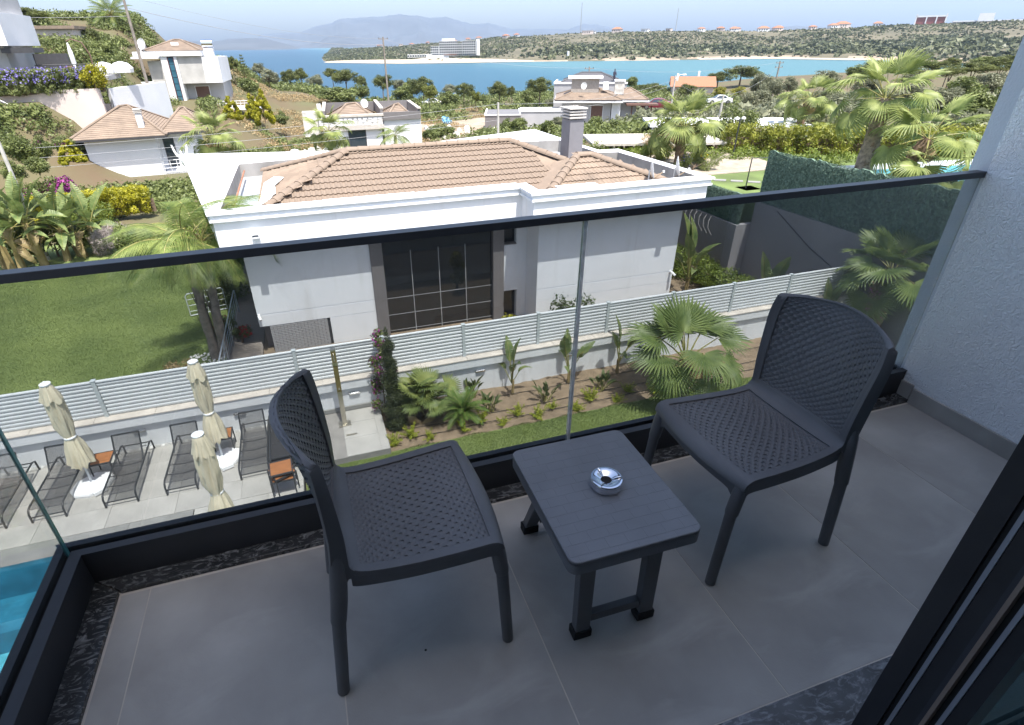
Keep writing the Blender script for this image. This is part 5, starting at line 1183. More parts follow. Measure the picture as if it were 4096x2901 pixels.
PLANTS = [('pine',0.1,128.0,-6.18,1.7,1.39,2.39),('pine',2.3,130.0,-6.56,1.64,1.32,2.83),('olive',5.5,139.9,-7.58,1.79,1.33,2.48),('olive',-3.4,111.9,-4.87,1.73,1.29,1.85),('olive',-5.0,117.9,-4.17,1.14,1.07,2.21),('pine',10.5,121.5,-8.38,2.65,1.65,4.58),('pine',9.9,149.7,-9.15,2.06,1.18,4.89),('pine',17.2,118.8,-9.79,2.25,1.66,4.95),('pine',16.1,144.1,-10.46,1.54,1.4,4.39),('shrub',7.2,99.7,-7.26,3.33,1.3,1.89),('shrub',11.9,111.4,-8.56,1.99,1.19,2.89),('shrub',22.2,123.0,-10.1,2.73,1.45,3.05),('olive',23.7,138.0,-10.6,1.77,1.15,4.15),('pine',26.0,122.3,-10.08,2.4,1.96,3.98),('lime_pine',23.4,105.4,-9.75,1.43,1.12,3.79),('shrub',25.2,132.6,-10.42,1.47,1.33,3.99),('shrub',31.6,124.0,-10.13,2.37,1.51,1.62),('pine',33.2,117.4,-9.96,2.14,1.43,3.2),('lime_pine',32.6,107.1,-9.78,1.04,0.85,2.73),('olive',35.1,135.5,-10.52,1.8,1.17,2.92),('shrub',38.0,119.1,-9.98,1.16,0.85,1.38),('pine',38.8,111.4,-9.85,2.18,1.58,3.28),('pine',41.0,110.6,-9.84,0.87,0.99,3.14),('pine',43.8,103.1,-9.71,2.66,1.67,4.13),('shrub',39.1,96.4,-9.6,1.73,1.05,3.16),('olive',44.5,98.4,-9.63,1.39,0.91,1.95),('shrub',78.2,128.0,-10.27,1.56,1.2,3.4),('pine',88.7,139.1,-10.64,3.7,1.6,0.81),('pine',88.8,133.1,-10.44,3.28,2.06,0.46),('shrub',84.1,124.2,-10.14,2.57,1.46,-0.8),('pine',83.0,112.7,-9.88,2.09,1.44,1.74),('pine',123.5,144.4,-10.43,4.84,2.13,3.74),('pine',118.9,148.2,-10.76,3.33,1.74,2.61),('pine',113.8,145.8,-10.83,2.39,1.14,1.78),('yellow',82.0,100.9,-9.67,1.25,0.91,2.21),('yellow',87.8,102.5,-9.7,1.27,0.93,1.94),('shrub',89.8,120.1,-10.0,2.24,1.2,-0.36),('olive',73.9,81.5,-9.23,2.17,1.82,4.25),('olive',63.6,70.6,-8.63,2.2,1.31,2.81),('olive',39.8,44.9,-5.29,1.24,1.05,0.21),('olive',47.6,51.3,-6.2,1.18,0.98,1.06),('shrub',19.5,43.9,-5.15,0.81,0.59,0.73),('shrub',18.7,48.5,-5.8,0.98,0.55,1.15),('shrub',22.8,42.2,-4.94,0.97,0.92,0.54),('shrub',23.0,39.8,-4.64,1.09,0.64,0.35),('shrub',30.9,49.1,-5.88,0.82,0.69,0.73),('shrub',22.8,37.7,-4.41,1.11,0.46,0.08),('olive',23.6,50.8,-6.12,0.63,0.49,1.19),('olive',69.5,64.8,-8.05,1.98,1.22,4.71),('olive',68.5,72.8,-8.8,1.65,1.34,4.15),('olive',66.5,67.9,-8.38,1.11,1.12,4.36),('olive',46.5,41.0,-4.79,1.45,1.17,1.1),('olive',39.9,33.3,-4.01,1.05,0.91,0.4),('olive',52.9,48.9,-5.85,1.32,1.06,1.78),('olive',45.8,47.5,-5.66,1.2,1.12,1.04),('olive',46.1,44.4,-5.22,1.12,1.06,0.68),('olive',69.0,57.8,-7.14,1.65,1.13,3.58),('shrub',113.5,98.1,-9.59,2.38,1.24,5.04),('pine',91.5,61.1,-7.6,2.43,0.97,5.27),('pine',97.3,61.4,-7.63,2.43,0.98,5.44),('pine',86.0,60.2,-7.47,1.81,0.94,4.9),('shrub',62.2,41.9,-4.89,1.7,1.16,2.09),('olive',67.5,42.9,-5.03,1.73,1.21,2.3),('olive',49.3,34.1,-4.08,1.4,1.03,1.25),('shrub',46.3,29.7,-3.8,1.34,1.14,0.99),('olive',37.6,24.8,-3.79,1.14,0.85,0.72),('shrub',35.7,22.1,-3.78,0.93,0.72,0.83),('olive',76.0,57.0,-7.03,1.84,1.39,4.05),('olive',55.8,42.3,-4.95,1.73,1.14,1.75),('olive',47.6,36.6,-4.3,1.14,0.84,0.51),('shrub',51.3,31.1,-3.86,0.95,1.13,1.19),('pine',107.6,89.5,-9.48,2.16,0.95,6.31),('shrub',113.4,90.3,-9.46,2.35,0.96,6.34),('pine',111.3,84.9,-9.39,2.21,0.92,6.54),('shrub',112.9,82.8,-9.27,2.15,0.9,6.35),('pine',110.3,77.8,-9.06,2.01,0.86,6.49),('shrub',117.0,76.8,-8.89,2.28,0.78,6.64),('pine',118.8,74.0,-8.69,2.19,0.76,6.71),('pine',-29.0,90.5,3.71,2.09,0.92,1.63),('shrub',-24.9,81.3,2.25,1.12,0.86,0.6),('shrub',-22.1,79.0,2.09,1.22,0.84,0.6),('pine',-20.0,77.5,2.04,1.12,0.88,0.71),('shrub',-22.0,74.8,2.09,1.15,0.7,-0.04),('shrub',-18.7,75.7,1.28,1.22,0.83,0.31),('shrub',-19.3,87.9,2.99,1.56,0.84,-0.95),('pine',-7.2,91.7,-3.22,0.86,0.95,2.68),('shrub',-4.6,74.9,-7.12,1.08,0.81,4.9),('araucaria',-6.1,95.8,-3.32,0.91,1.58,2.07),('shrub',-13.9,35.4,-6.97,0.81,0.68,4.19),('boug',-13.6,37.6,-7.08,0.59,0.62,3.95),('boug',-13.9,41.7,-7.29,0.61,0.5,3.83),('shrub',-12.9,31.5,-6.77,0.52,0.48,3.54),('shrub',-12.7,33.7,-6.88,0.57,0.46,3.49),('shrub',-17.2,42.7,-7.33,0.48,0.43,4.2),('limeb',-13.1,39.9,-7.19,0.7,0.55,3.51),('limeb',-5.6,59.7,-8.19,0.91,0.85,4.84),('limeb',-3.6,57.9,-8.09,0.76,0.92,4.92),('limeb',-2.7,57.9,-8.1,0.86,1.2,4.88),('shrub',14.4,60.3,-8.02,1.53,0.66,1.63),('shrub',12.0,54.7,-7.93,0.85,0.5,2.04),('shrub',17.8,55.2,-6.77,1.0,0.42,0.71),('shrub',19.8,54.5,-6.67,0.88,0.62,1.11),('shrub',-1.8,80.0,-8.73,1.08,0.79,2.28)]
bb = {}
for i,(k,x,y,g,r,rz,hc) in enumerate(sorted(PLANTS, key=lambda q: q[1]/q[2])):
    ms, nm, ds, cat, grp = KIND[k]; n = bb.get(k,0); bb[k] = n+1; tot = sum(1 for q in PLANTS if q[0] == k)
    lab = ('%s %s from the left' % (ORD[n], ds)) if tot > 1 else ds+' beside the white house with the glass strip'
    if k in ('shrub','limeb','boug') or (k == 'olive' and hc > 3.2*rz): g = max(g, g+hc-rz*1.02)
    zc = hc+T(x,y)-g if False else hc
    t = thing(nm, lab, cat, (x,y,g), i*1.7, grp); rn = random.Random(i)
    hh = (PLANTS_Z := None) or None
    cz = None
    # crown centre height above the planting point
    cz = (T(x,y)+hc) - g
    c = obj('crown', ms[i%len(ms)], t, (0,0,cz), (0,0,rn.uniform(0,6)), (r*rn.uniform(1.15,1.35),r*rn.uniform(1.15,1.35),rz*1.2))
    w = max(.5,min(2.2,r*.8))
    obj('trunk', TK2, t, (0,0,0), None, (r*1.0,r*1.0,max(.3,cz*1.0)))
    if k == 'boug':
        rng = np.random.default_rng(i); p, d = blob_pts(rand_clumps((0,0,0),(.7,.7,.7),7,.3,i), 420, rng, .9); v, f = leaf_quads(p, d, .05, .9, rng, .6); obj('blossom', npmesh('blossom', v, f, M_boug), t, (0,0,cz), None, (r,r,rz))
# magenta bush, purple hedge
bush('bougainvillea', 'bright magenta bougainvillea bush behind the yellow hedge', 'shrub', (-14.9,39.5,-6.4), (1.5,.8,.7), 18, .5, 4200, .07, .8, M_shrub, 61, flowers=(M_boug,2600,.07))
pl = hedge('hedge', 'hedge with blue-purple flowers hanging over the retaining wall', (-22.6,57.6,-1.6), (-15.2,59.4,-1.6), 1.4, 1.9, 22000, M_shrub, 62, .10)
rng = np.random.default_rng(5); p = np.stack([rng.uniform(0,7.4,520), rng.normal(-.6,.22,520), rng.uniform(.8,2.0,520)],1); v, f = leaf_quads(p, np.tile([[0,-1.,.3]],(520,1)), .07, .9, rng, .5); obj('blossom', npmesh('blossom', v, f, M_purple), pl)
bush('shrub', 'yellow-leaved shrub at the right end of the purple hedge', 'shrub', (-15.6,58.4,-1.7), (1.0,.7,1.2), 16, .5, 4200, .08, .6, M_lime, 63)
# ---- palms in the middle distance and on the right
rd = [M_fan2, M_fand]
fan_palm('fan_palm', 'fan palm standing behind the right corner of the white house', (17.6,23.8,-3.9), 1.9, .2, random_fronds(20,11,-35,82,1.0,1.25), FANB, 71, skirt=8, dead=FANBD)
fan_palm('fan_palm', 'tall thick-trunked fan palm beside the right-hand pool', (23.7,18.9,-3.82), 3.2, .30, random_fronds(19,12,-30,84,1.15,1.45), FANB, 72, lean=(.05,0), skirt=8, dead=FANBD, bark=mat('pale palm trunk', (.28,.22,.17), .95, var=.4, vscale=7, bump=1, bscale=22))
fan_palm('fan_palm', 'leaning dark-trunked fan palm right of the tall palm', (23.3,17.0,-3.82), 1.9, .24, random_fronds(13,13,-35,70,1.1,1.45), FANB, 73, lean=(.5,-.4), skirt=4, dead=FANBD)
fan_palm('fan_palm', 'low fan palm at the pool edge, rightmost', (22.6,15.6,-3.82), .8, .2, random_fronds(9,14,-10,75,.8,1.1), FANB, 74, lean=(.2,-.3))
fan_palm('fan_palm', 'small fan palm among grey-green trees, the taller of the pair', (30.5,29.6,-4.0), 2.3, .22, random_fronds(15,15,-40,80,.9,1.15), FANB, 75, lean=(.3,0), skirt=6, dead=FANBD)
fan_palm('fan_palm', 'small fan palm among grey-green trees, the shorter of the pair', (31.2,29.4,-4.0), 1.0, .2, random_fronds(11,16,-30,80,.85,1.1), FANB, 76, lean=(.3,-.1))
fan_palm('fan_palm', 'fan palm in front of the flat-roofed stone villa', (2.0,42.0,-7.3), 3.7, .2, random_fronds(18,17,-45,82,.95,1.25), FANB, 77, skirt=8, dead=FANBD)
fan_palm('fan_palm', 'fan palm beside the brown-roofed white house', (-5.6,43.6,-7.4), 3.7, .22, random_fronds(20,18,-45,84,1.1,1.45), FANB, 78, skirt=9, dead=FANBD)
t = thing('feather_palm', 'feathery palm at the right corner of the stone villa', 'palm tree', (7.1,45.4,-7.5)); MB().tube([(0,0,-.1),(.1,0,2.8)],[.16,.12],8).build('trunk', M_barkg, t)
for k in range(18): obj('frond', QP[k%3], t, (.1,0,2.8), (0,R(-lerp(84,5,k/18)),R(k*137.5)), .62)
t = thing('date_palm', 'date palm on the skyline above the hillside terrace', 'palm tree', (-20.5,92.8,T(-20.5,92.8))); MB().tube([(0,0,-.2),(0,0,1.2)],[.35,.3],8).build('trunk', M_fib, t)
for k in range(26): obj('frond', QP[2], t, (0,0,1.2), (0,R(-lerp(84,-5,k/26)),R(k*137.5)), 1.25)
# ---- right-hand garden: pool, hedges, flowers, lamp
t = thing('garden_pool', 'small blue pool with pale deck beyond the green netting fence', 'pool', (26,17.5,-3.8), R(-8))
MB().box(-4.5,-3.2,-.3,6,3.2,.02).build('pool_surround', mat('pale blue deck', (.40,.45,.47), .6, var=.1), t); MB().box(-3.0,-2.2,.021,5,2.0,.03).build('water', mat('pool blue', (.10,.36,.45), .08, var=.2, vscale=.8), t)
hedge('hedge', 'broad yellow-green hedge behind the right-hand pool', (22.5,26.5,-3.9), (36,19,-3.9), 1.6, 1.5, 22000, leafmat('hedge yellow green', (.16,.19,.02), (.32,.33,.05), vscale=1.5), 81, .10)
for i,(x,y,n_,lab) in enumerate(((17.2,25.6,900,'clump of strap-leaved plants with yellow flowers on the gravel, left'),(19.0,24.4,900,'clump of strap-leaved plants with yellow flowers on the gravel, right'))):
    bush('flower_clump', lab, 'flowers', (x,y,-3.82), (1.0,.6,.35), 10, .3, 2600, .10, .12, M_hedge, 85+i, flowers=(M_yel,60,.07))
bush('flower_clump', 'grassy clump with pale purple flowers at the lawn edge', 'flowers', (17.6,22.6,-3.82), (1.3,.5,.35), 10, .3, 2600, .11, .10, M_shrub, 88, flowers=(M_purple,40,.05))
bush('shrub', 'tall ornamental grasses behind the yellow flowers', 'grass', (18.8,27.8,-3.82), (1.6,.8,.5), 10, .4, 1600, .22, .05, M_dry, 89)
bush('shrub', 'low yellow-green shrub behind the right parapet of the white house', 'shrub', (14.8,23.4,-4.6), (1.1,.8,.8), 14, .45, 3600, .07, .6, M_lime, 90)
bush('shrub', 'green bush left of the fan palm behind the parapet', 'shrub', (14.2,27.5,-5.0), (1.6,.9,1.0), 16, .5, 4200, .07, .6, M_shrub, 91)
bush('shrub', 'leafy bush in front of the white-edged terrace on the right', 'shrub', (24.5,29.0,-4.0), (2.2,.9,1.0), 18, .55, 5200, .08, .6, M_shrub, 92)
bush('shrub', 'second leafy bush before the white-edged terrace', 'shrub', (21.4,29.6,-4.1), (1.8,.9,1.0), 18, .55, 4600, .08, .6, M_shrub, 93)
st_ = MB().prism([(-.25,-.15),(.25,-.15),(.28,.15),(-.22,.15)], 0, .03).mesh('stepping_stone', M_coping)
for k in range(5): tag(obj('stepping_stone', st_, None, (16.9+k*.55,20.9-k*.42,-3.818), (0,0,-.6)), ORD[k]+' stepping stone from the left on the small lawn', 'stone', 'stepping stones on the small lawn')
t = thing('garden_lamp', 'black garden lamp post with two white heads beside the netting fence', 'lamp', (21.5,24.6,-3.82)); MB().tube([(0,0,0),(0,0,1.9)], .035, 8).build('post', M_lfr, t); MB().tube([(-.2,0,1.85),(.2,0,1.85)], .02, 6).build('arm', M_lfr, t)
for s in (-1,1): MB().lathe([(.02,.0),(.11,.03),(.10,.10),(.02,.15)], 12).build('lamp_head', M_pwhite, t, loc=(s*.2,0,1.87))
t = thing('gate_frame', 'dark square-tube gate frame on a white plinth beside the netting fence', 'gate', (17.5,18.9,-3.82)); MB().tube([(0,0,0),(0,0,1.2),(.7,-.2,1.2),(.7,-.2,0)], .025, 6).build('frame', M_lfr, t); MB().box(-.3,-.4,-1.4,.5,.3,.0).build('plinth', M_white, t)
# ---- building helper
M_bwall = mat('white painted wall', (.72,.73,.75), .85, var=.04, vscale=.5)
M_bgrey = mat('light grey painted wall', (.40,.40,.41), .85, var=.06, vscale=.5)
M_conc = mat('weathered concrete wall', (.46,.45,.43), .9, var=.15, vscale=.8)
M_dark = mat('charcoal trim', (.05,.05,.055), .6); M_shut = mat('brown shutter', (.14,.075,.055), .6, var=.1)
M_pane = mat('reflective pane', (.03,.045,.06), .05, spec=.9); M_stone = mat('pale stone cladding', (.55,.53,.49), .9, var=.25, vscale=2.5, bump=1, bscale=8)
M_otile = mat('orange roof tile', (.30,.135,.075), .8, var=.15); M_pink = mat('pinkish wall paint', (.60,.52,.48), .9, var=.06, vscale=.5)
def B(t, name, m_, *b, **k): return MB().box(*b).build(name, m_, t, **k)
def window(t, x, z, w, h, y, pane=None, fr=None):
    """framed window on a wall facing -Y"""
    f = MB()
    for b in ((x-.07,y-.05,z-.07,x,y-.002,z+h+.07),(x+w,y-.05,z-.07,x+w+.07,y-.002,z+h+.07),(x+.001,y-.05,z-.07,x+w-.001,y-.002,z),(x+.001,y-.05,z+h,x+w-.001,y-.002,z+h+.07)): f.box(*b)
    o = f.build('window', fr or M_bwall, t); B(o, 'pane', pane or M_pane, x,y-.03,z,x+w,y-.003,z+h); B(o, 'sill', M_bwall, x-.1,y-.12,z-.12,x+w+.1,y-.002,z-.071); return o
def railing(t, x0, x1, y, z, h=.9, n=8, m_=None):
    m = MB(); m_ = m_ or M_bwall
    for k in range(3): m.tube([(x0,y,z+h*(k+1)/3),(x1,y,z+h*(k+1)/3)], .03, 5)
    for k in range(n+1): x = lerp(x0,x1,k/n); m.tube([(x,y,z),(x,y,z+h)], .025, 5)
    return m.build('railing', m_, t)
def hip_roof(t, x0, x1, y0, y1, ze, r0, r1, zr, m_=None, over=.0, th=.16, course=.34):
    """stepped tile courses on all four slopes, ridge tiles on the hips"""
    m_ = m_ or M_rtile; yc = (r0[1]+r1[1])/2; n = max(3,int((zr-ze)/.11)); m = MB(); prev = None
    for k in range(n):
        a0 = k/n; a1 = (k+1)/n
        def rect(u): return [(lerp(x0,r0[0],u),lerp(y0,r0[1],u)),(lerp(x1,r1[0],u),lerp(y0,r1[1],u)),(lerp(x1,r1[0],u),lerp(y1,r1[1],u)),(lerp(x0,r0[0],u),lerp(y1,r0[1],u))]
        A = rect(a0); Bq = rect(a1); za = lerp(ze,zr,a0)+.045; zb = lerp(ze,zr,a1)+.004
        m.add([(x,y,za) for x,y in A]+[(x,y,zb) for x,y in Bq]+[(x,y,za-.05) for x,y in A], [(i,(i+1)%4,(i+1)%4+4,i+4) for i in range(4)]+[(i+8,(i+1)%4+8,(i+1)%4,i) for i in range(4)])
    r = m.build('roof', m_, t); e = MB()
    e.prism([(x0,y0),(x1,y0),(x1,y1),(x0,y1)], ze-th, ze-.012); e.build('eaves', M_dark if m_ is M_rtile else M_bwall, t)
    q = MB()
    for a_, b_ in (((x0,y0,ze),r0+(zr,)),((x1,y0,ze),r1+(zr,)),((x1,y1,ze),r1+(zr,)),((x0,y1,ze),r0+(zr,)),(r0+(zr,),r1+(zr,))): q.tube([Vector(a_)+Vector((0,0,.06)),Vector(b_)+Vector((0,0,.06))], .09, 6)
    q.build('ridge_tiles', m_, r); return r
# brown-roofed white house (left)
t = thing('white_house', 'white house with brown tiled hip roof and dark eaves behind the lawn', 'house', (-14,54,-8.6), R(4))
B(t,'wall',M_bwall,-2.5,0,0,2.6,8,3.75); B(t,'wall',M_bwall,2.601,1.5,0,5.6,8,3.75); B(t,'ledge',M_bwall,-2.6,-.1,.75,5.9,.0,.95); B(t,'ledge',M_bwall,2.7,-.1,.74,5.9,1.4,.94)
window(t,3.0,1.2,.7,2.2,1.5,M_pane,M_dark); railing(t,2.7,5.8,-.05,.95,.95,6); railing(t,-4.2,-2.6,.6,.95,.95,4); B(t,'ledge',M_bwall,-4.3,.5,.74,-2.61,3,.94)
window(t,.2,-.4,1.0,.9,0,M_pane,M_dark)
hip_roof(t,-3.3,3.6,-.8,8.8,3.95,(.1,3.6),(.6,4.4),5.9); hip_roof(t,3.0,6.6,.6,8.9,4.0,(4.6,4.4),(4.9,4.8),5.5)
B(t,'chimney',M_bwall,1.55,.6,4.3,2.0,1.05,5.55)
for k in range(3): B(t,'chimney_louvre',M_chimc,1.48,.53,5.6+k*.12,2.07,1.12,5.66+k*.12)
B(t,'terrace',M_jamb,-5.0,-2.5,-.6,-2.7,3,.0)
# modern white and concrete house with a glass strip
t = thing('modern_house', 'white and grey modern house with a tall glass strip and water tank on top', 'house', (-12.0,79,-5.0), R(-3))
B(t,'wall',M_conc,-3.2,0,0,-1.72,8,5.3); B(t,'wall',M_bwall,-1.7,-.25,0,-.95,8,5.7); B(t,'wall',M_bwall,-.35,-.25,0,.0,8,5.7); B(t,'concrete_panel',M_conc,.02,-.1,2.9,2.6,8,5.75); B(t,'wall',M_bwall,2.602,-.05,2.9,4.4,8,5.6)
B(t,'wall',M_bgrey,.02,1.2,0,4.2,8,2.88); window(t,1.0,.3,1.5,2.2,1.2,M_shut); B(t,'slab',M_bwall,-4.4,-.4,5.76,2.7,8.2,6.25); B(t,'slab',M_bwall,-4.6,-.8,5.55,-1.75,1,5.75)
gs = B(t,'glass_strip',M_pane,-.949,-.12,.1,-.351,0,5.65); M_dred = mat('dark red frame', (.12,.03,.035), .5)
for k in range(8): B(gs,'pane',mat('blue glass',(.05,.14,.20),.06,spec=.9),-.9,-.16,.2+k*.68,-.4,-.121,.82+k*.68)
B(gs,'frame',M_dred,-.99,-.3,.1,-.93,-.13,5.68); B(gs,'frame',M_dred,-.37,-.3,.1,-.31,-.255,5.68)
B(t,'balcony',M_bwall,.05,-.7,-.15,4.6,1.1,.1); railing(t,.1,4.5,-.65,.1,.8,8); B(t,'terrace',M_bwall,4.61,-.7,-.1,8.2,2.5,.1); railing(t,4.6,8.2,-.65,.1,.8,8); B(t,'canopy',M_bwall,-5.0,-.6,2.9,-3.1,.6,3.2)
hip_roof(t,-3.4,2.6,0,8,6.3,(-.6,3.8),(0,4.2),7.4); B(t,'skylight',M_bwall,-.5,1.2,6.85,.3,1.3,7.15); B(t,'tank_stand',M_bwall,3.0,.3,5.7,4.0,1.2,6.5); m = MB(); m.tube([(2.9,.7,7.0),(4.1,.7,7.0)], .42, 12); m.build('water_tank', M_chrome, t, smooth=True)
B(t,'vent',M_bgrey,-4.0,1.5,6.25,-3.4,2.2,7.0); B(t,'wall',M_bwall,-7.6,1.6,-2.5,-3.3,2.0,2.4); B(t,'wall',M_bwall,-7.6,-1.0,-2.5,-7.3,1.59,1.5)
dish('rusty-centred satellite dish on the modern house', (-15.2,79.0,1.25), R(-30), 1.25)
# tower house at the upper left
t = thing('tower_house', 'white tower-like house with stone cladding at the top left', 'house', (-23.6,59,-1.0), R(2))
B(t,'wall',M_stone,-3,.0,-2,1.2,7,2.9); B(t,'wall',M_bgrey,1.21,.3,-2,2.2,7,2.9); B(t,'upper_storey',M_bwall,-3,-.8,2.91,2.9,7,5.2); B(t,'upper_storey',M_bgrey,-3,-.3,5.21,2.4,7,6.8); window(t,1.2,3.3,1.1,1.3,-.8,M_shut,M_dark); window(t,-.3,5.5,1.6,1.0,-.3)
B(t,'awning',M_dark,2.21,-.6,2.4,4.4,2,2.75)
t = thing('garden_shed', 'pale flat shed with brown roof edge behind the tower house', 'house', (-23.6,74,1.2)); B(t,'wall',M_pink,0,0,-2,3.4,4,2.2); B(t,'roof',M_rtile,-.2,-.3,2.21,3.7,4.2,2.5); window(t,1.5,-.4,.6,.9,0,mat('green shutter',(.05,.22,.12),.6))
t = thing('roof_terrace', 'dark terrace with thin railing and furniture beside the tower house', 'terrace', (-19.4,60,-.4)); B(t,'slab',M_bgrey,-.6,-.5,-.35,4.6,4,.0); B(t,'wall',M_dark,-1.6,3.5,.0,1.0,3.8,1.7); railing(t,-.4,4.4,-.4,0,.9,18,M_dark)
for k,(x,c) in enumerate(((1.2,M_shut),(2.2,M_dark),(3.3,M_pwhite))): B(t,'terrace_seat',c,x,1.0,0,x+.8,1.8,.75,bevel=.06)
t = thing('parasol', 'closed white cantilever parasol on the hillside terrace', 'parasol', (-16.9,61,-.4)); MB().tube([(.9,0,0),(.95,0,1.6),(.6,0,2.5),(-.1,0,2.75),(-.5,0,2.6)], .05, 6).build('arm', M_shut, t, smooth=True); MB().lathe([(.25,.1),(.18,.5),(.10,.75),(.2,1.0),(.17,1.8),(.05,2.5)], 10).build('canopy', M_pwhite, t, smooth=True).location = (-.45,0,0)
for k,(x,y) in enumerate(((-15.6,62.5),(-14.3,63))): tag(MB().lathe([(.9,0),(.95,.35),(.6,.75),(.1,.9)], 10).build('covered_seat', M_pwhite, loc=(x,y,-.3)), ('first','second')[k]+' round white covered seat from the left on the terrace', 'seat', 'covered seats on the terrace')
# retaining walls, stairs, green fence
t = thing('retaining_wall', 'pinkish-white retaining wall with a stairway below the purple hedge', 'wall', (-23,58,-5.2)); B(t,'wall_face',M_pink,-3,.2,-2,7.6,.6,3.9); B(t,'wall_face',M_pink,-3,-2.6,-2,-.6,.19,4.1)
for k in range(16): B(t,'step',M_bwall,-.4+k*.32,-1.2,-.5,-.4+k*.32+.34,.18,3.3-k*.22)
MB().tube([(-.4,-1.15,4.2),(4.8,-1.15,.75)], .04, 6).build('handrail', M_bwall, t)
t = thing('retaining_wall', 'tall white retaining wall between the purple hedge and the modern house', 'wall', (-16.5,60,-6)); MB().prism([(1.2,0),(1.5,-.3),(4.4,9),(4.1,9.2)], -1, 4.6).build('wall_face', M_bwall, t); MB().prism([(-3,-.5),(1.15,-.1),(1.15,.2),(-3,-.2)], -1, 3.4).build('wall_face', M_pink, t)
t = thing('netting_fence', 'green netting fence on a white wall below the stairway', 'fence', (-27,62,-5.5), R(16)); 
for k in range(7): B(t,'netting_panel',mat('green netting',(.04,.13,.07),.9,var=.3,vscale=2),.02+k*1.5,-.03,.0+k*.10,1.48+k*1.5,.03,1.25+k*.14)
for k in range(8): MB().tube([(k*1.5,0,-.5),(k*1.5,0,1.35+k*.13)], .04, 6).build('post', M_dark, t)
B(t,'wall',M_bwall,0,-.12,-1.4,10.5,.12,-.01)
# stone villa with flat brown roofs
t = thing('stone_villa', 'low villa with stone-clad parapet and brown roofs in its sunken top', 'house', (5.5,57.5,-8.1), R(-4)); t.scale = (1.18,1,1)
B(t,'wall',M_bwall,-2.4,0,0,2.0,9,2.9); B(t,'parapet',M_stone,-2.6,-.25,2.95,2.1,.0,3.75); B(t,'cornice',M_capst,-2.7,-.35,2.6,2.2,-.0,2.94); B(t,'cornice',M_capst,-2.7,-.35,3.76,2.2,.1,3.95); B(t,'wall',M_bwall,2.21,.4,0,5.3,9,3.3)
for b in ((-2.6,.11,3.3,-2.4,9,4.3),(2.0,.11,3.3,2.2,9,4.35),(5.1,.4,3.3,5.3,9,4.2),(2.21,.2,3.31,5.3,.39,4.0),(-2.39,8.8,3.3,5.3,9,4.3)): B(t,'parapet',M_jamb,*b)
for b in ((-2.62,.1,4.31,-2.35,9.1,4.4),(1.95,.1,4.36,2.25,9.1,4.45),(5.05,.15,4.21,5.35,9.1,4.3)): B(t,'cornice',M_capst,*b)
hip_roof(t,-2.3,1.9,.3,8.7,3.1,(-.6,4),(.2,4.8),4.5); hip_roof(t,2.3,5.0,.6,8.7,3.1,(3.5,4),(3.9,4.8),4.3); window(t,-.7,.3,1.3,2.2,0,M_pane,M_dark); B(t,'chimney',M_stone,-4.2,1,2.0,-3.0,2.2,4.2); B(t,'flue',M_bwall,-2.95,.5,3.0,-2.65,.9,4.9)
rr_ = np.random.default_rng(1)
blk = MB().box(0,0,0,.34,.05,.2).mesh('stone', M_bwall)
for j in range(3):
    x = -2.55
    while x < 1.75: obj('stone', blk, t, (x+rr_.uniform(-.03,.03),-.29,3.0+j*.24), None, (rr_.uniform(.6,1.05),1,rr_.uniform(.8,1.05))); x += .39
dish('large white satellite dish on the stone villa', (6.9,62,-4.2), R(20), .95)
t = thing('stone_terrace', 'paved terrace with stone walls and a wooden bench left of the stone villa', 'terrace', (-1.2,52,-7.9)); B(t,'paving',M_coping,0,0,-.5,3.4,4.5,.0); B(t,'wall',M_stone,-.6,.0,-.5,-.01,4.5,.7); B(t,'wall',M_stone,0,4.51,-.5,3.4,5.0,.8); B(t,'bench',M_wood,.9,2.4,.0,2.0,2.8,.5)
for k in range(9): tag(MB().lathe([(0,-.4),(.5,-.25),(.6,.1),(.35,.4),(0,.5)], 7).build('boulder', M_stone, loc=(-.6+k*.55+.2*math.sin(k*3),57+.5*math.cos(k*2),-7.4+.15*math.sin(k*5)), rot=(k,k*2,k)), ORD[k]+' white boulder from the left behind the stone terrace', 'boulder', 'white boulders behind the terrace')
t = thing('parasol', 'closed white parasol beside the stone villa terrace', 'parasol', (2.3,52.5,-7.9)); MB().tube([(0,0,0),(0,0,2.6)], .04, 6).build('pole', M_pwhite, t); MB().lathe([(.22,.9),(.25,1.5),(.2,2.3),(.03,2.7)], 10).build('canopy', M_pwhite, t, smooth=True)
# grey villa near the bay
t = thing('grey_villa', 'light grey villa with brown hip roofs, roof box and balcony near the bay', 'house', (40,74.5,-9.3), R(-26))
B(t,'wall',M_bgrey,-4.6,0,0,2.2,8,3.6); B(t,'wall',M_bgrey,2.21,1.2,0,5.8,8,3.6); B(t,'pillar',M_bwall,2.3,-.1,0,3.5,1.19,3.6); window(t,-.5,1.2,1.6,1.9,0,M_shut); window(t,-4.2,1.8,.8,1.0,0,M_pane); window(t,-2.9,1.0,.9,2.2,0,M_shut)
B(t,'balcony',M_bwall,-6.2,-1.4,.6,-2.4,-.01,.85); railing(t,-6.2,-2.4,-1.35,.85,.9,6); hip_roof(t,-5.6,3.6,-1.0,8.8,3.9,(-1.4,3.6),(-.6,4.0),5.3); hip_roof(t,2.4,7.2,.2,9,3.85,(4.6,4.4),(5,4.8),5.0)
for x0,x1 in ((-5.7,3.7),(3.71,7.3)): B(t,'fascia',M_bwall,x0,-1.1 if x0 < 0 else .1,3.55,x1,8.9,3.73)
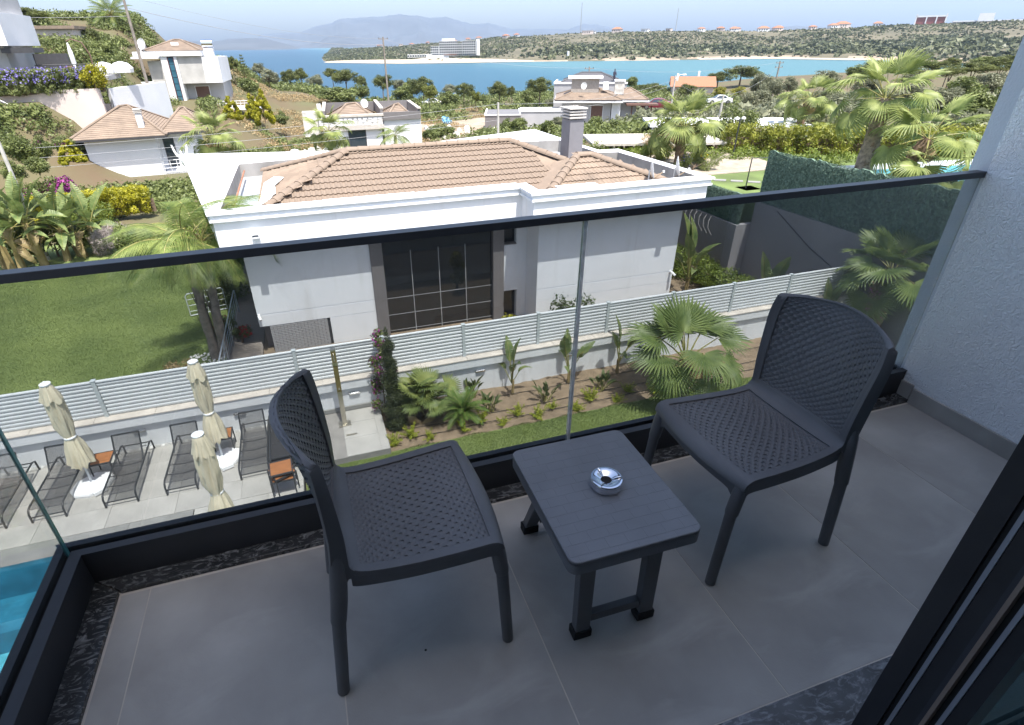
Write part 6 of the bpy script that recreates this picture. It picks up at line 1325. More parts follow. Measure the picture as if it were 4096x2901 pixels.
B(t,'roof_box',mat('taupe box',(.34,.31,.28),.8),-3.4,1.5,4.6,.4,4.5,6.4); B(t,'roof_slab',M_bwall,-3.9,1.1,6.41,.9,5,6.65); B(t,'chimney',M_stone,2.6,1.8,4.4,3.9,2.9,6.0); B(t,'chimney_cap',M_bwall,2.5,1.7,6.01,4.0,3.0,6.2); B(t,'air_unit',M_pwhite,.95,1.2,5.0,1.7,1.7,6.0)
MB().tube([(5,-.6,0),(5,-.6,3.2)], .1, 6).build('post', M_shut, t); MB().tube([(7.6,-.6,0),(7.6,-.6,3.2)], .1, 6).build('post', M_shut, t); MB().prism([(4.2,-1.2),(8.4,-1.2),(8.4,1.1),(4.2,1.1)], 3.2, 3.4).build('pergola_roof', M_shut, t); railing(t,4.2,9,-1.3,.6,.9,8); B(t,'terrace',M_bwall,4.2,-1.5,-1.2,9,1.1,.6)
dish('white satellite dish on the grey villa roof', (38.4,75.0,-4.3), R(-50), 1.0)
t = thing('grey_house', 'boxy blue-grey house with dark low roof behind the grey villa', 'house', (44,84,-9.4), R(-28)); B(t,'wall',M_bgrey,-5.5,0,0,5.5,8,5.3); B(t,'parapet',M_bwall,-5.6,-.1,5.31,5.6,.2,5.55); B(t,'parapet',M_bwall,-5.6,.21,5.31,-5.4,8,5.55); hip_roof(t,-4.5,4.5,1,8,5.5,(-1.5,4.5),(1.5,4.5),6.7,mat('dark slate roof',(.10,.10,.11),.8)); window(t,-4.8,1.0,.8,.8,0)
pr = thing('person', 'person in dark clothes leaning on the roof of the boxy grey house', 'person', (47.6,83.2,-3.95)); bm_ = bpy.data.meshes.new('body'); bm_.from_pydata([(0,0,.85),(0,0,1.1),(.02,0,1.42),(.02,0,1.58),(.02,0,1.75),(-.1,0,.82),(-.12,.02,.45),(-.12,0,.03),(.1,0,.82),(.12,.02,.45),(.12,0,.03),(-.2,0,1.4),(-.25,-.1,1.1),(-.2,-.25,.95),(.22,0,1.4),(.27,-.1,1.1),(.22,-.25,.95)],[(0,1),(1,2),(2,3),(3,4),(0,5),(5,6),(6,7),(0,8),(8,9),(9,10),(2,11),(11,12),(12,13),(2,14),(14,15),(15,16)],[])
po = obj('body', bm_, pr); bm_.materials.append(mat('dark clothes',(.03,.03,.05),.9)); sk = po.modifiers.new('skin','SKIN'); po.modifiers.new('sub','SUBSURF').levels = 1
for i,vv in enumerate(bm_.skin_vertices[0].data): rr0 = (.15,.16,.17,.06,.10,.1,.07,.05,.1,.07,.05,.06,.05,.04,.06,.05,.04)[i]; vv.radius = (rr0,rr0); vv.use_root = i == 0
MB().lathe([(0,-.12),(.09,-.06),(.1,.04),(.06,.12),(0,.14)], 10).build('hair', M_dark, pr, loc=(.02,0,1.75))
# low flat roofs and walls
t = thing('flat_roof_building', 'low grey flat-roofed building with white rims left of the grey villa', 'building', (28,72,-9.0), R(-20)); t.scale = (.85,.85,.78); B(t,'wall',M_jamb,-5.5,0,0,.0,9,3.0); B(t,'wall',M_bgrey,.01,2,0,6.5,9,3.3); 
for b in ((-5.6,-.1,3.01,.0,.15,3.15),(-5.6,.151,3.01,-5.35,9,3.15),(.01,1.9,3.31,6.6,2.2,3.45),(-.2,.16,3.01,.009,9,3.15)): B(t,'rim',M_bwall,*b)
B(t,'low_wall',M_bgrey,1.0,-2.5,.5,5.5,-2.2,1.6)
t = thing('awning_roof', 'sun-bleached reed awning roof beside the fan palm behind the parapet', 'roof', (17.0,29.6,-4.0), R(-18)); B(t,'reed_cover',mat('bleached reed',(.50,.47,.42),.95,var=.15,vscale=3),-1.2,-1.4,.55,6.2,2.2,.68)
for k in range(4): MB().tube([(-.9+k*2.2,-1.3,0),(-.9+k*2.2,-1.3,.55)], .06, 6).build('post', M_bark, t)
for k in range(14): MB().tube([(-1.1+k*.55,-1.5,.50),(-1.1+k*.55,2.2,.50)], .045, 6).build('rafter', M_barkg, t)
t = thing('terrace_canopy', 'white sunlit canopy edge above the bushes on the right', 'roof', (25,31.5,-3.6), R(-25)); B(t,'canopy_sheet',M_bwall,-3.5,0,.3,6.5,4,.45)
for x in (-3.3,1.5,6.2): MB().tube([(x,.2,-1.2),(x,.2,.3)], .06, 6).build('post', M_bwall, t)
# orange-roofed house
t = thing('orange_roof_house', 'small pale house with orange tiled gable roof near the bay', 'house', (98.5,132,-11.3), R(-32)); B(t,'wall',M_pink,-5,0,0,5,8,2.6); m = MB(); m.prism([(-.8,2.5),(8.8,2.5),(4,4.6)], -5.6, 5.6, 'x'); m.build('roof', M_otile, t); window(t,1.6,.5,1.4,1.5,0,M_pane); window(t,-3.4,.5,1.2,1.5,0,M_pane); B(t,'chimney',M_bwall,-4.2,2,3.5,-3.7,2.5,5.4); B(t,'chimney',M_bwall,1.2,5,3.8,1.7,5.5,5.8)
# cars
M_car = mat('white car paint', (.78,.79,.8), .25, coat=.5, var=.01); M_carr = mat('dark red car paint', (.16,.01,.03), .3, coat=.5); M_tyre = mat('tyre', (.02,.02,.02), .8); M_rim = mat('rim', (.4,.4,.42), .3, metal=.8)
def car(lab, loc, rz, paint):
    t = thing('parked_car', lab, 'car', loc, rz); sec = []
    prof = [(-2.15,.42,.62),(-2.1,.75,.80),(-1.45,.86,.84),(-.95,.92,.85),(-.35,1.40,.66),(.1,1.47,.62),(.75,1.44,.62),(1.35,1.10,.72),(1.75,1.02,.80),(2.1,.92,.78),(2.18,.5,.68)]
    v = []; 
    for x, z, w in prof: v += [(x,-.82 if abs(x) < 2 else -.74,.28),(x,-.86 if abs(x) < 2 else -.76,min(z,.72)),(x,-w,z),(x,w,z),(x,.86 if abs(x) < 2 else .76,min(z,.72)),(x,.82 if abs(x) < 2 else .74,.28)]
    f = [(i*6+k,i*6+k+1,(i+1)*6+k+1,(i+1)*6+k) for i in range(len(prof)-1) for k in range(5)]+[(0,1,2,3,4,5),tuple(range(len(prof)*6-1,len(prof)*6-7,-1))]
    m = MB(); m.add(v,f); m.build('body', paint, t, smooth=True, bevel=.03)
    for s in (-1,1):
        m = MB(); m.add([(-.80,s*.80,.98),(-.33,s*.70,1.33),(.30,s*.66,1.39),(.30,s*.80,.98)],[(0,1,2,3)]); m.build('window', M_pane, t).location.y = s*.04
        m = MB(); m.add([(.38,s*.80,.98),(.38,s*.66,1.39),(.78,s*.66,1.37),(1.2,s*.76,1.0)],[(0,1,2,3)]); m.build('window', M_pane, t).location.y = s*.04
    MB().add([(-1.0,-.7,.95),(-1.0,.7,.95),(-.4,.58,1.39),(-.4,-.58,1.39)],[(0,1,2,3)]).build('windscreen', M_pane, t, loc=(-.03,0,.02)); MB().add([(1.4,-.65,1.10),(1.4,.65,1.10),(.8,.56,1.42),(.8,-.56,1.42)],[(0,1,2,3)]).build('rear_window', M_pane, t, loc=(.03,0,.02))
    for x in (-1.35,1.35):
        for s in (-1,1):
            w = MB(); w.tube([(x,s*.70,.33),(x,s*.89,.33)], .33, 18); wh = w.build('wheel', M_tyre, t, smooth=True); MB().tube([(x,s*.885,.33),(x,s*.90,.33)], .2, 12).build('rim', M_rim, wh)
    for s in (-1,1): B(t,'headlight',M_pane,-2.17,s*.62-.16,.6,-2.08,s*.62+.16,.74); B(t,'tail_light',mat('tail lamp',(.3,.01,.01),.3),2.1,s*.6-.12,.7,2.19,s*.6+.12,.86)
car('white sedan car parked on the track above the bay', (29,128.8,-10.2), R(-4), M_car)
car('white car parked beside the orange-roofed house garden', (74,91,-8.6), R(-25), M_car); car('dark red car under the pergola of the grey villa', (49.5,74,-7.0), R(-30), M_carr)
# poles and wires
M_pole = mat('grey timber pole', (.25,.22,.19), .9, var=.2); M_cpole = mat('concrete pole', (.48,.46,.43), .9, var=.1); M_wirem = mat('overhead wire', (.30,.31,.33), .6)
def pole(lab, x, y, zb, zt, r=.13, m_=None, arms=1, lampd=None):
    t = thing('utility_pole', lab, 'pole', (x,y,zb)); h = zt-zb; MB().tube([(0,0,-.3),(0,0,h)], [r,r*.7], 8).build('post', m_ or M_pole, t, smooth=True)
    for k in range(arms): B(t,'cross_arm',m_ or M_pole,-.8,-.05,h-.35-k*.7,.8,.05,h-.25-k*.7); [MB().lathe([(.05,0),(.06,.1),(.02,.18)], 6).build('insulator', M_dark, t, loc=(q,0,h-.25-k*.7)) for q in (-.7,0,.7)]
    if lampd: MB().tube([(0,0,h-.4),(lampd*.6,-.2,h+.1),(lampd*1.2,-.3,h+.1)], .04, 6).build('lamp_arm', M_pwhite, t); B(t,'lamp_head',M_pwhite,lampd*1.2-.25,-.4,h+.03,lampd*1.2+.25,-.2,h+.17)
    return t
pole('leaning-looking grey pole at the top left before the bay', -13.7,68.6,-5.3,7.2,.16,None,0); pole('tall pole standing among the pines above the villa', 15.8,103.8,-7.8,2.7,.17,None,1); pole('pale concrete pole right of the stone villa', 13.2,38.2,-7.1,-1.9,.11,M_cpole,0)
pole('concrete pole with street lamp right of the grey villa', 43.1,61.3,-7.8,-2.0,.12,M_cpole,0,.8); pole('cross-armed pole behind the grey villa roof', 46.1,88.7,-9.5,-1.9,.14,None,2); pole('leaning concrete pole before the olive trees', 34.9,42.5,-5.0,-2.5,.12,M_cpole,0); pole('cross-armed pole before the bay on the right', 82.3,87.3,-8.0,-1.8,.16,None,2); pole('pale pole at the left edge behind the banana clump', -11.6,28.2,-6.7,-1.6,.10,M_cpole,0)
def wire(lab, a_, b_, sag=.8, r=.012):
    a_ = Vector(a_); b_ = Vector(b_); tag(MB().tube([a_.lerp(b_,u/14)-Vector((0,0,sag*4*(u/14)*(1-u/14))) for u in range(15)], r, 4).build('overhead_wire', M_wirem), lab, 'wire', 'overhead wires')
wire('upper wire from the pale pole left towards the lawn',(13.2,38.2,-2.0),(-30,34,-2.6),.5,.009); wire('middle wire from the pale pole left towards the lawn',(13.2,38.2,-2.5),(-30,34,-3.1),.5,.009); wire('lower wire from the pale pole left towards the lawn',(13.2,38.2,-3.0),(-30,34,-3.6),.5,.008)
wire('upper wire from the pale pole to the concrete lamp pole',(13.2,38.2,-2.0),(43.1,61.3,-2.4),.7,.011); wire('lower wire from the pale pole to the concrete lamp pole',(13.2,38.2,-2.5),(43.1,61.3,-2.9),.7,.011); wire('wire from the left pole across the sky to the right',(-13.7,68.6,6.0),(15.8,103.8,2.5),1.0,.013); wire('second wire from the left pole down to the pines',(-13.7,68.6,5.0),(15.8,103.8,1.6),1.0,.022)
wire('wire from the left pole towards the tower house',(-13.7,68.6,4.3),(-30,66,4.4),.2,.013); wire('wire from the pole among the pines over the bay shore',(15.8,103.8,2.4),(46.1,88.7,-2.1),1.2,.013); wire('wire between the two cross-armed poles by the bay',(46.1,88.7,-2.1),(82.3,87.3,-2.0),1.0,.013); wire('wire from the lamp pole to the leaning concrete pole',(43.1,61.3,-2.4),(34.9,42.5,-2.7),.5,.009)
wire('wire from the leaning concrete pole to the cross-armed pole on the right',(34.9,42.5,-2.6),(82.3,87.3,-2.4),.8,.011)
# white eagle statue on the corner of the parapet
t = thing('eagle_statue', 'small white eagle statue with raised wings behind the left parapet corner', 'statue', (-4.75,26.4,-2.4)); t.scale = (.5,.5,.5); MB().lathe([(.05,-.6),(.16,-.4),(.18,0),(.14,.3),(.08,.42),(.10,.52),(.03,.6)], 10).build('body', M_slab, t, smooth=True)
for s in (-1,1): MB().prism([(s*.08,.1),(s*.35,.5),(s*.5,1.05),(s*.62,1.1),(s*.55,.6),(s*.38,.15)], -.03, .03, 'y').build('wing', M_slab, t)
# rubbish heaps on the bare earth
bush('rubbish_heap', 'heap of blue and white sacks on the bare earth slope', 'rubbish', (22.5,90,T(22.5,90)), (.9,.6,.5), 8, .4, 240, .25, .8, mat('blue sack',(.18,.42,.60),.6,var=.3,vscale=2), 95)
for k in range(14):
    x = 14+random.Random(k).uniform(0,13); y = 64+random.Random(k+30).uniform(0,24)
    tag(MB().lathe([(0,-.3),(.4,-.2),(.5,.1),(.3,.3),(0,.38)], 7).build('boulder', M_stone, loc=(x,y,T(x,y)+.45), rot=(k,k*2,k)), ORD[k]+' pale rock from the left on the bare earth slope', 'rock', 'rocks on the bare earth')

# ---- undergrowth: masses of bushes that read as one
def under(name, lab, zone, n, s0, s1, mt, seed, zf=T, leaves=16, zoff=0, ls=.15):
    """zone: list of (x0,x1,y0,y1,weight) boxes"""
    rng = np.random.default_rng(seed); w = np.array([z[4] for z in zone], float); idx = rng.choice(len(zone), n, p=w/w.sum()); Z = np.array([z[:4] for z in zone])[idx]
    x = Z[:,0]+(Z[:,1]-Z[:,0])*rng.random(n); y = Z[:,2]+(Z[:,3]-Z[:,2])*rng.random(n); keep = np.array([mnoise.noise((a*.11,b*.11,seed)) > -.18 for a,b in zip(x,y)]); x = x[keep]; y = y[keep]; n = len(x)
    s = rng.uniform(s0,s1,n)*np.array([.75+.5*abs(mnoise.noise((a*.3,b*.3,seed+3))) for a,b in zip(x,y)]); P0 = np.stack([x,y,np.array([zf(a,b) for a,b in zip(x,y)])+zoff],1)
    d = rng.normal(0,1,(n,leaves,3)); d[:,:,2] = np.abs(d[:,:,2]); d /= np.linalg.norm(d,axis=2)[:,:,None]
    cp = (P0[:,None,:]+d*s[:,None,None]*np.array([.9,.9,1.0])*rng.uniform(.5,1,(n,leaves,1))).reshape(-1,3); v, f = leaf_quads(cp, d.reshape(-1,3), 1.0, .6, rng, .6)
    sc = np.repeat(np.repeat(s,leaves)*ls,4)[:,None]; c = np.repeat(cp,4,0); return tag(obj(name, npmesh(name, c+(v-c)*sc, f, mt)), lab, 'undergrowth', kind='stuff')
under('undergrowth', 'green undergrowth below the pines along the bay', [(-12,4,118,150,1.2),(4,34,106,150,2.4),(34,88,100,165,3),(88,112,140,165,.6),(14,60,92,112,1.2),(60,110,70,110,2)], 2300, 1.0, 2.2, M_shrub, 1, leaves=60)
under('undergrowth', 'grey-green thicket filling the slope on the right', [(42,120,34,100,4),(30,60,34,60,1.6),(50,95,22,40,1.5),(36,70,10,30,1.5)], 2300, 1.0, 2.3, M_olive, 2, zf=lambda a,b: T(a,b) if b > 30.4 else -3.85, leaves=60)
under('undergrowth', 'green bushes covering the hillside behind the terrace', [(-36,-15,66,104,3),(-14,-5,92,110,1.0)], 2000, .6, 1.4, M_shrub, 3, leaves=70)
under('undergrowth', 'garden greenery around the brown-roofed house', [(-28,-16.8,36,56,3),(-24,-14,31,36,1),(-17,-5,37,52.5,2.6),(-8,-2,46,68,1.4),(-3,12,38,49,1.4),(-20,-12,62,74,.8),(-10,2,66,76,.7)], 3300, .45, 1.2, M_shrub, 4, leaves=60)
under('undergrowth', 'garden greenery between the white house and the grey villa', [(10,30,34,56,2.5),(30,44,46,68,1.5),(14,24,58,66,.5)], 800, .6, 1.3, M_shrub, 5, leaves=60)
under('undergrowth', 'low garden plants on the gravel beyond the netting fence', [(14.6,19,22.5,29.5,2),(19,24,24,30,1.2),(22,30,21,26,1)], 420, .25, .6, M_hedge, 9, zf=lambda a,b: -3.82, leaves=50)
under('dry_grass', 'tall straw-coloured grass on the open slope above the villa', [(-8,24,66,106,4),(26,44,96,118,1)], 6500, .35, .8, M_dry, 6, leaves=18)
# ================================================================== SEA, FAR SHORE, MOUNTAINS, HAZE
ZS = -18.0
def sea_mat():
    m = bpy.data.materials.new('sea water'); m.use_nodes = True; n, l = m.node_tree.nodes, m.node_tree.links; b = n['Principled BSDF']
    tc = n.new('ShaderNodeTexCoord'); t1 = n.new('ShaderNodeTexNoise'); t1.inputs['Scale'].default_value = .004; t1.inputs['Detail'].default_value = 5; l.new(tc.outputs['Object'], t1.inputs['Vector'])
    # water colour follows depth: shallow sandy shelves near the shores (y across the bay), deep blue to the left
    sx = n.new('ShaderNodeSeparateXYZ'); l.new(tc.outputs['Object'], sx.inputs[0])
    dx = n.new('ShaderNodeMapRange'); dx.inputs[1].default_value = 20; dx.inputs[2].default_value = 330; l.new(sx.outputs[0], dx.inputs[0])
    mx = n.new('ShaderNodeMath'); mx.operation = 'MULTIPLY_ADD'; mx.inputs[1].default_value = .5; l.new(t1.outputs[0], mx.inputs[0]); l.new(dx.outputs[0], mx.inputs[2])
    rp = n.new('ShaderNodeValToRGB'); e = rp.color_ramp.elements; e[0].position = .2; e[0].color = (.014,.055,.10,1); e[1].position = 1.15; e[1].color = (.06,.15,.17,1); x = e.new(.65); x.color = (.02,.085,.13,1)
    l.new(mx.outputs[0], rp.inputs[0]); l.new(rp.outputs[0], b.inputs['Base Color']); b.inputs['Roughness'].default_value = .35; b.inputs['Specular IOR Level'].default_value = .25
    t2 = n.new('ShaderNodeTexNoise'); t2.inputs['Scale'].default_value = .6; t2.inputs['Detail'].default_value = 6; l.new(tc.outputs['Object'], t2.inputs['Vector'])
    bp_ = n.new('ShaderNodeBump'); bp_.inputs['Strength'].default_value = .8; bp_.inputs['Distance'].default_value = .6; l.new(t2.outputs[0], bp_.inputs['Height']); l.new(bp_.outputs[0], b.inputs['Normal']); return m
tag(MB().quad((-9000,150,ZS),(9000,150,ZS),(9000,14000,ZS),(-9000,14000,ZS)).build('sea', sea_mat()), kind='structure')
M_scrubg = mat('scrub hillside', (.095,.09,.05), .95, var=.3, vscale=.02, col2=(.15,.13,.08), bump=1, bscale=.2, detail=9)
M_rock = mat('pale shore rock', (.28,.225,.165), .95, var=.2, vscale=.05, bump=1, bscale=.4, detail=8)
M_mtn = mat('bare mountain', (.06,.065,.07), .95, var=.25, vscale=.003, bump=1, bscale=.02, detail=9)
SHORE = [(85,1431),(60,1150),(48,900),(50,813),(85,760),(124,701),(170,683),(233,668),(313,638),(387,601),(470,580),(517,557),(524,497),(534,463),(548,438),(530,400),(515,360),(500,320)]
RIDGE = [(130,1800,-4),(160,1500,-6),(190,1350,-3),(215,1260,-1),(250,1230,1),(300,1180,4),(360,1130,10),(430,1090,14),(520,1040,17.5),(600,980,19),(690,930,18),(770,870,16),(840,800,17),(900,730,20),(960,680,21),(1030,610,24),(1080,520,28),(1120,400,32)]
rng = np.random.default_rng(3)
def penin(x, y, t): return 3.0*math.sin(math.pi*min(1,t*1.2))*mnoise.noise((x*.008,y*.008,2))+1.6*mnoise.noise((x*.03,y*.03,5))*min(1,t*4)
NX, NT = 170, 44; v = []; f = []; PG = []
for i in range(NX+1):
    u = i/NX*(len(SHORE)-1); k = min(len(SHORE)-2,int(u)); w = u-k; sx = lerp(SHORE[k][0],SHORE[k+1][0],w); sy = lerp(SHORE[k][1],SHORE[k+1][1],w); rx, ry, rz_ = (lerp(RIDGE[k][q],RIDGE[k+1][q],w) for q in range(3))
    row = []
    for j in range(NT+1):
        t_ = (j/NT)*1.25; tt = min(1,t_); x = lerp(sx,rx,t_); y = lerp(sy,ry,t_); sh = .22*ss(tt/.10)*.5+.78*ss((tt-.02)/1.0)+.11*0
        z = lerp(ZS-.5, rz_, min(1,sh)) + penin(x,y,tt) + (.8 if j else -1.0) - max(0,t_-1)*60
        row.append((x,y,z)); v.append((x,y,z))
    PG.append(row)
for i in range(NX):
    for j in range(NT): a0 = i*(NT+1)+j; f.append((a0,a0+NT+1,a0+NT+2,a0+1))
me = npmesh('peninsula', v, f, M_scrubg, True); me.materials.append(M_rock)
mi = np.zeros(len(f), dtype=np.int32)
for i in range(NX):
    for j in range(2):
        if mnoise.noise((i*.13,j*.3,0)) > -.15: mi[i*NT+j] = 1
me.polygons.foreach_set('material_index', mi); tag(obj('peninsula', me), kind='structure')
# scrub: thousands of low bushes, nobody could count them
n = 22000; V = []; cnt = 0; pts = []
while cnt < n:
    i = rng.integers(0,NX); j = int(rng.beta(1.1,1.6)*NT*.85)+1
    if j >= NT: continue
    a_ = rng.random(); b_ = rng.random(); q = [np.array(PG[i][j])*(1-a_)*(1-b_)+np.array(PG[i+1][j])*a_*(1-b_)+np.array(PG[i][j+1])*(1-a_)*b_+np.array(PG[i+1][j+1])*a_*b_][0]
    dens = mnoise.noise((q[0]*.012,q[1]*.012,9))
    if dens < -.25 and rng.random() < .85: continue
    if j < 3 and rng.random() < .7: continue
    low = j/NT < .34 and i > NX*.42
    pts.append((q, rng.uniform(1.1,2.6)*(1.9 if low and rng.random() < .5 else 1)*(1.25 if dens > .2 else .9))); cnt += 1
P_ = np.array([p for p,s in pts]); Sz = np.array([s for p,s in pts]); m_ = 7
d = rng.normal(0,1,(n,m_,3)); d[:,:,2] = np.abs(d[:,:,2]); d /= np.linalg.norm(d,axis=2)[:,:,None]
cp = (P_[:,None,:]+d*Sz[:,None,None]*np.array([.8,.8,.65])*rng.uniform(.4,1,(n,m_,1))).reshape(-1,3); lv, lf = leaf_quads(cp, d.reshape(-1,3), 1.0, .8, rng, .5)
sc_ = np.repeat(np.repeat(Sz,m_)*.62,4)[:,None]; cen = np.repeat(cp,4,0); lv = cen+(lv-cen)*sc_
tag(obj('scrub', npmesh('scrub', lv, lf, leafmat('maquis scrub', (.065,.08,.032), (.13,.14,.062), vscale=.03, tl=.1))), 'dark green scrub covering the far peninsula', 'scrub', kind='stuff')
def pz(x, y):
    best = None
    for row in PG:
        for q in row:
            dd = (q[0]-x)**2+(q[1]-y)**2
            if best is None or dd < best[0]: best = (dd,q[2])
    return best[1]
# beach strip
M_sand = mat('pale sand', (.36,.31,.24), .95, var=.1)
def strip(name, P, w, m_, z):
    vv = []; ff = []
    for i,(x,y) in enumerate(P):
        a0 = Vector(P[max(0,i-1)]); b0 = Vector(P[min(len(P)-1,i+1)]); nrm = Vector((-(b0-a0).y,(b0-a0).x)).normalized(); ww = w[i] if hasattr(w,'__len__') else w
        vv += [(x-nrm.x*4,y-nrm.y*4,z-.6),(x+nrm.x*ww,y+nrm.y*ww,z+.12*ww)]
    ff = [(2*i,2*i+2,2*i+3,2*i+1) for i in range(len(P)-1)]; return tag(obj(name, npmesh(name, vv, ff, m_, True)), kind='structure')
strip('beach', [(48,815),(60,800),(85,762),(124,703),(145,695),(170,686),(200,677),(233,671),(270,656)], [8,14,20,26,34,32,26,18,5], M_sand, ZS+.9)
strip('beach', [(440,588),(470,582),(517,559),(526,497),(535,466),(568,453)], 6, M_sand, ZS+.9)
# hotel on the peninsula
M_hot = mat('hotel cream render', (.60,.59,.56), .85, var=.05, vscale=.05)
t = thing('seaside_hotel', 'long white terraced hotel block on the far peninsula', 'hotel', (195,735,-11.5), R(-15)); t.scale = (.88,.88,.85)
for k,(x0,x1,n_,y0) in enumerate(((-30,-18,4,2),(-18,8,6,0),(8,14,5,4),(14,34,6,0))):
    for fl in range(n_):
        st = B(t,'storey',M_hot,x0,y0+fl*1.3,fl*3.1,x1-.2,y0+26,fl*3.1+3.0); nb = int((x1-x0)/2.6)
        B(st,'balcony_slab',M_bwall,x0,y0+fl*1.3-1.6,fl*3.1+2.85,x1-.2,y0+fl*1.3-.02,fl*3.1+3.05)
        for q in range(nb): B(st,'window',M_pane,x0+.5+q*2.6,y0+fl*1.3-.06,fl*3.1+.5,x0+2.3+q*2.6,y0+fl*1.3-.01,fl*3.1+2.5)
B(t,'stair_tower',M_bwall,33.9,0,0,38,20,20.5); B(t,'rooftop',M_bwall,-14,9,18.6,4,20,21.5); B(t,'podium',M_bwall,-36,-8,-2.5,-5,-1,1.0); B(t,'pergola',M_otile,-12,-9,1.0,6,-4,1.6)
for q in range(10): B(t,'cabin',M_hot,-62+q*3.4,-6+q*.2,-1.5,-59.4+q*3.4,4,2.6); B(t,'window',M_pane,-61.6+q*3.4,-6.08+q*.2,-.6,-59.8+q*3.4,-6.01+q*.2,1.6)
# houses along the ridge, orange roofs
def far_house(i, x, y, w, h, roof, lab, rz=0):
    t = thing('ridge_house', lab, 'house', (x,y,pz(x,y)+.2), rz, 'houses along the far ridge'); B(t,'wall',M_bwall if i%2 else M_pink,-w/2,0,-3,w/2,w*.7,h)
    if roof: m = MB(); m.add([(-w/2-.6,-.6,h),(w/2+.6,-.6,h),(w/2+.6,w*.7+.6,h),(-w/2-.6,w*.7+.6,h),(-w*.18,w*.35,h+w*.19),(w*.18,w*.35,h+w*.19)],[(0,1,5,4),(1,2,5),(2,3,4,5),(3,0,4)]); m.build('roof', M_otile, t)
    else: B(t,'roof',M_bgrey,-w/2-.4,-.4,h+.01,w/2+.4,w*.7+.4,h+.5)
    for q in range(max(2,int(w/4))): B(t,'window',M_pane,-w/2+1+q*3.6,-.08,h*.35,-w/2+2.6+q*3.6,-.01,h*.75)
FH = [(498,1010,26,7,0),(516,1000,14,5,0),(548,1005,18,6,1),(585,985,16,6,0),(640,950,12,5,0),(655,945,16,6,1),(690,930,14,5,1),(705,905,16,5,1),(720,890,14,5,1),(738,880,18,6,1),(755,865,15,5,1),(780,850,16,6,1),(800,835,14,5,1),(822,815,16,5,1),(850,790,24,7,1),(880,755,20,6,1),(300,1150,10,4,1),(262,1180,9,4,1),(236,1215,10,4,1),(210,1240,9,4,0),(196,1290,9,4,1),(182,1330,10,4,1),(318,1120,12,4,1),(345,1110,12,5,1),(375,1095,14,5,1),(400,1080,12,5,1)]
for i,(x,y,w,h,rf) in enumerate(sorted(FH, key=lambda q: q[0]/q[1])): far_house(i,x+random.Random(i).uniform(-9,9),y-random.Random(i+7).uniform(0,60),w*random.Random(i+3).uniform(.6,.95),h*.8,rf, ORD[i]+' house from the left along the far ridge', R(-35+random.Random(i).uniform(-40,30)))
# big red and white building with long low wings at the right end of the ridge
t = thing('ridge_complex', 'red and white hall with long low wings on the ridge at the right', 'building', (905,690,13), R(-52)); M_brk = mat('red brick wall', (.26,.09,.075), .9)
B(t,'hall',M_brk,-18,0,-3,18,20,13); B(t,'roof',M_bwall,-19,-1,13.01,19,21,15)
for x in (-18.5,-6,6,17): B(t,'pillar',M_bwall,x,-1,-3,x+1.5,-.01,17 if abs(x) > 15 else 13)
B(t,'wing',M_bgrey,28,10,-3,150,26,6); B(t,'wing_roof',M_bwall,27,9,6.01,152,27,7.5); B(t,'wing',M_bwall,-85,-26,-9,-22,-4,-2); B(t,'wing',M_brk,-125,-40,-17,-62,-27,-8); B(t,'drum',M_bwall,55,6,6,72,9.9,16)
for q in range(24): B(t,'window',M_pane,31+q*4.9,9.9,-1,34.4+q*4.9,9.99,4.5)
# lattice masts
def mast(lab, x, y, h):
    t = thing('lattice_mast', lab, 'mast', (x,y,pz(x,y)-1)); m = MB()
    for a0 in (0,2.1,4.2): m.tube([(1.0*math.cos(a0),1.0*math.sin(a0),0),(.25*math.cos(a0),.25*math.sin(a0),h)], .16, 4)
    m.build('mast_leg', M_mull, t); b = MB()
    for k in range(18):
        z0 = h*k/18; z1 = h*(k+1)/18; r0 = lerp(1,.25,k/18); r1_ = lerp(1,.25,(k+1)/18)
        for q in range(3): a0 = q*2.1; a1 = ((q+1)%3)*2.1; b.tube([(r0*math.cos(a0),r0*math.sin(a0),z0),(r1_*math.cos(a1),r1_*math.sin(a1),z1)], .08, 3)
    b.build('lattice', M_mull, t)
mast('tall lattice mast on the far ridge above the bay', 512,1030,48); mast('shorter leaning mast on the far ridge to the right', 655,950,36)
tag(MB().tube([(318,668,-14),(318,668,-8)],[1.5,1.3],8).build('white_tower', M_bwall), 'tiny white tower on the scrubby slope across the bay', 'tower')
# boats and buoys
def boat(lab, x, y, L, rz=0):
    t = thing('motor_boat', lab, 'boat', (x,y,ZS), rz, 'small boats in the bay'); m = MB(); sec = []
    for u in (0,.3,.7,1.0): w = (.17*L if u < .7 else .17*L*(1-(u-.7)/.33))+.02; sec += [(L*(u-.5),-w,.55),(L*(u-.5),-w*.6,-.1),(L*(u-.5),w*.6,-.1),(L*(u-.5),w,.55)]
    m.add(sec, [(i*4+k,i*4+(k+1)%4,(i+1)*4+(k+1)%4,(i+1)*4+k) for i in range(3) for k in range(4)]+[(0,1,2,3)]); m.build('hull', M_pwhite, t); B(t,'cabin',M_pane,-.1*L,-.1*L,.56,.15*L,.1*L,1.1)
boat('small white boat moored in the turquoise shallows', 62,255,4.5,.3); boat('white boat moored off the left shore of the bay', 25,300,4,.5)
for k,(x,y) in enumerate(((70,262),(76,259),(90,258),(68,236),(110,260),(88,232))): tag(MB().lathe([(0,-.3),(.4,0),(.3,.4),(0,.5)], 8).build('buoy', M_pwhite, loc=(x,y,ZS)), ORD[k]+' white buoy from the left in the bay', 'buoy', 'mooring buoys')
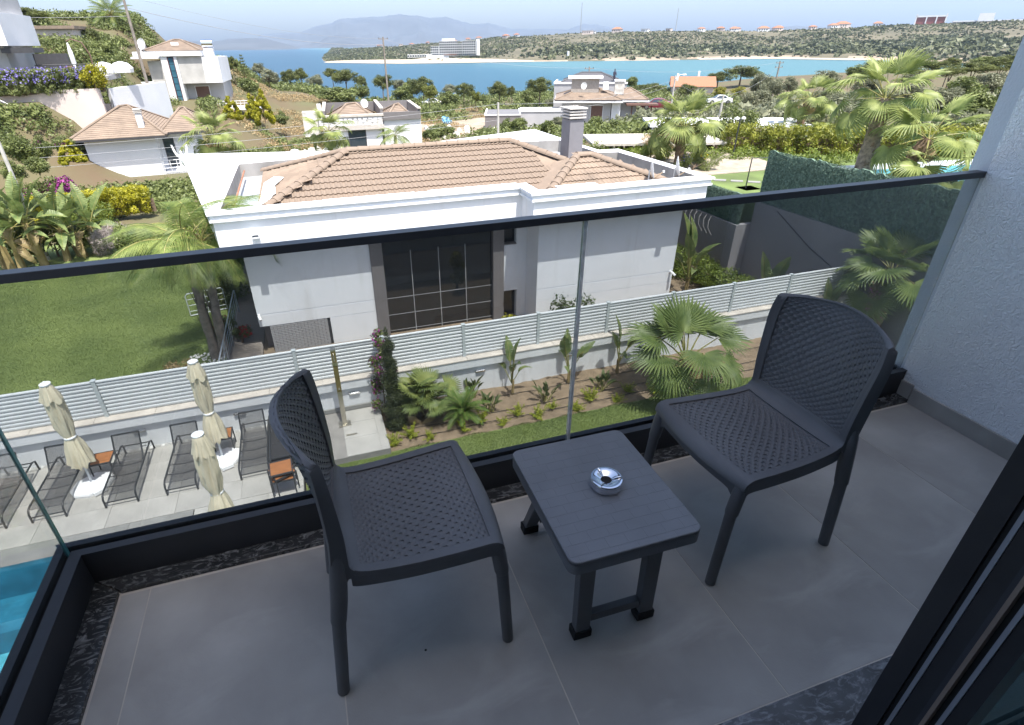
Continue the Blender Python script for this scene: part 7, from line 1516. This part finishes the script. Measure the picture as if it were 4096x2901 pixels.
# ---- mountains
def range_(name, P, dist, depth, m_, seed, nj=14):
    """P: crest points (x, z) at distance dist"""
    v = []; f = []; n_ = len(P)
    fine = []
    for i in range(n_-1):
        for q in range(8): fine.append((lerp(P[i][0],P[i+1][0],q/8), lerp(P[i][1],P[i+1][1],q/8)))
    fine.append(P[-1])
    for i,(x,z) in enumerate(fine):
        for j in range(-4,nj+1):
            u = j/nj; y = dist - depth*u; zz = lerp(z,-30,ss(max(0,u))**.8) if j >= 0 else z+j*z*.12-30
            s = math.sin(math.pi*min(1,max(0,u)))
            zz += s*z*.38*mnoise.noise((x*.0016+seed,u*5,seed)) + s*z*.14*mnoise.noise((x*.005,u*11,seed)) + z*.05*mnoise.noise((x*.006,seed,0)) + z*.03*mnoise.noise((x*.017,seed+2,0))
            v.append((x*(y/dist),y,zz))
    w = nj+5
    for i in range(len(fine)-1):
        for j in range(w-1): a0 = i*w+j; f.append((a0,a0+1,a0+w+1,a0+w))
    tag(obj(name, npmesh(name, v, f, m_, True)), kind='structure')
range_('mountain', [(-389.0, 22.0), (-302.0, 79.0), (-242.0, 124.0), (-62.0, 134.0), (197.0, 138.0), (363.0, 190.0), (610.0, 241.0), (696.0, 282.0), (913.0, 293.0), (1190.0, 304.0), (1444.0, 328.0), (1671.0, 310.0), (1844.0, 291.0), (2050.0, 297.0), (2273.0, 247.0), (2424.0, 215.0), (2625.0, 233.0), (2812.0, 187.0), (2960.0, 163.0), (3448.0, 155.0), (3782.0, 149.0), (4016.0, 214.0), (4223.0, 203.0), (4419.0, 171.0), (4660.0, 94.0)], 8000, 2600, M_mtn, 1)
range_('hills', [(-1267.0, 42.0), (-1073.0, 61.0), (-1016.0, 78.0), (-944.0, 71.0), (-857.0, 59.0), (-786.0, 42.0), (-749.0, 39.0), (-670.0, 46.0), (-517.0, 33.0), (-400.0, 54.0), (-195.0, 58.0), (-114.0, 51.0), (46.0, 11.0), (143.0, -22.0)], 5200, 1500, M_mtn, 2)
range_('hills', [(149.0, -7.0), (292.0, 18.0), (401.0, 71.0), (525.0, 89.0), (646.0, 73.0), (725.0, 40.0), (826.0, 2.0), (1084.0, 8.0), (1414.0, -6.0)], 6000, 1200, M_mtn, 3)
range_('hills', [(4188.0, 39.0), (4607.0, 45.0), (4815.0, 74.0), (5016.0, 99.0), (5015.0, 104.0), (5384.0, 117.0), (5617.0, 111.0), (6094.0, 103.0), (6535.0, 72.0), (6754.0, 110.0), (7104.0, 102.0), (7815.0, 119.0), (8247.0, 184.0), (8474.0, 160.0), (8915.0, 188.0), (9778.0, 162.0)], 5600, 1200, M_mtn, 4)
# ---- the air: one closed even box of thin haze around camera and scene
hz = MB().box(-9500,-60,-32,14000,9200,520).build('haze')
hm = bpy.data.materials.new('haze air'); hm.use_nodes = True; hn = hm.node_tree.nodes; hn.remove(hn['Principled BSDF'])
pv_ = hn.new('ShaderNodeVolumePrincipled'); pv_.inputs['Density'].default_value = HAZE; pv_.inputs['Color'].default_value = (.55,.73,1.0,1); pv_.inputs['Anisotropy'].default_value = .0
hm.node_tree.links.new(pv_.outputs[0], hn['Material Output'].inputs['Volume']); hz.data.materials.append(hm); tag(hz, 'thin pale haze filling the air over the bay', 'haze', kind='stuff')
